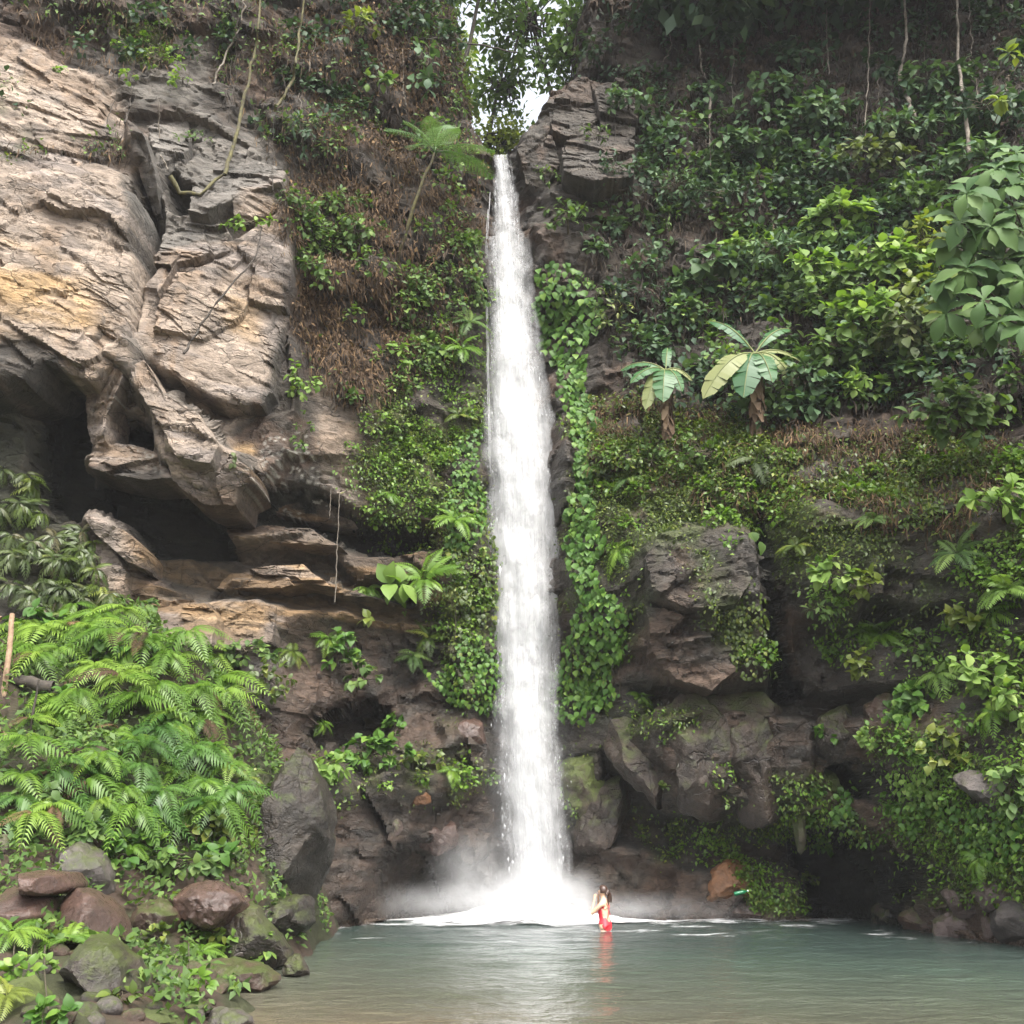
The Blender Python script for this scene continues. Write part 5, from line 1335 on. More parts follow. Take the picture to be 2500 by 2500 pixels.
def ivy(poly, n, llen, mat, label, leaf='heart', group=None, name='ivy', cat='ivy', lift=0.1, stems=7, down=1.0):
    """Leaves hanging like shingles on the face; past 300 the rest is one part."""
    q = in_poly(poly, n)
    q = q[np.argsort(-q[:, 1])]
    p, nr, _ = hits(q[:, 0], q[:, 1])
    base = p[0]
    t = thing(name, base, label, cat, group)
    pl = np.asarray(poly, float)
    V, F = [], []
    for s in range(stems):
        x = rng.uniform(pl[:, 0].min(), pl[:, 0].max())
        sel = np.argsort(np.abs(q[:, 0] - x) + rng.random(n) * 10)[:7]
        sel = sel[np.argsort(q[sel, 1])]
        pts = p[sel] + nr[sel] * 0.03
        if len(pts) > 2:
            tube(pts - base, 0.011, 4, V, F)
    link('vine_stems', mesh('vine_stems', np.vstack(V), np.vstack(F), STEM), parent=t)
    ax = np.array([0, 0, -1.0 * down]) + nr * 0.35 + rng.normal(0, 0.3, (n, 3))
    nz = nr * 1.0 + np.array([0, -0.3, 0.75]) + rng.normal(0, 0.25, (n, 3))
    Rm = frames(ax, nz)
    pos = p + nr * (lift + rng.random(n)[:, None] * lift * 1.4)
    sc = llen * rng.uniform(0.7, 1.2, n)
    order = rng.permutation(n)
    for k in order[:300]:
        put('leaf', lm(leaf, mat, droop=0.35, n=4), t, mat4(Rm[k], pos[k] - base, sc[k]))
    rest = order[300:]
    if len(rest):
        o = swarm('foliage', leaf_arr(leaf, droop=0.35, n=3), pos[rest] - base, Rm[rest], sc[rest], G[mat], parent=t)
        o['kind'] = 'stuff'
    return t

def strand(name, pts, rad, mat, label, cat, group=None, off=0.25, n=24, amp=0.03, seed=0, Yd=None, taper=0.5, nt=5):
    """A trunk, stem or liana through places of the photograph, a little off the face."""
    pts = np.asarray(pts, float)
    s = np.linspace(0, 1, len(pts)); u = np.linspace(0, 1, n)
    x = np.interp(u, s, pts[:, 0]); y = np.interp(u, s, pts[:, 1])
    if Yd is None:
        p, nr, _ = hits(x, y)
        dpt = np.convolve(np.pad(p[:, 1], 4, 'edge'), np.ones(9) / 9, 'valid')
        dpt = np.minimum(dpt, p[:, 1]) - off
    else:
        dpt = np.interp(u, np.linspace(0, 1, len(np.atleast_1d(Yd))), np.atleast_1d(Yd))
    w = wob(Pn(x, y, dpt), amp, seed)
    base = w[-1] if w[-1, 2] < w[0, 2] else w[0]
    V, F = tube(w - base, np.linspace(rad, rad * taper, n) if w[0, 2] < w[-1, 2] else np.linspace(rad * taper, rad, n), nt)
    o = link(name, mesh(name, V, F, mat)); o.location = base
    return tag(o, label, cat, group), w

# ------------------------------------------------------------------ what covers the face and cannot be counted
def face_points(mask, n):
    w = (mask * np.sqrt(1 + np.minimum(gyx ** 2 + gyz ** 2, 4))).ravel()
    w = np.where(NOTCH_CUT.ravel(), 0, w)
    idx = np.searchsorted(np.cumsum(w) / w.sum(), rng.random(n))
    j, i = np.unravel_index(np.clip(idx, 0, w.size - 1), X.shape)
    p = np.stack([X[j, i] + rng.uniform(-.5, .5, n) * STEP, Yg[j, i], Z[j, i] + rng.uniform(-.5, .5, n) * STEP], -1)
    return p, NSM[j, i]

def face_swarm(name, mask, n, proto, mat, size, down, lift, label, jit=0.4, up=0.6, parent=None):
    p, nr = face_points(mask, n)
    ax = nr * 0.6 + np.array([0, 0, -down]) + rng.normal(0, jit, (n, 3))
    nz = nr + np.array([0, -0.2, up]) + rng.normal(0, 0.35, (n, 3))
    pos = p + nr * (rng.random((n, 1)) * lift)
    o = swarm(name, proto, pos, frames(ax, nz), size * rng.uniform(0.55, 1.25, n), G[mat])
    return tag(o, label, None, None, 'stuff')

patch = sstep(0.42, 0.58, n2 * 0.5 + n1 * 0.5)
patch2 = sstep(0.40, 0.62, fbm2(X * 0.8 + 9, Z * 0.8, 4, 801))
strip_leaf = (np.array([[-.05, 0, 0], [.05, 0, 0], [.045, .55, -.05], [-.045, .55, -.05], [0, 1, -.2]], float), np.array([[0, 1, 2, 3], [3, 2, 4, 4]]))
strip_leaf = (np.array([[-.04, 0, 0], [.04, 0, 0], [.05, .5, -.05], [-.05, .5, -.05], [.012, 1, -.2], [-.012, 1, -.2]], float), np.array([[0, 1, 2, 3], [3, 2, 4, 5]]))
SM = leaf_small()
UPR = field([([(1440, -300), (2800, -300), (2800, 1000), (2300, 1000), (1900, 1040), (1560, 1000), (1430, 640), (1560, 420), (1560, 250), (1480, 180), (1420, 120)], 40, 1.0)])
UPL = field([([(690, 560), (740, -300), (1075, -300), (1150, 330), (1170, 520), (1150, 700), (1100, 900), (880, 1000), (720, 880)], 30, 1.0)])
TOPL = field([([(60, -300), (460, -300), (470, 120), (330, 180), (180, 150), (60, 90)], 30, 0.8), ([(-300, 140), (50, 230), (100, 400), (330, 340), (330, 400), (120, 425), (-300, 440)], 20, 0.8), ([(440, -300), (760, -300), (760, 560), (640, 330), (520, 200)], 30, 0.6)])
face_swarm('dry_hanging_vegetation', np.clip(UPL + TOPL * 0.7, 0, 1) * (0.3 + 0.7 * sstep(330, 540, PY)) * (0.15 + patch), 26000, strip_leaf, 'dry', 0.22, 1.2, 0.22, 'mat of dry brown grass and dead creepers hanging down the cliff left of the waterfall')
face_swarm('dark_dry_mat', np.clip(UPL + TOPL * 0.7, 0, 1) * (0.3 + patch2), 15000, strip_leaf, 'drydark', 0.26, 1.3, 0.2, 'dark dry creepers under the brown grass left of the waterfall')
face_swarm('dead_leaves', UPL * (0.1 + patch), 9000, SM, 'dry', 0.13, 0.9, 0.3, 'dead leaves caught in the hanging mat left of the waterfall', 0.7)
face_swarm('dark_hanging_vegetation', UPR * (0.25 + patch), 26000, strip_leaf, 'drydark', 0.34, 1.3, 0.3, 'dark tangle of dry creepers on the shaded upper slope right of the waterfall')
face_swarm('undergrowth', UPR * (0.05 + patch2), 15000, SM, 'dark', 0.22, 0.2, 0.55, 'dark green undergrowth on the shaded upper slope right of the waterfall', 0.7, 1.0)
face_swarm('mixed_undergrowth', np.clip(UPL + TOPL, 0, 1) * (0.02 + patch2 ** 2), 7000, SM, 'mid', 0.14, 0.3, 0.35, 'green undergrowth scattered over the dry mat left of the waterfall', 0.7, 1.0)
COV = MOSS * (1 - np.clip(WET * 0.6, 0, 0.6)) * (1 - GULLY * 0.93)
face_swarm('ground_cover', COV * (0.05 + patch), 42000, SM, 'cover', 0.085, 0.5, 0.13, 'low green ground cover of small leaves and moss on the lower cliff', 0.6)
face_swarm('fresh_ground_cover', COV * patch2 ** 1.5 * (1 - 0.6 * (PX < 1200) * (PX > 830)), 20000, SM, 'fern', 0.10, 0.5, 0.2, 'fresh bright small-leaved plants on the mossy lower cliff', 0.6)
def clumps(name, mask, ncl, per, spread, size, mat, label, up=1.0, out=0.3):
    """Undergrowth that stands out from the face in tufts."""
    c, nr = face_points(mask, ncl)
    rr_ = rng.uniform(0.5, 1.3, ncl) * spread
    k = np.repeat(np.arange(ncl), per); n = len(k)
    d = rnd_unit(n); d[:, 1] = -np.abs(d[:, 1]); d[:, 2] += 0.2
    pos = c[k] + nr[k] * out + d * (rr_[k] * (0.4 + 0.6 * rng.random(n)))[:, None] * np.array([1.2, 0.7, 0.7])
    ax = d * 0.5 + rng.normal(0, 0.5, (n, 3)) + np.array([0, -0.15, -0.2]); nz = np.array([0, -0.5, 1.0]) + d * 0.35 + rng.normal(0, 0.3, (n, 3))
    return tag(swarm(name, leaf_arr('ovate', n=3, droop=0.3), pos, frames(ax, nz), size * rng.uniform(0.6, 1.2, n), G[mat], r=np.clip(rng.random(ncl)[k] * 0.6 + rng.random(n) * 0.4, 0, .99)), label, None, None, 'stuff')
clumps('slope_undergrowth', UPR * (0.1 + patch2), 170, 28, 0.5, 0.25, 'dark', 'dark leafy undergrowth in tufts on the shaded upper right slope')
clumps('slope_bluegreen_tufts', UPR * (0.1 + patch) * sstep(150, 350, PY), 120, 30, 0.5, 0.25, 'blue', 'grey-green leafy tufts scattered over the right slope')
clumps('slope_greenery', UPR * (0.05 + patch) * sstep(200, 700, PY) * sstep(1500, 1900, PX), 150, 30, 0.5, 0.23, 'mid', 'mid-green leafy tufts on the middle of the right slope')
clumps('column_greenery', np.clip(UPL * (0.05 + patch2 ** 2), 0, 1) * sstep(300, 450, PY), 70, 26, 0.34, 0.16, 'mid', 'leafy green tufts over the dry mat left of the waterfall')
clumps('top_greenery', np.clip(UPL + TOPL, 0, 1) * sstep(400, 250, PY), 110, 28, 0.4, 0.2, 'dark', 'dusky leafy tufts on the upper cliff left of the notch')
clumps('bulge_greenery', COV * (0.1 + patch) * sstep(1400, 1500, PX) * sstep(1000, 1060, PY) * sstep(1750, 1650, PY) * (patch2 > 0.3), 210, 22, 0.24, 0.13, 'fern', 'fresh green tufts on the mossy bulges right of the waterfall', out=0.1)
clumps('lower_greenery', COV * (0.1 + patch) * sstep(1950, 2050, PX) * sstep(1700, 1760, PY) * sstep(2120, 2020, PY), 70, 24, 0.24, 0.12, 'ivy', 'green tufts over the low mossy bulge at the right shore', out=0.1)
clumps('column_moss_tufts', COV * (0.1 + patch) * sstep(1230, 1180, PX), 190, 20, 0.2, 0.11, 'fern', 'fresh green tufts on the mossy column left of the waterfall', out=0.1)
LEDGE = field([([(1450, 980), (1700, 1000), (2000, 1060), (2450, 1060), (2460, 1300), (2200, 1330), (1950, 1250), (1800, 1250), (1650, 1180), (1450, 1200)], 30, 1.0)])
face_swarm('ledge_dry_grass', LEDGE * (1 - GULLY) * (0.1 + patch), 13000, strip_leaf, 'dry', 0.22, 1.2, 0.2, 'dry brown grass hanging over the ledge below the banana plants')
face_swarm('ledge_leaves', LEDGE * (1 - GULLY) * (0.1 + patch2), 12000, SM, 'cover', 0.12, 0.3, 0.3, 'small-leaved green plants on the ledge below the banana plants', 0.7, 0.9)
# moss and small leaves over the bank
bpn = in_poly([(bxs[0], 8), (-1.6, 8), (-1.6, 21), (bxs[0], 21)], 38000)
bz = bankZ(bpn[:, 0], bpn[:, 1])
bxp = np.stack([bpn[:, 0], bpn[:, 1], bz], -1)
pxx, pyy = proj(bxp[:, 0], bxp[:, 1], bxp[:, 2])
okb = (bz > 0.08) & (noise2(bpn[:, 0] * 1.3, bpn[:, 1] * 1.3, 850) + np.where(pyy < 2160, 0.6, 0.0) > 0.55)
bxp = bxp[okb]; nb_ = len(bxp)
ax = rng.normal(0, 0.7, (nb_, 3)) + np.array([0, -0.7, 0.1]); nz = np.array([0, -0.4, 1.0]) + rng.normal(0, 0.35, (nb_, 3))
tag(swarm('bank_undergrowth', SM, bxp + np.array([0, -0.03, 0.05]) + rng.random((nb_, 1)) * np.array([[0, -0.1, 0.16]]), frames(ax, nz), 0.13 * rng.uniform(0.5, 1.3, nb_), G['mid']), 'low leafy undergrowth between the ferns on the left bank', None, None, 'stuff')

# ------------------------------------------------------------------ ferns of the left bank
random.seed(5)
BIG = [(60, 1640), (150, 1600), (230, 1650), (320, 1590), (410, 1640), (500, 1620), (130, 1720), (220, 1740), (310, 1700), (390, 1730), (470, 1700), (530, 1730), (90, 1800), (185, 1830), (280, 1810), (370, 1810), (455, 1800), (520, 1800),
       (60, 1880), (150, 1910), (240, 1900), (330, 1890), (420, 1900), (500, 1880), (530, 1850), (40, 1980), (120, 2000), (210, 1990), (300, 1980), (400, 1990), (480, 1960), (560, 1940)]
BIG += [(60, 1540), (150, 1520), (240, 1530), (330, 1545), (420, 1570), (500, 1585), (100, 1585), (380, 1600), (200, 1560), (290, 1560)]
BIG += [(x + random.uniform(-45, 45), y + random.uniform(30, 60)) for x, y in BIG[4:40]] + [(300, 2030), (450, 2030), (90, 2060), (520, 2010)]
for k, (x, y) in enumerate(BIG):
    up = y < 1790
    s_ = random.uniform(0.45, 0.85) if up else random.uniform(0.38, 0.66)
    fern(x + random.uniform(-30, 30), y + random.uniform(-22, 22), s_, random.choice((6, 7, 9)) if up else random.choice((5, 6)), ('fern', 'fern', 'frondlight')[k % 3] if up else ('fern', 'frondmid')[k % 2], 'large bright green fern among its like on the left bank' if up else 'green drooping fern on the steep face of the left bank', 'ferns covering the left bank' if up else 'drooping ferns on the face of the left bank', kind='hang', out=random.uniform(0.1, 0.4), hang=True)
for k in range(64):
    x, y = in_poly([(-10, 1120), (50, 1180), (90, 1260), (200, 1290), (300, 1370), (290, 1520), (150, 1540), (-10, 1500)], 1)[0]
    fern(x, y, random.uniform(0.3, 0.42), 6, 'ferndull' if k % 3 else 'cover', 'small drooping maidenhair fern on the shaded wall above the fern bank', 'maidenhair ferns on the left wall', 'maiden', out=0.38, el=0.0)
FERNS = [
    (40, 2230, 0.5, 12, 'fern', 'bright fern at the left edge in front of the cracked boulder', 'frond'),
    (30, 2310, 0.42, 10, 'fern', 'bright fern just below another at the left edge of the shore', 'frond'),
    (20, 2470, 0.3, 9, 'yellow', 'yellow-green fern in the lower left corner', 'frond'),
    (170, 2325, 0.36, 9, 'fern', 'bright fern on the left half of the large dark mossy boulder', 'frond'),
    (235, 2345, 0.34, 9, 'fern', 'bright fern on the right half of the large dark mossy boulder', 'frond'),
    (490, 2350, 0.36, 9, 'fern', 'fern at the left foot of the leafy shore plant', 'frond'),
    (570, 2365, 0.36, 9, 'fern', 'fern at the right foot of the leafy shore plant', 'frond'),
    (310, 2090, 0.4, 8, 'fern', 'single fern above the pebbly gap left of the knobbly boulder', 'frond'),
    (600, 1920, 0.42, 8, 'cover', 'pale fern beside the tall dark boulder', 'frond'),
    (1035, 1420, 0.95, 9, 'fern', 'big bright fern hanging over the ledge left of the waterfall', 'frond'),
    (960, 1450, 0.6, 7, 'fern', 'smaller bright fern left of the big one on the ledge', 'frond'),
    (900, 1430, 0.45, 7, 'fern', 'small fern at the outer end of the ledge left of the waterfall', 'frond'),
    (1105, 1280, 0.75, 8, 'fern', 'bright fern above the big ledge fern beside the creeper', 'frond'),
    (940, 1215, 0.42, 6, 'fern', 'small bright fern over a dry root on the mossy column', 'broad'),
    (1140, 800, 0.7, 9, 'mid', 'green fern high beside the left edge of the waterfall', 'frond'),
    (1120, 860, 0.7, 8, 'fern', 'green fern under the high one at the left edge of the waterfall', 'frond'),
    (1120, 1020, 0.55, 7, 'cover', 'yellowish fern halfway up the left edge of the waterfall', 'frond'),
    (700, 1600, 0.5, 8, 'cover', 'pale fern on the dark rock right of the tan blocks', 'broad'),
    (790, 1560, 0.55, 8, 'fern', 'leafy fern on the dark rock below the orange ledge', 'broad'),
    (770, 1760, 0.35, 7, 'fern', 'tiny bright fern beside the dark hollow', 'broad'),
    (1040, 1560, 0.5, 7, 'cover', 'fern under the black overhang left of the creeper', 'broad'),
    (1000, 1600, 0.45, 7, 'mid', 'dark fern under the black overhang', 'broad'),
    (1545, 1180, 0.6, 8, 'mid', 'fern on the mossy face under the left banana plant', 'frond'),
    (1530, 1350, 0.6, 8, 'fern', 'bright fern between the ivy and the grey rock bulge', 'broad'),
    (1690, 1260, 0.5, 8, 'cover', 'drooping fern left of the crevice', 'frond'),
    (1960, 1340, 0.5, 8, 'cover', 'fern on the mossy bulge just right of the crevice', 'frond'),
    (2140, 1270, 0.5, 8, 'mid', 'upright fern in the middle of the mossy bulge', 'frond'),
    (2100, 1200, 0.3, 6, 'bright', 'tiny light green fern on the dry upper ledge', 'broad'),
    (2345, 1360, 0.7, 8, 'mid', 'wide feathery fern below the glossy right-hand shrub', 'frond'),
    (2160, 1545, 0.75, 9, 'fern', 'big bright fern over the pale rock of the right cliff', 'frond'),
    (2110, 1560, 0.55, 7, 'fern', 'narrow fern left of the big bright one on the right cliff', 'broad'),
    (2470, 1440, 0.7, 8, 'bright', 'yellow-green feathery fern at the right edge', 'frond'),
    (2440, 1500, 0.6, 7, 'fern', 'green fern hanging under the yellow-green one at the right edge', 'broad'),
    (2300, 1655, 0.5, 8, 'bright', 'fern tuft above the rounded red-brown block', 'broad'),
    (2440, 1750, 0.55, 8, 'fern', 'fern hanging at the top of the mossy bulge on the right', 'broad'),
    (2410, 2100, 0.45, 7, 'fern', 'fern low on the mossy bulge above the pink blocks', 'broad'),
    (1845, 1120, 0.75, 4, 'ferndull', 'long fern fronds hanging into the crevice under the right banana plant', 'frond'),
    (1690, 1200, 0.5, 6, 'yellow', 'yellowing fern on the ledge under the left banana plant', 'broad'),
    (2395, 1090, 0.5, 6, 'dark', 'dark fern in the shade above the glossy right-hand shrub', 'frond'),
    (1090, 1890, 0.4, 7, 'fern', 'fern on the green ledge low at the left of the waterfall', 'broad'),
    (1560, 1700, 0.45, 7, 'fern', 'fern at the lower end of the right-hand ivy', 'broad'),
]
for x, y, s, n, m, lab, kd in FERNS:
    fern(x, y, s, n, m, lab, None, kd, out=0.15)

# ------------------------------------------------------------------ ivies and creepers
IVY = [
    ([(1312, 660), (1380, 645), (1450, 690), (1480, 760), (1440, 860), (1370, 900), (1315, 880), (1305, 760)], 430, 0.19, 'ivy', 'dense ivy patch on the dark wall right of the upper waterfall', 'heart', 'ivy'),
    ([(1370, 890), (1440, 870), (1430, 960), (1470, 1040), (1440, 1090), (1390, 1050), (1365, 960)], 260, 0.18, 'ivy', 'ivy tongue hanging below the dense upper patch', 'heart', 'ivy'),
    ([(1395, 1140), (1440, 1150), (1465, 1260), (1490, 1330), (1440, 1390), (1395, 1390), (1390, 1260)], 290, 0.16, 'ivy', 'narrow ivy column right of the middle of the waterfall', 'heart', 'ivy'),
    ([(1430, 1450), (1500, 1440), (1550, 1490), (1545, 1570), (1500, 1640), (1520, 1700), (1460, 1760), (1380, 1760), (1350, 1680), (1400, 1560)], 560, 0.15, 'ivy', 'big ivy cascade right of the lower waterfall', 'heart', 'ivy'),
    ([(1385, 1040), (1440, 1070), (1450, 1170), (1400, 1160)], 120, 0.16, 'ivy', 'ivy strand linking the upper patch with the narrow column', 'heart', 'ivy'),
    ([(1400, 1380), (1450, 1380), (1500, 1460), (1440, 1480)], 110, 0.15, 'ivy', 'ivy strand linking the narrow column with the big cascade', 'heart', 'ivy'),
    ([(1110, 1090), (1160, 1050), (1165, 1180), (1185, 1240), (1150, 1340), (1100, 1350), (1085, 1230)], 380, 0.12, 'ivy', 'creeper on the mossy column left of the middle of the waterfall', 'heart', 'creeper'),
    ([(1165, 1300), (1195, 1310), (1205, 1450), (1190, 1540), (1160, 1520), (1165, 1400)], 170, 0.11, 'cover', 'thin pale creeper right against the left edge of the waterfall', 'heart', 'creeper'),
    ([(1130, 1560), (1200, 1545), (1215, 1650), (1210, 1740), (1130, 1740), (1060, 1690), (1040, 1650), (1100, 1640)], 380, 0.12, 'ivy', 'creeper curtain low at the left of the waterfall', 'heart', 'creeper'),
    ([(1095, 1340), (1130, 1350), (1150, 1560), (1110, 1620), (1120, 1480)], 170, 0.12, 'cover', 'thin creeper strand joining the two left creepers', 'heart', 'creeper'),
    ([(1140, 560), (1168, 600), (1172, 760), (1150, 720)], 120, 0.16, 'mid', 'dark creeper at the upper left edge of the waterfall', 'ovate', 'creeper'),
    ([(2160, 1720), (2260, 1700), (2280, 1740), (2250, 1780), (2180, 1770)], 90, 0.16, 'ivy', 'creeper with wide leaves above the upper small cave', 'heart', 'creeper'),
    ([(2250, 1950), (2400, 1960), (2520, 1990), (2520, 2130), (2400, 2080), (2330, 2020)], 170, 0.12, 'ivy', 'leafy creeper over the mossy bulge at the right', 'heart', 'creeper'),
    ([(2180, 1880), (2300, 1880), (2330, 1960), (2230, 1960)], 130, 0.10, 'bright', 'light green creeper on the upper left of the mossy bulge', 'heart', 'creeper'),
    ([(2020, 1920), (2080, 1930), (2090, 1990), (2050, 1990)], 60, 0.14, 'ivy', 'small creeper between the two caves', 'heart', 'creeper'),
    ([(1820, 1230), (1870, 1240), (1860, 1330), (1830, 1340)], 60, 0.24, 'mid', 'broad leaves of a creeper in the crevice', 'heart', 'creeper'),
    ([(1720, 1440), (1830, 1400), (1890, 1560), (1890, 1640), (1800, 1640)], 420, 0.09, 'cover', 'fine creeper over the right side of the grey rock bulge', 'ovate', 'creeper'),
    ([(600, 1870), (640, 1900), (640, 2040), (600, 2140), (540, 2140), (520, 2050), (580, 1980)], 260, 0.09, 'cover', 'pale fine creeper hanging beside the tall dark boulder', 'ovate', 'creeper'),
]
for poly, n, s, m, lab, lf, nm in IVY:
    ivy(poly, n, s, m, lab, lf, name=nm, cat=nm)

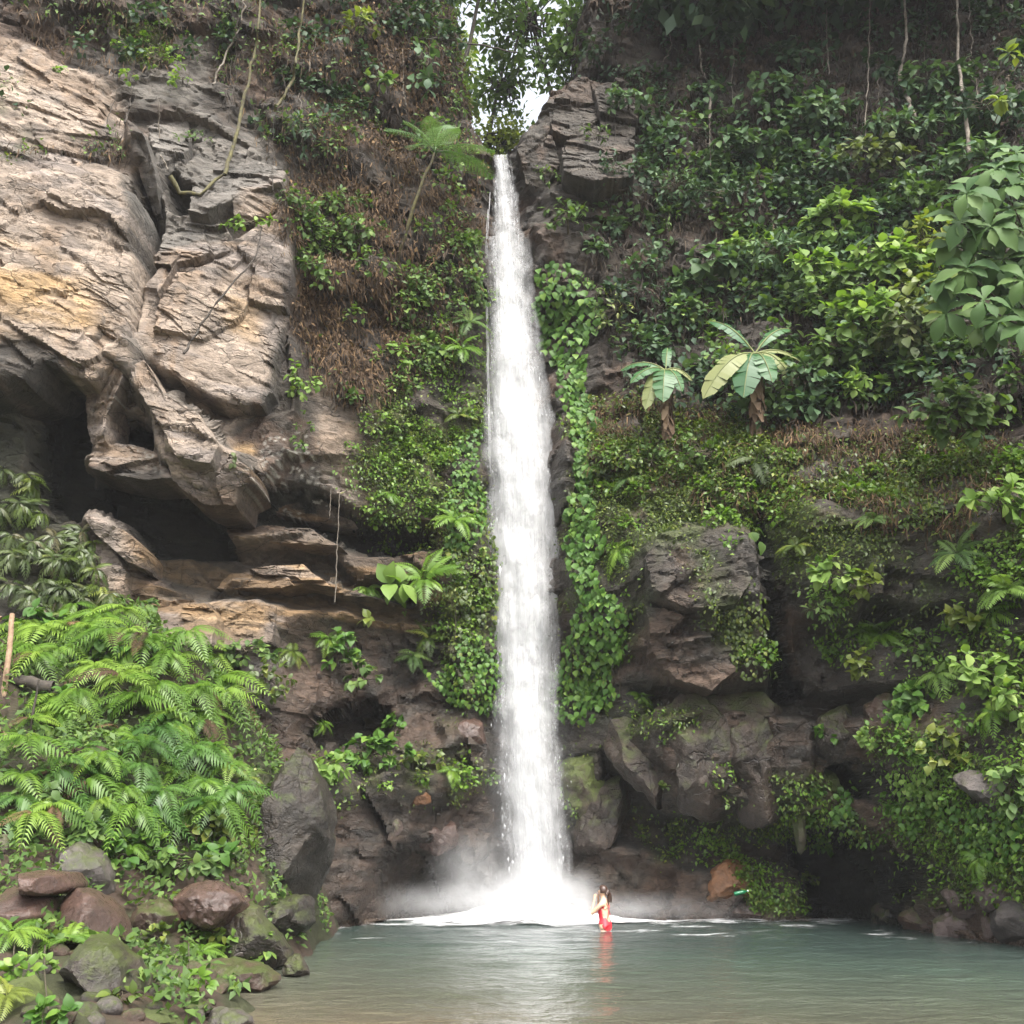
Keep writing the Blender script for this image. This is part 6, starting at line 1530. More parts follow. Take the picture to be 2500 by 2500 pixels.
# ------------------------------------------------------------------ shrubs
SHRUBS = [  # x, y, half width, half height, leaves, leaf, tone, leaf length, label, extra distance from the face
    (2045, 535, 85, 70, 150, 'ovate', 'bright', 0.30, 'bright light-green shrub in the middle of the right slope', 1.2),
    (1905, 615, 105, 55, 190, 'lance', 'blue', 0.24, 'grey-green fine-leaved shrub left of the bright shrub', 0.9),
    (1745, 640, 80, 35, 75, 'ovate', 'blue', 0.34, 'blue-green drooping umbrella of large leaves left on the right slope', 0.8),
    (1690, 690, 60, 30, 45, 'ovate', 'blue', 0.30, 'small blue-green tuft at the tip of the drooping umbrella', 0.8),
    (2150, 690, 130, 70, 190, 'ovate', 'mid', 0.27, 'mid-green shrub below the bright shrub', 1.2),
    (2255, 590, 65, 70, 110, 'ovate', 'yellow', 0.22, 'yellow-green shrub beside the large-leaved tree', 1.0),
    (2030, 740, 80, 70, 140, 'ovate', 'mid', 0.26, 'dark-hearted shrub under the bright shrub', 1.1),
    (2230, 800, 105, 90, 190, 'ovate', 'olive', 0.25, 'olive shrub with dull leaves under the yellow-green one', 1.1),
    (2060, 850, 90, 65, 150, 'ovate', 'mid', 0.25, 'green shrub right of the right banana plant', 0.9),
    (1975, 930, 75, 65, 150, 'ovate', 'blue', 0.22, 'blue-green shrub touching the right banana leaves', 0.8),
    (2110, 945, 70, 50, 100, 'ovate', 'bright', 0.22, 'light green branch tips hanging right of the blue-green shrub', 0.9),
    (2335, 1010, 125, 85, 240, 'ovate', 'mid', 0.24, 'broad dark green shrub over the shaded hollow at the right', 1.2),
    (2180, 630, 105, 55, 130, 'ovate', 'bright', 0.29, 'light-green shrub between the bright shrub and the yellow-green one', 1.7),
    (2110, 775, 105, 70, 150, 'ovate', 'bright', 0.28, 'light-green shrub hanging in the middle of the right slope under the others', 1.6),
    (1985, 655, 70, 55, 90, 'ovate', 'bright', 0.27, 'light-green branch just below the bright shrub', 1.5),
    (2245, 700, 80, 55, 100, 'ovate', 'yellow', 0.26, 'yellow-green leafy branch over the olive shrub', 1.6),
    (1830, 590, 60, 40, 60, 'ovate', 'bright', 0.25, 'small light-green tuft left of the grey-green shrub', 1.1),
    (1455, 120, 60, 50, 90, 'ovate', 'dark', 0.22, 'dark shrub hanging over the right lip of the notch', 0.8),
    (1535, 240, 60, 45, 80, 'ovate', 'blue', 0.22, 'dusky shrub on top of the grey rocks right of the notch', 0.8),
    (1330, 430, 50, 30, 50, 'lance', 'mid', 0.18, 'small tuft low on the grey rocks right of the notch', 0.6),
    (1460, 330, 50, 35, 50, 'lance', 'mid', 0.18, 'small tuft in the middle of the grey rocks right of the notch', 0.7),
    (1095, 110, 45, 60, 80, 'ovate', 'dark', 0.22, 'dark shrub hanging over the left lip of the notch', 0.6),
    (1120, 250, 40, 50, 70, 'lance', 'mid', 0.18, 'green tuft on the left wall of the notch above the tree fern', 0.5),
    (1212, 384, 34, 13, 40, 'ovate', 'yellow', 0.16, 'yellow-green leaves hanging over the lip of the waterfall', 0.9),
    (1880, 220, 90, 50, 150, 'ovate', 'blue', 0.26, 'topmost dark shrub of the upper right slope', 0.8),
    (1850, 345, 120, 38, 150, 'ovate', 'blue', 0.27, 'flat dark shrub below the topmost one', 0.8),
    (2010, 270, 95, 55, 170, 'ovate', 'blue', 0.26, 'dark shrub under the left hanging liana', 0.8),
    (2230, 300, 110, 32, 170, 'lance', 'blue', 0.28, 'blue-green umbrella-shaped shrub behind the pale trunk', 1.0),
    (2130, 375, 95, 45, 150, 'ovate', 'olive', 0.22, 'yellowish olive shrub with dry twigs', 0.9),
    (1960, 130, 100, 28, 100, 'ovate', 'dark', 0.27, 'black-green shrub near the top edge right of the notch', 0.7),
    (1650, 455, 80, 60, 170, 'lance', 'blue', 0.18, 'feathery dark shrub right of the grey rocks of the notch', 0.6),
    (1630, 530, 55, 35, 75, 'lance', 'mid', 0.18, 'small feathery shrub under the dark feathery one', 0.6),
    (2270, 195, 100, 45, 130, 'ovate', 'blue', 0.28, 'dark broad-leaved shrub between the two pale trunks', 0.8),
    (2150, 160, 60, 40, 70, 'ovate', 'dark', 0.25, 'black-green shrub left of the first pale trunk', 0.6),
    (2400, 260, 90, 70, 120, 'ovate', 'dark', 0.28, 'dark shrub at the right edge behind the hanging twig', 1.0),
    (2400, 390, 90, 60, 120, 'ovate', 'blue', 0.28, 'blue-green shrub above the large-leaved tree', 1.2),
    (1790, 480, 110, 45, 150, 'lance', 'dark', 0.24, 'dark shrub in the shaded middle of the right slope', 0.5),
    (1960, 440, 80, 45, 110, 'ovate', 'dark', 0.24, 'dark shrub left of the dry twigs', 0.5),
    (1760, 400, 55, 35, 60, 'ovate', 'blue', 0.24, 'small dusky shrub over the shaded slope', 0.5),
    (2215, 470, 60, 40, 60, 'ovate', 'mid', 0.28, 'sparse green shrub with big single leaves in the dark gap', 0.8),
    (1600, 640, 60, 50, 60, 'lance', 'dark', 0.20, 'dark tuft on the brown slope right of the ivy', 0.4),
    (1500, 420, 50, 60, 60, 'lance', 'dark', 0.18, 'sparse tuft on the grey rocks right of the notch', 0.4),
    (1385, 530, 70, 60, 90, 'ovate', 'mid', 0.20, 'green shrub at the upper right edge of the waterfall', 0.4),
    (1560, 830, 70, 60, 90, 'ovate', 'mid', 0.17, 'low green shrub left of the left banana plant', 0.4),
    (1500, 760, 60, 70, 90, 'lance', 'cover', 0.16, 'yellow-green shrub right of the dense ivy', 0.4),
    (1720, 1110, 110, 45, 160, 'ovate', 'mid', 0.17, 'leafy shrub on the ledge between the banana plants', 0.4),
    (1590, 1130, 60, 60, 100, 'ovate', 'mid', 0.16, 'leafy shrub under the left banana plant', 0.4),
    (2435, 1230, 90, 65, 85, 'ovate', 'bright', 0.30, 'glossy broad-leaved shrub at the right edge above the ferns', 0.7),
    (2035, 1400, 55, 48, 60, 'ovate', 'bright', 0.27, 'glossy bright shrub in the middle of the mossy bulge', 0.4),
    (2120, 1425, 45, 35, 40, 'heart', 'yellow', 0.20, 'yellow-green tuft right of the glossy bright shrub', 0.3),
    (2010, 1490, 45, 22, 40, 'lance', 'mid', 0.18, 'small dark tuft under the glossy bright shrub', 0.3),
    (2240, 1580, 45, 45, 60, 'ovate', 'mid', 0.18, 'green shrub right of the big bright fern', 0.4),
    (2355, 1530, 60, 45, 70, 'heart', 'yellow', 0.20, 'yellow-green shrub with drooping leaves on the right cliff', 0.4),
    (2400, 1640, 100, 50, 130, 'ovate', 'bright', 0.24, 'wide bright shrub over the mossy bulge at the right', 0.5),
    (2470, 1720, 50, 60, 80, 'ovate', 'bright', 0.24, 'bright shrub at the right edge below the wide one', 0.5),
    (2090, 1620, 55, 35, 60, 'heart', 'yellow', 0.16, 'yellow-green tuft left of the bright right-hand shrubs', 0.3),
    (2230, 1700, 60, 40, 70, 'heart', 'ivy', 0.20, 'wide-leaved shrub over the rounded block', 0.4),
    (2300, 1830, 70, 50, 70, 'heart', 'yellow', 0.18, 'light shrub on top of the mossy bulge', 0.3),
    (2020, 1790, 26, 38, 40, 'ovate', 'ivy', 0.16, 'small green tuft on the brown blocks', 0.2),
    (2130, 1800, 45, 28, 45, 'heart', 'bright', 0.15, 'small light tuft above the upper small cave', 0.2),
    (2460, 1900, 40, 80, 80, 'ovate', 'mid', 0.2, 'green shrub at the right edge of the mossy bulge', 0.3),
    (870, 570, 75, 55, 110, 'ovate', 'mid', 0.20, 'grey-green shrub on the brown column left of the waterfall', 0.4),
    (845, 485, 60, 28, 60, 'lance', 'mid', 0.22, 'drooping feathery shrub above the grey-green one', 0.4),
    (780, 655, 55, 40, 70, 'ovate', 'mid', 0.18, 'green shrub at the edge of the tan slab', 0.3),
    (900, 640, 60, 45, 70, 'ovate', 'mid', 0.17, 'leafy shrub below the grey-green one on the brown column', 0.3),
    (735, 930, 55, 55, 80, 'ovate', 'bright', 0.17, 'bright shrub at the lower right corner of the tan slab', 0.3),
    (740, 1060, 25, 70, 60, 'ovate', 'mid', 0.11, 'small trailing shrub hanging on the lichened wall', 0.2),
    (960, 870, 65, 35, 70, 'ovate', 'bright', 0.18, 'light green shrub in the middle of the brown column', 0.3),
    (1060, 850, 55, 35, 60, 'ovate', 'mid', 0.2, 'green shrub near the waterfall under the tree fern', 0.3),
    (1045, 170, 45, 75, 40, 'obov', 'blue', 0.34, 'dark large-leaved branch beside the notch', 0.6),
    (885, 55, 50, 42, 60, 'ovate', 'yellow', 0.22, 'yellow-green leaves at the top above the brown column', 0.7),
    (920, 200, 45, 35, 45, 'ovate', 'mid', 0.24, 'green tuft under the yellow-green leaves', 0.5),
    (1000, 40, 80, 60, 90, 'ovate', 'dark', 0.24, 'dark shrub at the top left of the notch', 0.6),
    (740, 330, 60, 70, 90, 'lance', 'dark', 0.2, 'dark shrub right of the leaning mossy trunks', 0.4),
    (390, 145, 60, 30, 80, 'ovate', 'bright', 0.14, 'light leaves of a sapling over the upper tan rock', 0.6),
    (450, 190, 40, 25, 40, 'ovate', 'bright', 0.13, 'light leaves at the right end of the upper sapling', 0.6),
    (318, 190, 24, 22, 30, 'ovate', 'bright', 0.13, 'small tuft of a sapling on the upper tan rock', 0.5),
    (135, 175, 22, 20, 22, 'ovate', 'bright', 0.13, 'tiny light tuft at the upper left of the tan rock', 0.4),
    (610, 545, 75, 18, 70, 'ovate', 'bright', 0.15, 'flat light crown of the slanting sapling on the tan slab', 0.7),
    (470, 335, 50, 14, 40, 'lance', 'mid', 0.16, 'single feathery spray before the shaded tan rock', 0.5),
    (560, 985, 22, 18, 14, 'ovate', 'mid', 0.14, 'single green plant on the lower edge of the tan slab', 0.1),
    (570, 1130, 24, 20, 16, 'ovate', 'olive', 0.14, 'pale plant at the tip of the pointed buttress', 0.1),
    (80, 1520, 70, 45, 80, 'ovate', 'ivy', 0.26, 'broad-leaved plant behind the top of the fern bank', 0.4),
    (300, 1580, 80, 40, 80, 'ovate', 'ivy', 0.22, 'broad-leaved plant along the top of the fern bank', 0.3),
    (365, 1490, 25, 25, 22, 'heart', 'mid', 0.2, 'small plant in front of the tan blocks', 0.2),
    (600, 1590, 90, 40, 110, 'ovate', 'mid', 0.17, 'leafy tangle at the right top of the fern bank', 0.3),
    (650, 1660, 70, 60, 100, 'ovate', 'cover', 0.16, 'leafy tangle falling from the fern bank onto the dark rock', 0.3),
    (830, 1590, 50, 60, 60, 'heart', 'ivy', 0.2, 'bright climbing plant on the dark rock', 0.3),
    (880, 1650, 60, 50, 60, 'heart', 'mid', 0.18, 'green climbing plant under the bright one on the dark rock', 0.3),
    (970, 1780, 40, 40, 40, 'heart', 'ivy', 0.17, 'small plant above the dark hollow by the green ledge', 0.2),
    (900, 1840, 110, 45, 150, 'heart', 'ivy', 0.2, 'lush plants filling the green ledge left of the waterfall', 0.3),
    (790, 1880, 55, 45, 80, 'ovate', 'bright', 0.2, 'lush light plants at the left end of the green ledge', 0.3),
    (1010, 1850, 70, 35, 80, 'ovate', 'cover', 0.16, 'small-leaved plants at the right end of the green ledge', 0.2),
    (960, 1430, 45, 28, 14, 'ovate', 'bright', 0.5, 'rosette of wide light leaves on the ledge left of the waterfall', 0.4),
    (900, 1520, 16, 20, 8, 'heart', 'yellow', 0.22, 'little yellow-green sprig dangling under the ledge', 0.2),
    (290, 2080, 45, 40, 55, 'ovate', 'ivy', 0.18, 'leafy plant under the fern bank above the grey boulders', 0.2),
    (430, 2110, 90, 45, 120, 'ovate', 'mid', 0.16, 'dark leafy plants above the knobbly red-brown boulder', 0.2),
    (530, 2090, 35, 45, 40, 'ovate', 'ivy', 0.2, 'glossy leaves between the mossy boulders', 0.2),
    (230, 2395, 60, 40, 90, 'ovate', 'mid', 0.12, 'small-leaved bush in front of the large dark mossy boulder', 0.15),
    (590, 2330, 70, 60, 120, 'ovate', 'bright', 0.14, 'leafy shore plant on the brown earthy boulder', 0.2),
    (560, 2275, 22, 32, 6, 'round', 'ivy', 0.4, 'plant with two huge round leaves above the leafy shore plant', 0.25),
    (520, 2300, 40, 35, 45, 'ovate', 'cover', 0.12, 'small plant left of the huge round leaves', 0.15),
    (120, 2480, 60, 30, 70, 'ovate', 'ivy', 0.11, 'low green plant at the bottom edge of the shore', 0.15),
    (40, 2390, 50, 40, 60, 'ovate', 'fern', 0.13, 'leafy plant above the bright mossy corner boulder', 0.15),
    (2075, 2010, 40, 30, 40, 'ovate', 'mid', 0.12, 'tuft between the two caves over the main one', 0.15),
    (1960, 2150, 40, 40, 60, 'ovate', 'cover', 0.12, 'small plants on the moss beside the cave', 0.15),
    (1620, 1920, 20, 20, 20, 'ovate', 'cover', 0.1, 'tiny tuft in the crack of the brown overhang', 0.1),
]
for (x, y, rx, ry, n, lf, m, s, lab, off) in SHRUBS:
    if x > 1460 and y < 1100:
        n, s = min(295, int(n * 1.35)), s * 1.12
    shrub(x, y, rx, ry, n, lf, m, s, lab, off=off, per=5 if n < 60 else 6)

# the large-leaved tree that leans in from the right
t = None
def rosette_tree(label, spots, Yd, llen, trunk):
    c0 = P(*trunk[0], Yd + 1.0)
    t = thing('large_leaved_tree', c0, label, 'tree')
    loc = np.array(c0)
    V, F = [], []
    pts = np.array([P(x, y, Yd + 1.0 - 0.5 * k / len(trunk)) for k, (x, y) in enumerate(trunk)])
    tube(wob(pts, 0.05, 3), np.linspace(0.09, 0.04, len(pts)), 7, V, F)
    link('trunk', mesh('trunk', np.vstack(V) - loc, np.vstack(F), BARK), parent=t)
    V, F = [], []
    ms = [lm('obov', 'big', droop=0.4, n=10, ribs=0.014, fold=0.28, wid=0.72), lm('obov', 'big', droop=0.8, n=10, ribs=0.012, fold=0.25, wid=0.78)]
    for k, (x, y) in enumerate(spots):
        p = np.array(P(x, y, Yd + random.uniform(-0.6, 0.6)))
        near = pts[np.argmin(np.linalg.norm(pts - p, axis=1))]
        tube(bez(near, (near + p) / 2 + np.array([0, 0.2, -0.2]), p, 6), np.linspace(0.03, 0.012, 6), 5, V, F)
        axis = np.array([random.uniform(-.5, .1), -0.75, random.uniform(0.1, 0.6)]); axis /= np.linalg.norm(axis)
        e1 = np.cross(axis, [0, 0, 1.0]); e1 /= np.linalg.norm(e1); e2 = np.cross(e1, axis)
        m = random.choice((6, 7, 8))
        for j in range(m):
            a = j / m * 6.283 + random.uniform(-.25, .25)
            d = e1 * math.cos(a) + e2 * math.sin(a) + axis * random.uniform(0.15, 0.5) + np.array([0, 0, -0.15])
            put('leaf', ms[j % 2], t, mat4(frames(d, axis + np.array([0, 0, 0.45]))[0], p - loc, llen * random.uniform(0.7, 1.12)))
    link('branches', mesh('branches', np.vstack(V) - loc, np.vstack(F), STEM), parent=t)
rosette_tree('tree with very large ribbed leaves in rosettes leaning in from the right edge', [(2480, 380), (2430, 420), (2500, 450), (2395, 470), (2470, 520), (2340, 545), (2420, 560), (2500, 590), (2380, 620), (2330, 600), (2450, 640), (2500, 690), (2360, 660), (2420, 700), (2480, 760), (2400, 740), (2340, 720), (2440, 790), (2510, 800), (2380, 560), (2520, 520), (2545, 640), (2460, 460), (2400, 670), (2310, 680), (2450, 570), (2360, 480), (2500, 640), (2480, 720), (2310, 770), (2390, 800)], 17.5, 0.55, [(2640, 1000), (2570, 800), (2540, 600), (2520, 420)])

# ------------------------------------------------------------------ banana plants
def banana(px, py, base_y, size, label, leaves):
    p, nr = hit(px, base_y)
    top = P(px, py, p.y - 0.5)
    b = p + Vector((0, -0.25, -0.1))
    t = thing('banana_plant', b, label, 'banana plant')
    loc = np.array(b)
    V, F = [], []
    tube(wob(np.linspace(np.array(b), np.array(top), 9), 0.02, 4), np.linspace(0.10, 0.055, 9) * size, 9, V, F)
    link('trunk', mesh('trunk', np.vstack(V) - loc, np.vstack(F), bark_mat('banana_trunk', (0.12, 0.085, 0.05), (0.3, 0.22, 0.15), 6)), parent=t)
    # dead sheaths wrapped round the trunk
    n = 90
    h = rng.random(n)
    a = rng.random(n) * 6.283
    sp = loc + (np.array(top) - loc) * (0.15 + 0.75 * h[:, None])
    od = np.stack([np.cos(a), np.sin(a), 0 * a], -1)
    sheath = (np.array([[-.16, 0, 0], [.16, 0, 0], [.2, .5, .03], [-.2, .5, .03], [.06, 1, -.02], [-.06, 1, -.02]], float), np.array([[0, 1, 2, 3], [3, 2, 4, 5]]))
    o = swarm('dead_sheaths', sheath, sp - loc + od * 0.10 * size, frames(np.array([0, 0, -1.0]) + od * 0.22 + rng.normal(0, .1, (n, 3)), od), size * rng.uniform(0.2, 0.5, n), leaf_mat('dead_sheath', (0.07, 0.045, 0.028), (0.16, 0.11, 0.07), (0.3, 0.22, 0.15), 0.1, 0.8, 0.2), parent=t)
    for k, (tx, ty, dY, wd, pale, drp) in enumerate(leaves):
        tip = np.array(P(tx, ty, top.y + dY)); st = np.array(top)
        v = tip - st; L = np.linalg.norm(v)
        mid = st + v * 0.5 + np.array([0, -0.12 * L, (drp + 0.14) * L])
        m = 17
        rc = bez(st, mid, tip, m)
        tt = np.linspace(0, 1, m)
        w = wd * L * np.clip(np.interp(tt, [0, .1, .16, .4, .75, .93, 1], [0, 0, .55, 1, .95, .6, .0]), 0.004, 1) * 0.5
        T = np.gradient(rc, axis=0); T /= np.linalg.norm(T, axis=1, keepdims=True)
        vw = np.array(cam.location) - rc; vw /= np.linalg.norm(vw, axis=1, keepdims=True)
        nn_ = np.array([0, -0.7, 0.75])
        S = np.cross(T, np.broadcast_to(nn_, T.shape)); S /= np.linalg.norm(S, axis=1, keepdims=True)
        N = np.cross(S, T)
        g = np.random.default_rng(900 + k)
        Vs, Fs, nv = [], [], 0
        for s in (-1, 1):
            for q in range(m - 1):
                j0, j1 = g.normal(0, 0.012, 2)
                fa = 0.22 + g.normal(0, 0.07)
                quad = np.array([rc[q], rc[q + 1], rc[q + 1] + S[q + 1] * s * w[q + 1] - N[q + 1] * w[q + 1] * fa + T[q + 1] * (0.10 * w[q] + j0) * 1, rc[q] + S[q] * s * w[q] - N[q] * w[q] * fa + T[q] * (0.10 * w[q] + j1)])
                Vs.append(quad - loc); Fs.append(np.array([[0, 1, 2, 3]]) + nv); nv += 4
        lf = link('leaf', mesh('leaf', np.vstack(Vs), np.vstack(Fs), G['bananapale' if pale else 'banana']), parent=t, smooth=False)
        if pale:
            lf['label'] = 'pale yellowing banana leaf'
        V2, F2 = tube(rc - loc + N * 0.008, np.linspace(0.022, 0.006, m) * size, 5)
        mr = link('midrib', mesh('midrib', V2, F2, G['bananapale']), parent=lf)
    return t
banana(1843, 865, 1080, 1.0, 'larger banana plant with broad drooping leaves above the crevice', [(1730, 785, 0.2, .30, False, .12), (1930, 805, 0.3, .26, False, .16), (1718, 972, -.3, .34, True, .22), (1815, 970, -.5, .46, False, .3), (1885, 932, -.5, .48, False, .25), (1935, 930, -.2, .3, True, .3), (1960, 885, 0.3, .2, True, .12)])
banana(1625, 905, 1075, 0.8, 'smaller banana plant left of the larger one', [(1630, 850, .3, .3, False, .1), (1515, 905, 0.1, .3, False, .2), (1540, 935, -.3, .34, False, .2), (1575, 1000, -.3, .3, True, .3), (1618, 980, -.5, .46, False, .3), (1665, 955, -.4, .36, False, .25), (1690, 930, 0, .3, True, .3)])

# ------------------------------------------------------------------ the tree fern
o = thing('tree_fern', hit(972, 640)[0], 'tree fern with feathery crown on a slender trunk left of the fall', 'tree fern')
loc = np.array(o.location)
topp = np.array(P(1062, 372, hit(1062, 372)[0].y - 1.6))
V, F = [], []
tube(wob(bez(loc, loc * 0.45 + topp * 0.55 + np.array([-0.15, -0.3, -0.3]), topp, 14), 0.012, 8), np.linspace(0.055, 0.03, 14), 8, V, F)
link('trunk', mesh('trunk', np.vstack(V) - loc, np.vstack(F), MOSSBARK), parent=o)
for k, (tx, ty, dY, sz) in enumerate([(1000, 290, -.3, 1.3), (1050, 285, -.9, 1.0), (1110, 310, -.8, 1.2), (1195, 355, -.3, 1.45), (1180, 395, .4, 1.3), (955, 305, 0.2, 1.35), (1200, 415, 0.9, 1.4), (1085, 290, 0.6, 1.1), (1010, 350, .9, 1.0)]):
    d = np.array(P(tx, ty, topp[1] + dY)) - topp
    put('frond', fm('tfern', k % 2, 'tree'), o, mat4(frames(d / np.linalg.norm(d) + np.array([0, 0, 0.12]), [0, -0.35, 1])[0], topp - loc, np.linalg.norm(d) * 1.08))

# ------------------------------------------------------------------ trees above the notch
def far_tree(px, py, Yd, rx, ry, n, mat, label, ls=0.34, holes=0.0, foot=None):
    c = np.array(P(px, py, Yd) if py > -500 else (px, Yd, 27.5)); sc = np.linalg.norm(c - np.array(cam.location)) / FPX
    ext = np.array([rx * sc, rx * sc * 0.7, ry * sc])
    base = np.array([c[0] + (2.6 if c[0] > 0.35 else -2.6), Yd + 0.5, 18.5]) if foot is None else np.array(foot)
    t = thing('tree', base, label, 'tree')
    V, F = [], []
    tube(wob(bez(base, (base + c) / 2, c + np.array([0, 0, ext[2] * 0.5]), 10), 0.06, 2), np.linspace(0.14, 0.05, 10), 7, V, F)
    K = 40
    d = rnd_unit(K); tips = c + d * ext * (0.35 + 0.65 * rng.random((K, 1)) ** 0.5)
    for q in range(K):
        tube(bez(c + rng.normal(0, .3, 3) * [1, 1, .6], (c + tips[q]) / 2 + [0, 0, .2], tips[q], 5), np.linspace(0.05, 0.012, 5), 4, V, F)
    link('trunk', mesh('trunk', np.vstack(V) - base, np.vstack(F), BARKD), parent=t)
    ti = rng.integers(0, K, n)
    pos = tips[ti] + rng.normal(0, 1, (n, 3)) * np.array([0.34, 0.4, 0.28]) * (ls / 0.34)
    ax = rng.normal(0, 0.7, (n, 3)) + [0, 0, -0.35]; nz = np.array([0, 0, 1.0]) + rng.normal(0, 0.5, (n, 3))
    f = swarm('crown', SM, pos - base, frames(ax, nz), ls * rng.uniform(0.6, 1.2, n), G[mat], parent=t)
    return t
far_tree(1290, 60, 33, 125, 125, 1150, 'mid', 'dark leafy tree in the middle of the notch above the waterfall')
far_tree(1235, 210, 35, 70, 100, 480, 'mid', 'darker tree behind the notch low in the middle')
far_tree(1400, 120, 32, 50, 150, 750, 'mid', 'dark tree at the right side of the notch')
far_tree(1120, 200, 36, 45, 140, 620, 'yellow', 'sunlit yellow-green tree at the left side of the notch')
far_tree(1215, 350, 34, 60, 45, 800, 'yellow', 'low bright bush at the lip of the waterfall', ls=0.26)
far_tree(1190, -40, 31, 140, 45, 420, 'mid', 'tree crown reaching in at the top over the notch')

# the forest along the rim above the picture
for cx_, cy_, lab in ((7.0, 27.5, 'broad tree on the rim just right of the notch'), (12.5, 26.0, 'broad tree on the rim above the banana plants'), (-7.0, 27.0, 'broad tree on the rim left of the notch')):
    far_tree(cx_, -999, cy_, 300, 130, 3000, 'dark', lab, ls=0.6, foot=(cx_ + 0.5, cy_ + 6.5, 27.0))

# ------------------------------------------------------------------ trunks, lianas, sticks
strand('slender_tree', [(640, -40), (625, 120), (600, 220), (575, 340), (548, 425)], 0.05, MOSSBARK, 'slender mossy trunk leaning over the upper tan rock', 'tree', off=0.7, amp=0.015, seed=1, nt=8)
strand('slender_tree', [(748, -40), (735, 60), (715, 200), (670, 270)], 0.045, MOSSBARK, 'second mossy trunk right of the first over the upper tan rock', 'tree', off=0.7, amp=0.015, seed=2, nt=8)
strand('slender_tree', [(600, -20), (585, 70), (545, 150), (520, 205)], 0.03, BARK, 'thin pale stem left of the mossy trunks', 'stem', off=0.6, amp=0.02, seed=3)
strand('root', [(415, 430), (440, 470), (490, 475), (525, 440), (548, 425)], 0.06, MOSSBARK, 'mossy root curling round the foot of the leaning trunk', 'root', off=0.4, n=9, amp=0.01, seed=4, nt=7)
strand('sapling_stem', [(388, 250), (390, 370), (410, 415)], 0.022, BARK, 'thin pale sapling stem over the dark crack', 'stem', off=0.5, amp=0.01, seed=5)
strand('sapling_stem', [(320, 210), (318, 260), (305, 300)], 0.022, BARKD, 'thin dark sapling stem on the upper tan rock', 'stem', off=0.4, amp=0.01, seed=6)
strand('sapling_stem', [(640, 555), (625, 630), (560, 700), (490, 795), (450, 860)], 0.03, BARKD, 'slanting dark sapling stem across the tan slab', 'stem', off=0.5, amp=0.012, seed=7)
strand('sapling_stem', [(290, 215), (260, 300), (245, 355)], 0.014, BARKD, 'thin bare twig left of the dark crack', 'stem', off=0.3, amp=0.01, seed=8)
strand('sapling_stem', [(150, 190), (120, 265)], 0.012, BARKD, 'tiny bare twig at the upper left of the tan rock', 'stem', off=0.3, amp=0.01, seed=9)
strand('slender_tree', [(2205, -30), (2215, 90), (2195, 190), (2215, 240), (2235, 295)], 0.07, BARK, 'pale crooked trunk at the top of the right slope', 'tree', off=0.9, amp=0.02, seed=10, nt=8)
strand('slender_tree', [(2336, -30), (2340, 150), (2355, 270), (2372, 420)], 0.065, BARK, 'straight pale trunk right of the crooked one', 'tree', off=1.2, amp=0.012, seed=11, nt=8)
strand('slender_tree', [(1708, 110), (1712, 165), (1733, 215), (1733, 290)], 0.045, BARK, 'pale bent stem on the dark upper slope', 'tree', off=0.7, amp=0.015, seed=12)
strand('liana', [(1733, 290), (1732, 340), (1735, 405)], 0.014, BARK, 'thin liana hanging from the pale bent stem', 'liana', off=0.7, amp=0.01, seed=13)
strand('liana', [(2126, -30), (2122, 130), (2116, 240), (2112, 350)], 0.02, BARK, 'long pale liana left of the crooked trunk', 'liana', off=0.9, amp=0.018, seed=14)
strand('liana', [(2017, -30), (2018, 100), (2024, 180)], 0.016, BARK, 'short straight liana over the dark shrub', 'liana', off=0.8, amp=0.012, seed=15)
strand('liana', [(2365, -30), (2372, 110), (2365, 160)], 0.014, BARK, 'liana just right of the straight pale trunk', 'liana', off=1.1, amp=0.02, seed=16)
strand('liana', [(2295, 400), (2300, 450), (2296, 540)], 0.018, BARK, 'thin pale stem standing in the dark gap by the large-leaved tree', 'stem', off=0.6, amp=0.015, seed=17)
strand('liana', [(1620, 20), (1640, 110), (1620, 150)], 0.02, BARK, 'pale bent twig at the top right of the notch', 'liana', off=0.5, amp=0.02, seed=18)
strand('liana', [(983, 120), (985, 220), (992, 260)], 0.012, BARK, 'thin root hanging under the branch left of the notch', 'liana', off=0.4, amp=0.012, seed=19)
strand('liana', [(829, 1200), (824, 1330), (818, 1470)], 0.012, BARK, 'thin root hanging free before the dark overhang', 'liana', amp=0.006, seed=20, Yd=21.6)
strand('liana', [(808, 1190), (805, 1260)], 0.009, BARK, 'short root hanging beside the longer one before the dark overhang', 'liana', amp=0.006, seed=21, Yd=21.7)
strand('fallen_branch', [(960, 92), (1060, 96), (1180, 112), (1260, 130)], 0.04, BARKD, 'bare branch lying across the left side of the notch', 'branch', amp=0.02, seed=22, Yd=(26.2, 27.4))
strand('hanging_twig', [(2500, 130), (2475, 175), (2455, 190), (2455, 225)], 0.014, STEM, 'twig hanging into the picture at the upper right edge', 'twig', amp=0.008, seed=23, Yd=14)
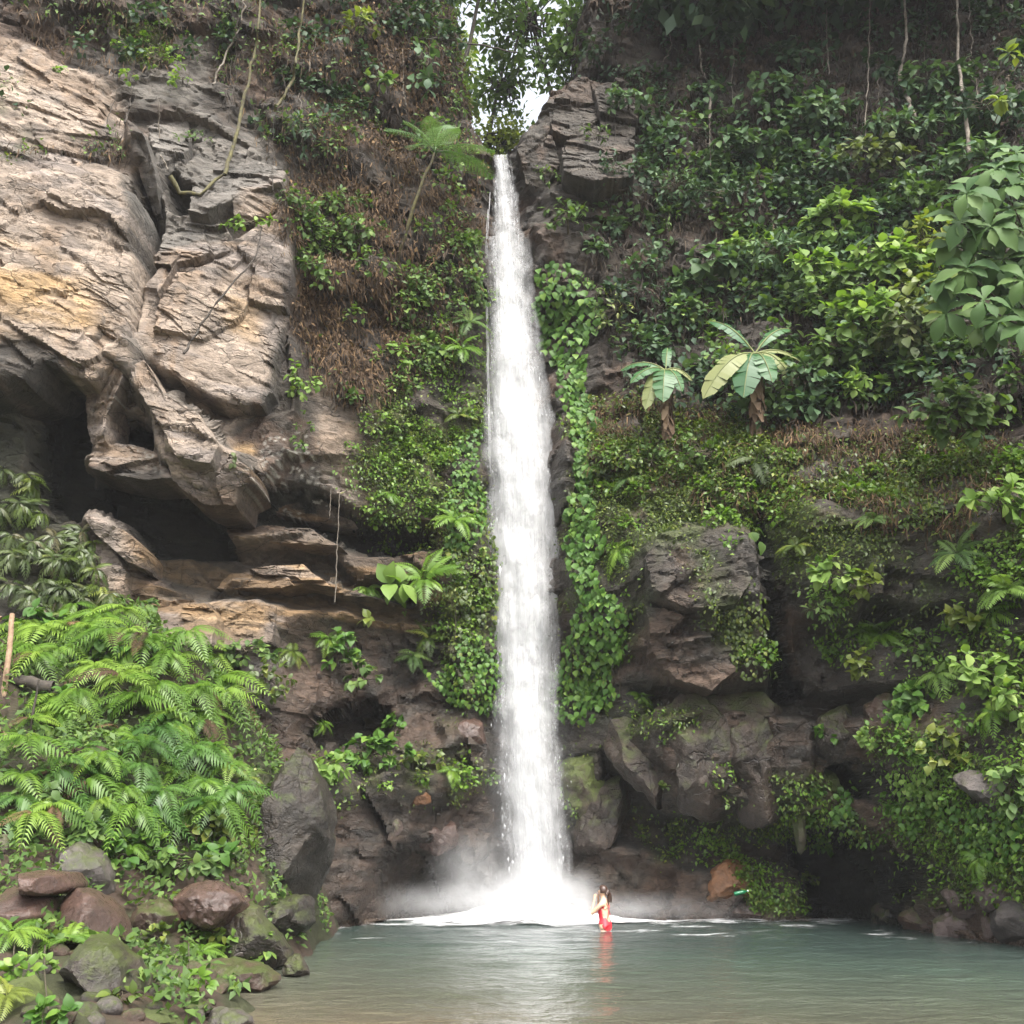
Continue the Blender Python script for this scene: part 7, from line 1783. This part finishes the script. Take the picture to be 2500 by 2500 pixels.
for x, y, rx, ry, n, m, lab in ((130, 1700, 50, 25, 50, 'ivy', 'broad leaves showing between the ferns high on the left of the bank'), (430, 1760, 55, 30, 55, 'mid', 'broad leaves showing between the ferns at the right of the bank'), (250, 1860, 50, 28, 50, 'ivy', 'broad leaves in a dark gap in the middle of the fern bank'), (90, 1940, 50, 28, 50, 'mid', 'leafy plant among the drooping ferns at the left edge of the bank'), (500, 2000, 55, 45, 80, 'cover', 'pale leafy tangle at the lower right of the fern bank'), (360, 2060, 60, 35, 70, 'ivy', 'glossy leafy plant at the foot of the fern bank'), (200, 2030, 50, 30, 60, 'mid', 'leafy plant just above the grey pointed boulder'), (380, 2290, 40, 25, 40, 'cover', 'small leafy plant between the red boulders'), (310, 2370, 45, 25, 50, 'fern', 'small leafy plant on the right flank of the large dark mossy boulder'), (80, 2360, 45, 30, 50, 'bright', 'leafy plant below the cracked red boulder'), (470, 2400, 45, 25, 50, 'fern', 'small leafy plant at the water side of the brown earthy boulder'), (300, 2440, 40, 22, 40, 'cover', 'low weed behind the flat mossy boulder')):
    shrub(x, y, rx, ry, n, 'ovate', m, 0.17 if y < 2100 else 0.11, lab, off=0.2)
shrub(2462, 135, 30, 10, 8, 'ovate', 'yellow', 0.22, 'light leaves along the twig at the upper right edge', Yd=14, name='leaf_tuft', cat='leaves')
shrub(2462, 238, 30, 12, 9, 'ovate', 'yellow', 0.22, 'light leaf tuft at the tip of the twig at the right edge', Yd=14, name='leaf_tuft', cat='leaves')
for k in range(26):
    x = random.choice((random.uniform(1500, 2480), random.uniform(1480, 2480), random.uniform(560, 1060)))
    y = random.uniform(-20, 260)
    L = random.uniform(90, 260)
    strand('liana', [(x, y), (x + random.uniform(-12, 12), y + L * 0.5), (x + random.uniform(-18, 18), y + L)], random.uniform(0.007, 0.013), BARKD if k % 3 else BARK, 'thin dark liana hanging down the shaded upper cliff', 'liana', 'thin lianas on the upper cliff', off=0.45, n=12, amp=0.03, seed=40 + k, nt=4)
for k, (pts, r, lab, Yd) in enumerate([([(30, 1500), (22, 1600), (0, 1760)], 0.05, 'upright weathered bamboo pole at the left edge', (17.4, 16.9)), ([(-15, 1520), (2, 1510)], 0.05, 'stub of a pole at the very left edge', 17.2), ([(48, 1760), (38, 1810)], 0.03, 'short broken pole leaning at the left edge', 16.6), ([(-30, 1785), (-5, 1775), (30, 1815), (45, 1812)], 0.03, 'thin bent stick on the ground at the left edge', 16.4), ([(-30, 1832), (35, 1825), (65, 1810)], 0.04, 'pale split pole lying at the left edge', 16.3), ([(95, 1660), (85, 1720), (70, 1810)], 0.02, 'thin dark stick right of the bamboo pole', 16.6)]):
    strand('wooden_pole', pts, r, WOOD if k != 5 else BARKD, lab, 'pole', n=10, amp=0.004, seed=80 + k, Yd=Yd, taper=0.85, nt=8)
strand('log', [(-40, 1655), (50, 1660), (130, 1680)], 0.10, BARKD, 'dark fallen log behind the bamboo pole', 'log', n=10, amp=0.01, seed=90, Yd=17.2, taper=0.8, nt=9)

# ------------------------------------------------------------------ the bather
def person():
    W = P(1478, 2271, 21.7)
    base = Vector((W.x, W.y, -0.80))
    pts = {  # facing +X, left +Y
        'pelvis': (0, 0, .90, .105), 'waist': (.012, 0, 1.06, .088), 'chest': (.03, 0, 1.20, .10), 'up': (.01, 0, 1.32, .088), 'neck': (.015, 0, 1.415, .047), 'neck2': (.03, 0, 1.47, .045),
        'head': (.05, 0, 1.545, .082), 'crown': (.045, 0, 1.60, .072), 'face': (.105, 0, 1.53, .05), 'nose': (.152, 0, 1.535, .012),
        'shl': (0, .145, 1.325, .048), 'ell': (.20, .185, 1.13, .036), 'wrl': (.175, .12, 1.355, .024), 'pal': (.165, .105, 1.42, .026),
        'shr': (0, -.145, 1.325, .048), 'elr': (.20, -.16, 1.13, .036), 'wrr': (.18, -.07, 1.36, .024), 'par': (.17, -.06, 1.425, .026),
        'hil': (0, .082, .84, .095), 'knl': (.02, .09, .48, .058), 'anl': (-.01, .09, .09, .037), 'tol': (.13, .10, .035, .03),
        'hir': (0, -.082, .84, .095), 'knr': (.02, -.09, .48, .058), 'anr': (-.01, -.09, .09, .037), 'tor': (.13, -.10, .035, .03),
        'bul': (-.06, .072, .875, .088), 'bur': (-.06, -.072, .875, .088), 'brl': (.085, .06, 1.235, .055), 'brr': (.085, -.06, 1.235, .055),
        'eal': (.04, .085, 1.535, .016), 'ear': (.04, -.085, 1.535, .016)}
    ed = ['pelvis waist', 'waist chest', 'chest up', 'up neck', 'neck neck2', 'neck2 head', 'head crown', 'head face', 'face nose', 'up shl', 'shl ell', 'ell wrl', 'wrl pal', 'up shr', 'shr elr', 'elr wrr', 'wrr par',
          'pelvis hil', 'hil knl', 'knl anl', 'anl tol', 'pelvis hir', 'hir knr', 'knr anr', 'anr tor', 'pelvis bul', 'pelvis bur', 'chest brl', 'chest brr', 'head eal', 'head ear']
    # five bent fingers each, closing on each other before the face
    for sd, pn, wx_ in (('l', 'pal', 1), ('r', 'par', -1)):
        px_, py_, pz_, _ = pts[pn]
        for f, (dx, dy, ln) in enumerate(((-.016, -.012 * wx_, .030), (-.008, 0, .036), (.002, .008 * wx_, .038), (.012, .012 * wx_, .035), (.020, -.004 * wx_, .026))):
            a, b_, c_ = f'f{sd}{f}a', f'f{sd}{f}b', f'f{sd}{f}c'
            pts[a] = (px_ + dx * .8, py_ + dy, pz_ + .028 + (-.02 if f == 4 else 0), .0095)
            pts[b_] = (px_ + dx * 1.1 - .006, py_ + dy * 1.2 - .008 * wx_, pz_ + .03 + ln + (-.02 if f == 4 else 0), .0085)
            pts[c_] = (px_ + dx - .022, py_ + dy - .02 * wx_, pz_ + .03 + ln * 1.45 + (-.02 if f == 4 else 0), .0075)
            ed += [f'{pn} {a}', f'{a} {b_}', f'{b_} {c_}']
    names = list(pts)
    me = bpy.data.meshes.new('person')
    me.from_pydata([pts[n][:3] for n in names], [tuple(names.index(q) for q in e.split()) for e in ed], [])
    tmp = bpy.data.objects.new('tmp_person', me); C.objects.link(tmp)
    md = tmp.modifiers.new('skin', 'SKIN')
    for n, v in zip(names, me.skin_vertices[0].data):
        v.radius = (pts[n][3], pts[n][3]); v.use_root = n == 'pelvis'
    md.use_smooth_shade = True
    s = tmp.modifiers.new('sub', 'SUBSURF'); s.levels = 2; s.render_levels = 2
    dg = bpy.context.evaluated_depsgraph_get()
    body = bpy.data.meshes.new_from_object(tmp.evaluated_get(dg))
    body.name = 'person'
    bpy.data.objects.remove(tmp); bpy.data.meshes.remove(me)
    skin, nt, b = new_mat('skin'); b.inputs['Base Color'].default_value = (0.62, 0.40, 0.27, 1); b.inputs['Roughness'].default_value = 0.45; b.inputs['Subsurface Weight'].default_value = 0.1; b.inputs['Subsurface Radius'].default_value = (0.02, 0.008, 0.004)
    body.materials.clear(); body.materials.append(skin)
    o = link('person', body); o.location = base; o.rotation_euler = (0, 0, R(148)); o.scale = (0.96, 0.96, 0.96)
    tag(o, 'woman in a red one-piece swimsuit standing hip-deep by the waterfall, hands raised to her face', 'person')
    # swimsuit: a shell over part of the body
    nV = len(body.vertices)
    co = np.empty(nV * 3); body.vertices.foreach_get('co', co); co = co.reshape(-1, 3)
    no = np.empty(nV * 3); body.vertices.foreach_get('normal', no); no = no.reshape(-1, 3)
    quads = [tuple(p.vertices) for p in body.polygons]
    keep = []
    for q in quads:
        c = co[list(q)].mean(0); n = no[list(q)].mean(0)
        x, y, z = c
        if abs(y) > 0.155 or (x > 0.13 and z > 1.0 and abs(y) > .1) or z > 1.33 or z < 0.74:
            continue
        back = n[0] < -0.1 or x < -0.02
        hi = 1.30 if not back else (1.0 + 0.9 * max(0, abs(y) - 0.045) / 0.1 * 0.22)
        lo = 0.79 + 1.45 * max(0, abs(y) - 0.02) * (1.0 if x > -0.02 else 0.5)
        if lo < z < hi:
            keep.append(q)
    used = sorted({v for q in keep for v in q}); ix = {v: k for k, v in enumerate(used)}
    sv = co[used] + no[used] * 0.006
    suit = bpy.data.meshes.new('swimsuit'); suit.from_pydata([tuple(v) for v in sv], [], [tuple(ix[v] for v in q) for q in keep])
    red, nt, b = new_mat('red_fabric'); b.inputs['Base Color'].default_value = (0.62, 0.03, 0.045, 1); b.inputs['Roughness'].default_value = 0.5
    so = link('swimsuit', suit, red, o)
    sd = so.modifiers.new('sol', 'SOLIDIFY'); sd.thickness = 0.004
    V, F = [], []
    for s in (-1, 1):
        tube(np.array([(.07, .075 * s, 1.29), (.05, .085 * s, 1.36), (-.03, .07 * s, 1.385), (-.085, .03 * s, 1.28), (-.09, -.03 * s, 1.16), (-.085, -.06 * s, 1.06)]), 0.006, 5, V, F)
    link('straps', mesh('straps', np.vstack(V), np.vstack(F), red), parent=o)
    hair, nt, b = new_mat('dark_brown_hair'); b.inputs['Base Color'].default_value = (0.05, 0.025, 0.016, 1); b.inputs['Roughness'].default_value = 0.4
    # hair: a cap over the skull and a tail over the shoulder
    u, v = np.meshgrid(np.linspace(0, 2 * np.pi, 29)[:-1], np.linspace(0, 1, 12))
    th = v * 2.05
    hx = .032 - .0 + .097 * np.sin(th) * np.cos(u); hy = .091 * np.sin(th) * np.sin(u); hz = 1.57 + .105 * np.cos(th)
    hx = np.where((np.cos(u) > 0.35) & (th > 1.0), np.minimum(hx, .075 - (th - 1.0) * .05), hx)
    cap = np.stack([hx, hy, hz], -1) + (fbm3(np.stack([hx, hy, hz], -1) * 30, 2, 9) - .5)[..., None] * .012
    nrow, ncol = u.shape
    i = np.arange(nrow - 1)[:, None] * ncol; j = np.arange(ncol)[None]; j2 = (j + 1) % ncol
    ff = np.stack([i + j, i + ncol + j, i + ncol + j2, i + j2], -1).reshape(-1, 4)
    ho = link('hair', mesh('hair', cap.reshape(-1, 3), ff, hair), parent=o)
    V, F = [], []
    for k in range(7):
        g = np.random.default_rng(k); j = g.normal(0, .012, (3,))
        tube(bez(np.array([-.05, 0, 1.56]) + j, np.array([-.12, -.01, 1.50]) + j, np.array([-.105, -.03, 1.35]) + j * 1.6, 8), np.array([.02, .024, .026, .025, .022, .018, .012, .004]), 6, V, F)
    link('ponytail', mesh('ponytail', np.vstack(V), np.vstack(F), hair), parent=ho)
    eye, nt, b = new_mat('eye'); b.inputs['Base Color'].default_value = (0.03, 0.02, 0.02, 1); b.inputs['Roughness'].default_value = 0.1
    lip, nt, b = new_mat('lip'); b.inputs['Base Color'].default_value = (0.4, 0.13, 0.11, 1)
    def blob(c, r, sc_):
        u, v = np.meshgrid(np.linspace(0, 2 * np.pi, 13)[:-1], np.linspace(0.05, np.pi - .05, 7))
        q = np.stack([np.sin(v) * np.cos(u) * sc_[0], np.sin(v) * np.sin(u) * sc_[1], np.cos(v) * sc_[2]], -1) * r + np.array(c)
        nr_, nc_ = u.shape
        i = np.arange(nr_ - 1)[:, None] * nc_; j = np.arange(nc_)[None]; j2 = (j + 1) % nc_
        return q.reshape(-1, 3), np.stack([i + j, i + nc_ + j, i + nc_ + j2, i + j2], -1).reshape(-1, 4)
    for s in (-1, 1):
        v_, f_ = blob((.134, .03 * s, 1.553), .011, (0.6, 1, .7)); link('eye', mesh('eye', v_, f_, eye), parent=o)
    v_, f_ = blob((.142, 0, 1.50), .016, (0.5, 1.1, .35)); link('mouth', mesh('mouth', v_, f_, lip), parent=o)
person()

# ------------------------------------------------------------------ green bottle tied to a line by the rocks
bp0 = hit(1795, 2176)[0] + Vector((0, -0.55, 0))
bt = thing('bottle', bp0, 'green plastic bottle tied to a thin line by the orange-brown boulder', 'bottle')
gm, nt, b = new_mat('green_plastic'); b.inputs['Base Color'].default_value = (0.012, 0.19, 0.075, 1); b.inputs['Roughness'].default_value = 0.15; b.inputs['Transmission Weight'].default_value = 0.25
wmt, nt, b = new_mat('white_plastic'); b.inputs['Base Color'].default_value = (0.75, 0.8, 0.75, 1)
prof = np.array([(-.11, .002), (-.108, .03), (-.09, .035), (-.02, .034), (.0, .031), (.03, .034), (.06, .03), (.085, .014), (.115, .012)])
V, F = tube(np.stack([prof[:, 0], 0 * prof[:, 0], 0 * prof[:, 0]], -1), prof[:, 1], 14)
bd = link('body', mesh('body', V, F, gm), parent=bt)
V, F = tube(np.array([(.112, 0, 0), (.114, 0, 0), (.132, 0, 0), (.133, 0, 0)]), np.array([.002, .016, .016, .002]), 12)
link('cap', mesh('cap', V, F, wmt), parent=bt)
bt.rotation_euler = (0, R(-12), 0); bt.scale = (1.25, 1.25, 1.25)
V, F = tube(wob(np.linspace(np.array(bp0) + [-.13, 0, -.03], np.array(P(1560, 2226, 24.0)), 16), 0.004, 1), 0.0022, 4)
tag(link('line', mesh('line', V, F, STEM)), 'thin line running from the green bottle over the water towards the waterfall', 'line')

# ------------------------------------------------------------------ the damp air of the gorge
hv = np.array([(x, y, z) for z in (-2.4, 40.0) for x, y in ((-45, -8), (45, -8), (45, 72), (-45, 72))])
haze = bpy.data.materials.new('damp_air'); haze.use_nodes = True
haze.node_tree.nodes.clear()
ho_ = haze.node_tree.nodes.new('ShaderNodeOutputMaterial'); hp_ = haze.node_tree.nodes.new('ShaderNodeVolumePrincipled')
hp_.inputs['Density'].default_value = 0.0004
hp_.inputs['Color'].default_value = (0.93, 0.95, 1.0, 1)
haze.node_tree.links.new(hp_.outputs[0], ho_.inputs['Volume'])
tag(link('haze', mesh('haze', hv, mf, haze), smooth=False), kind='stuff')
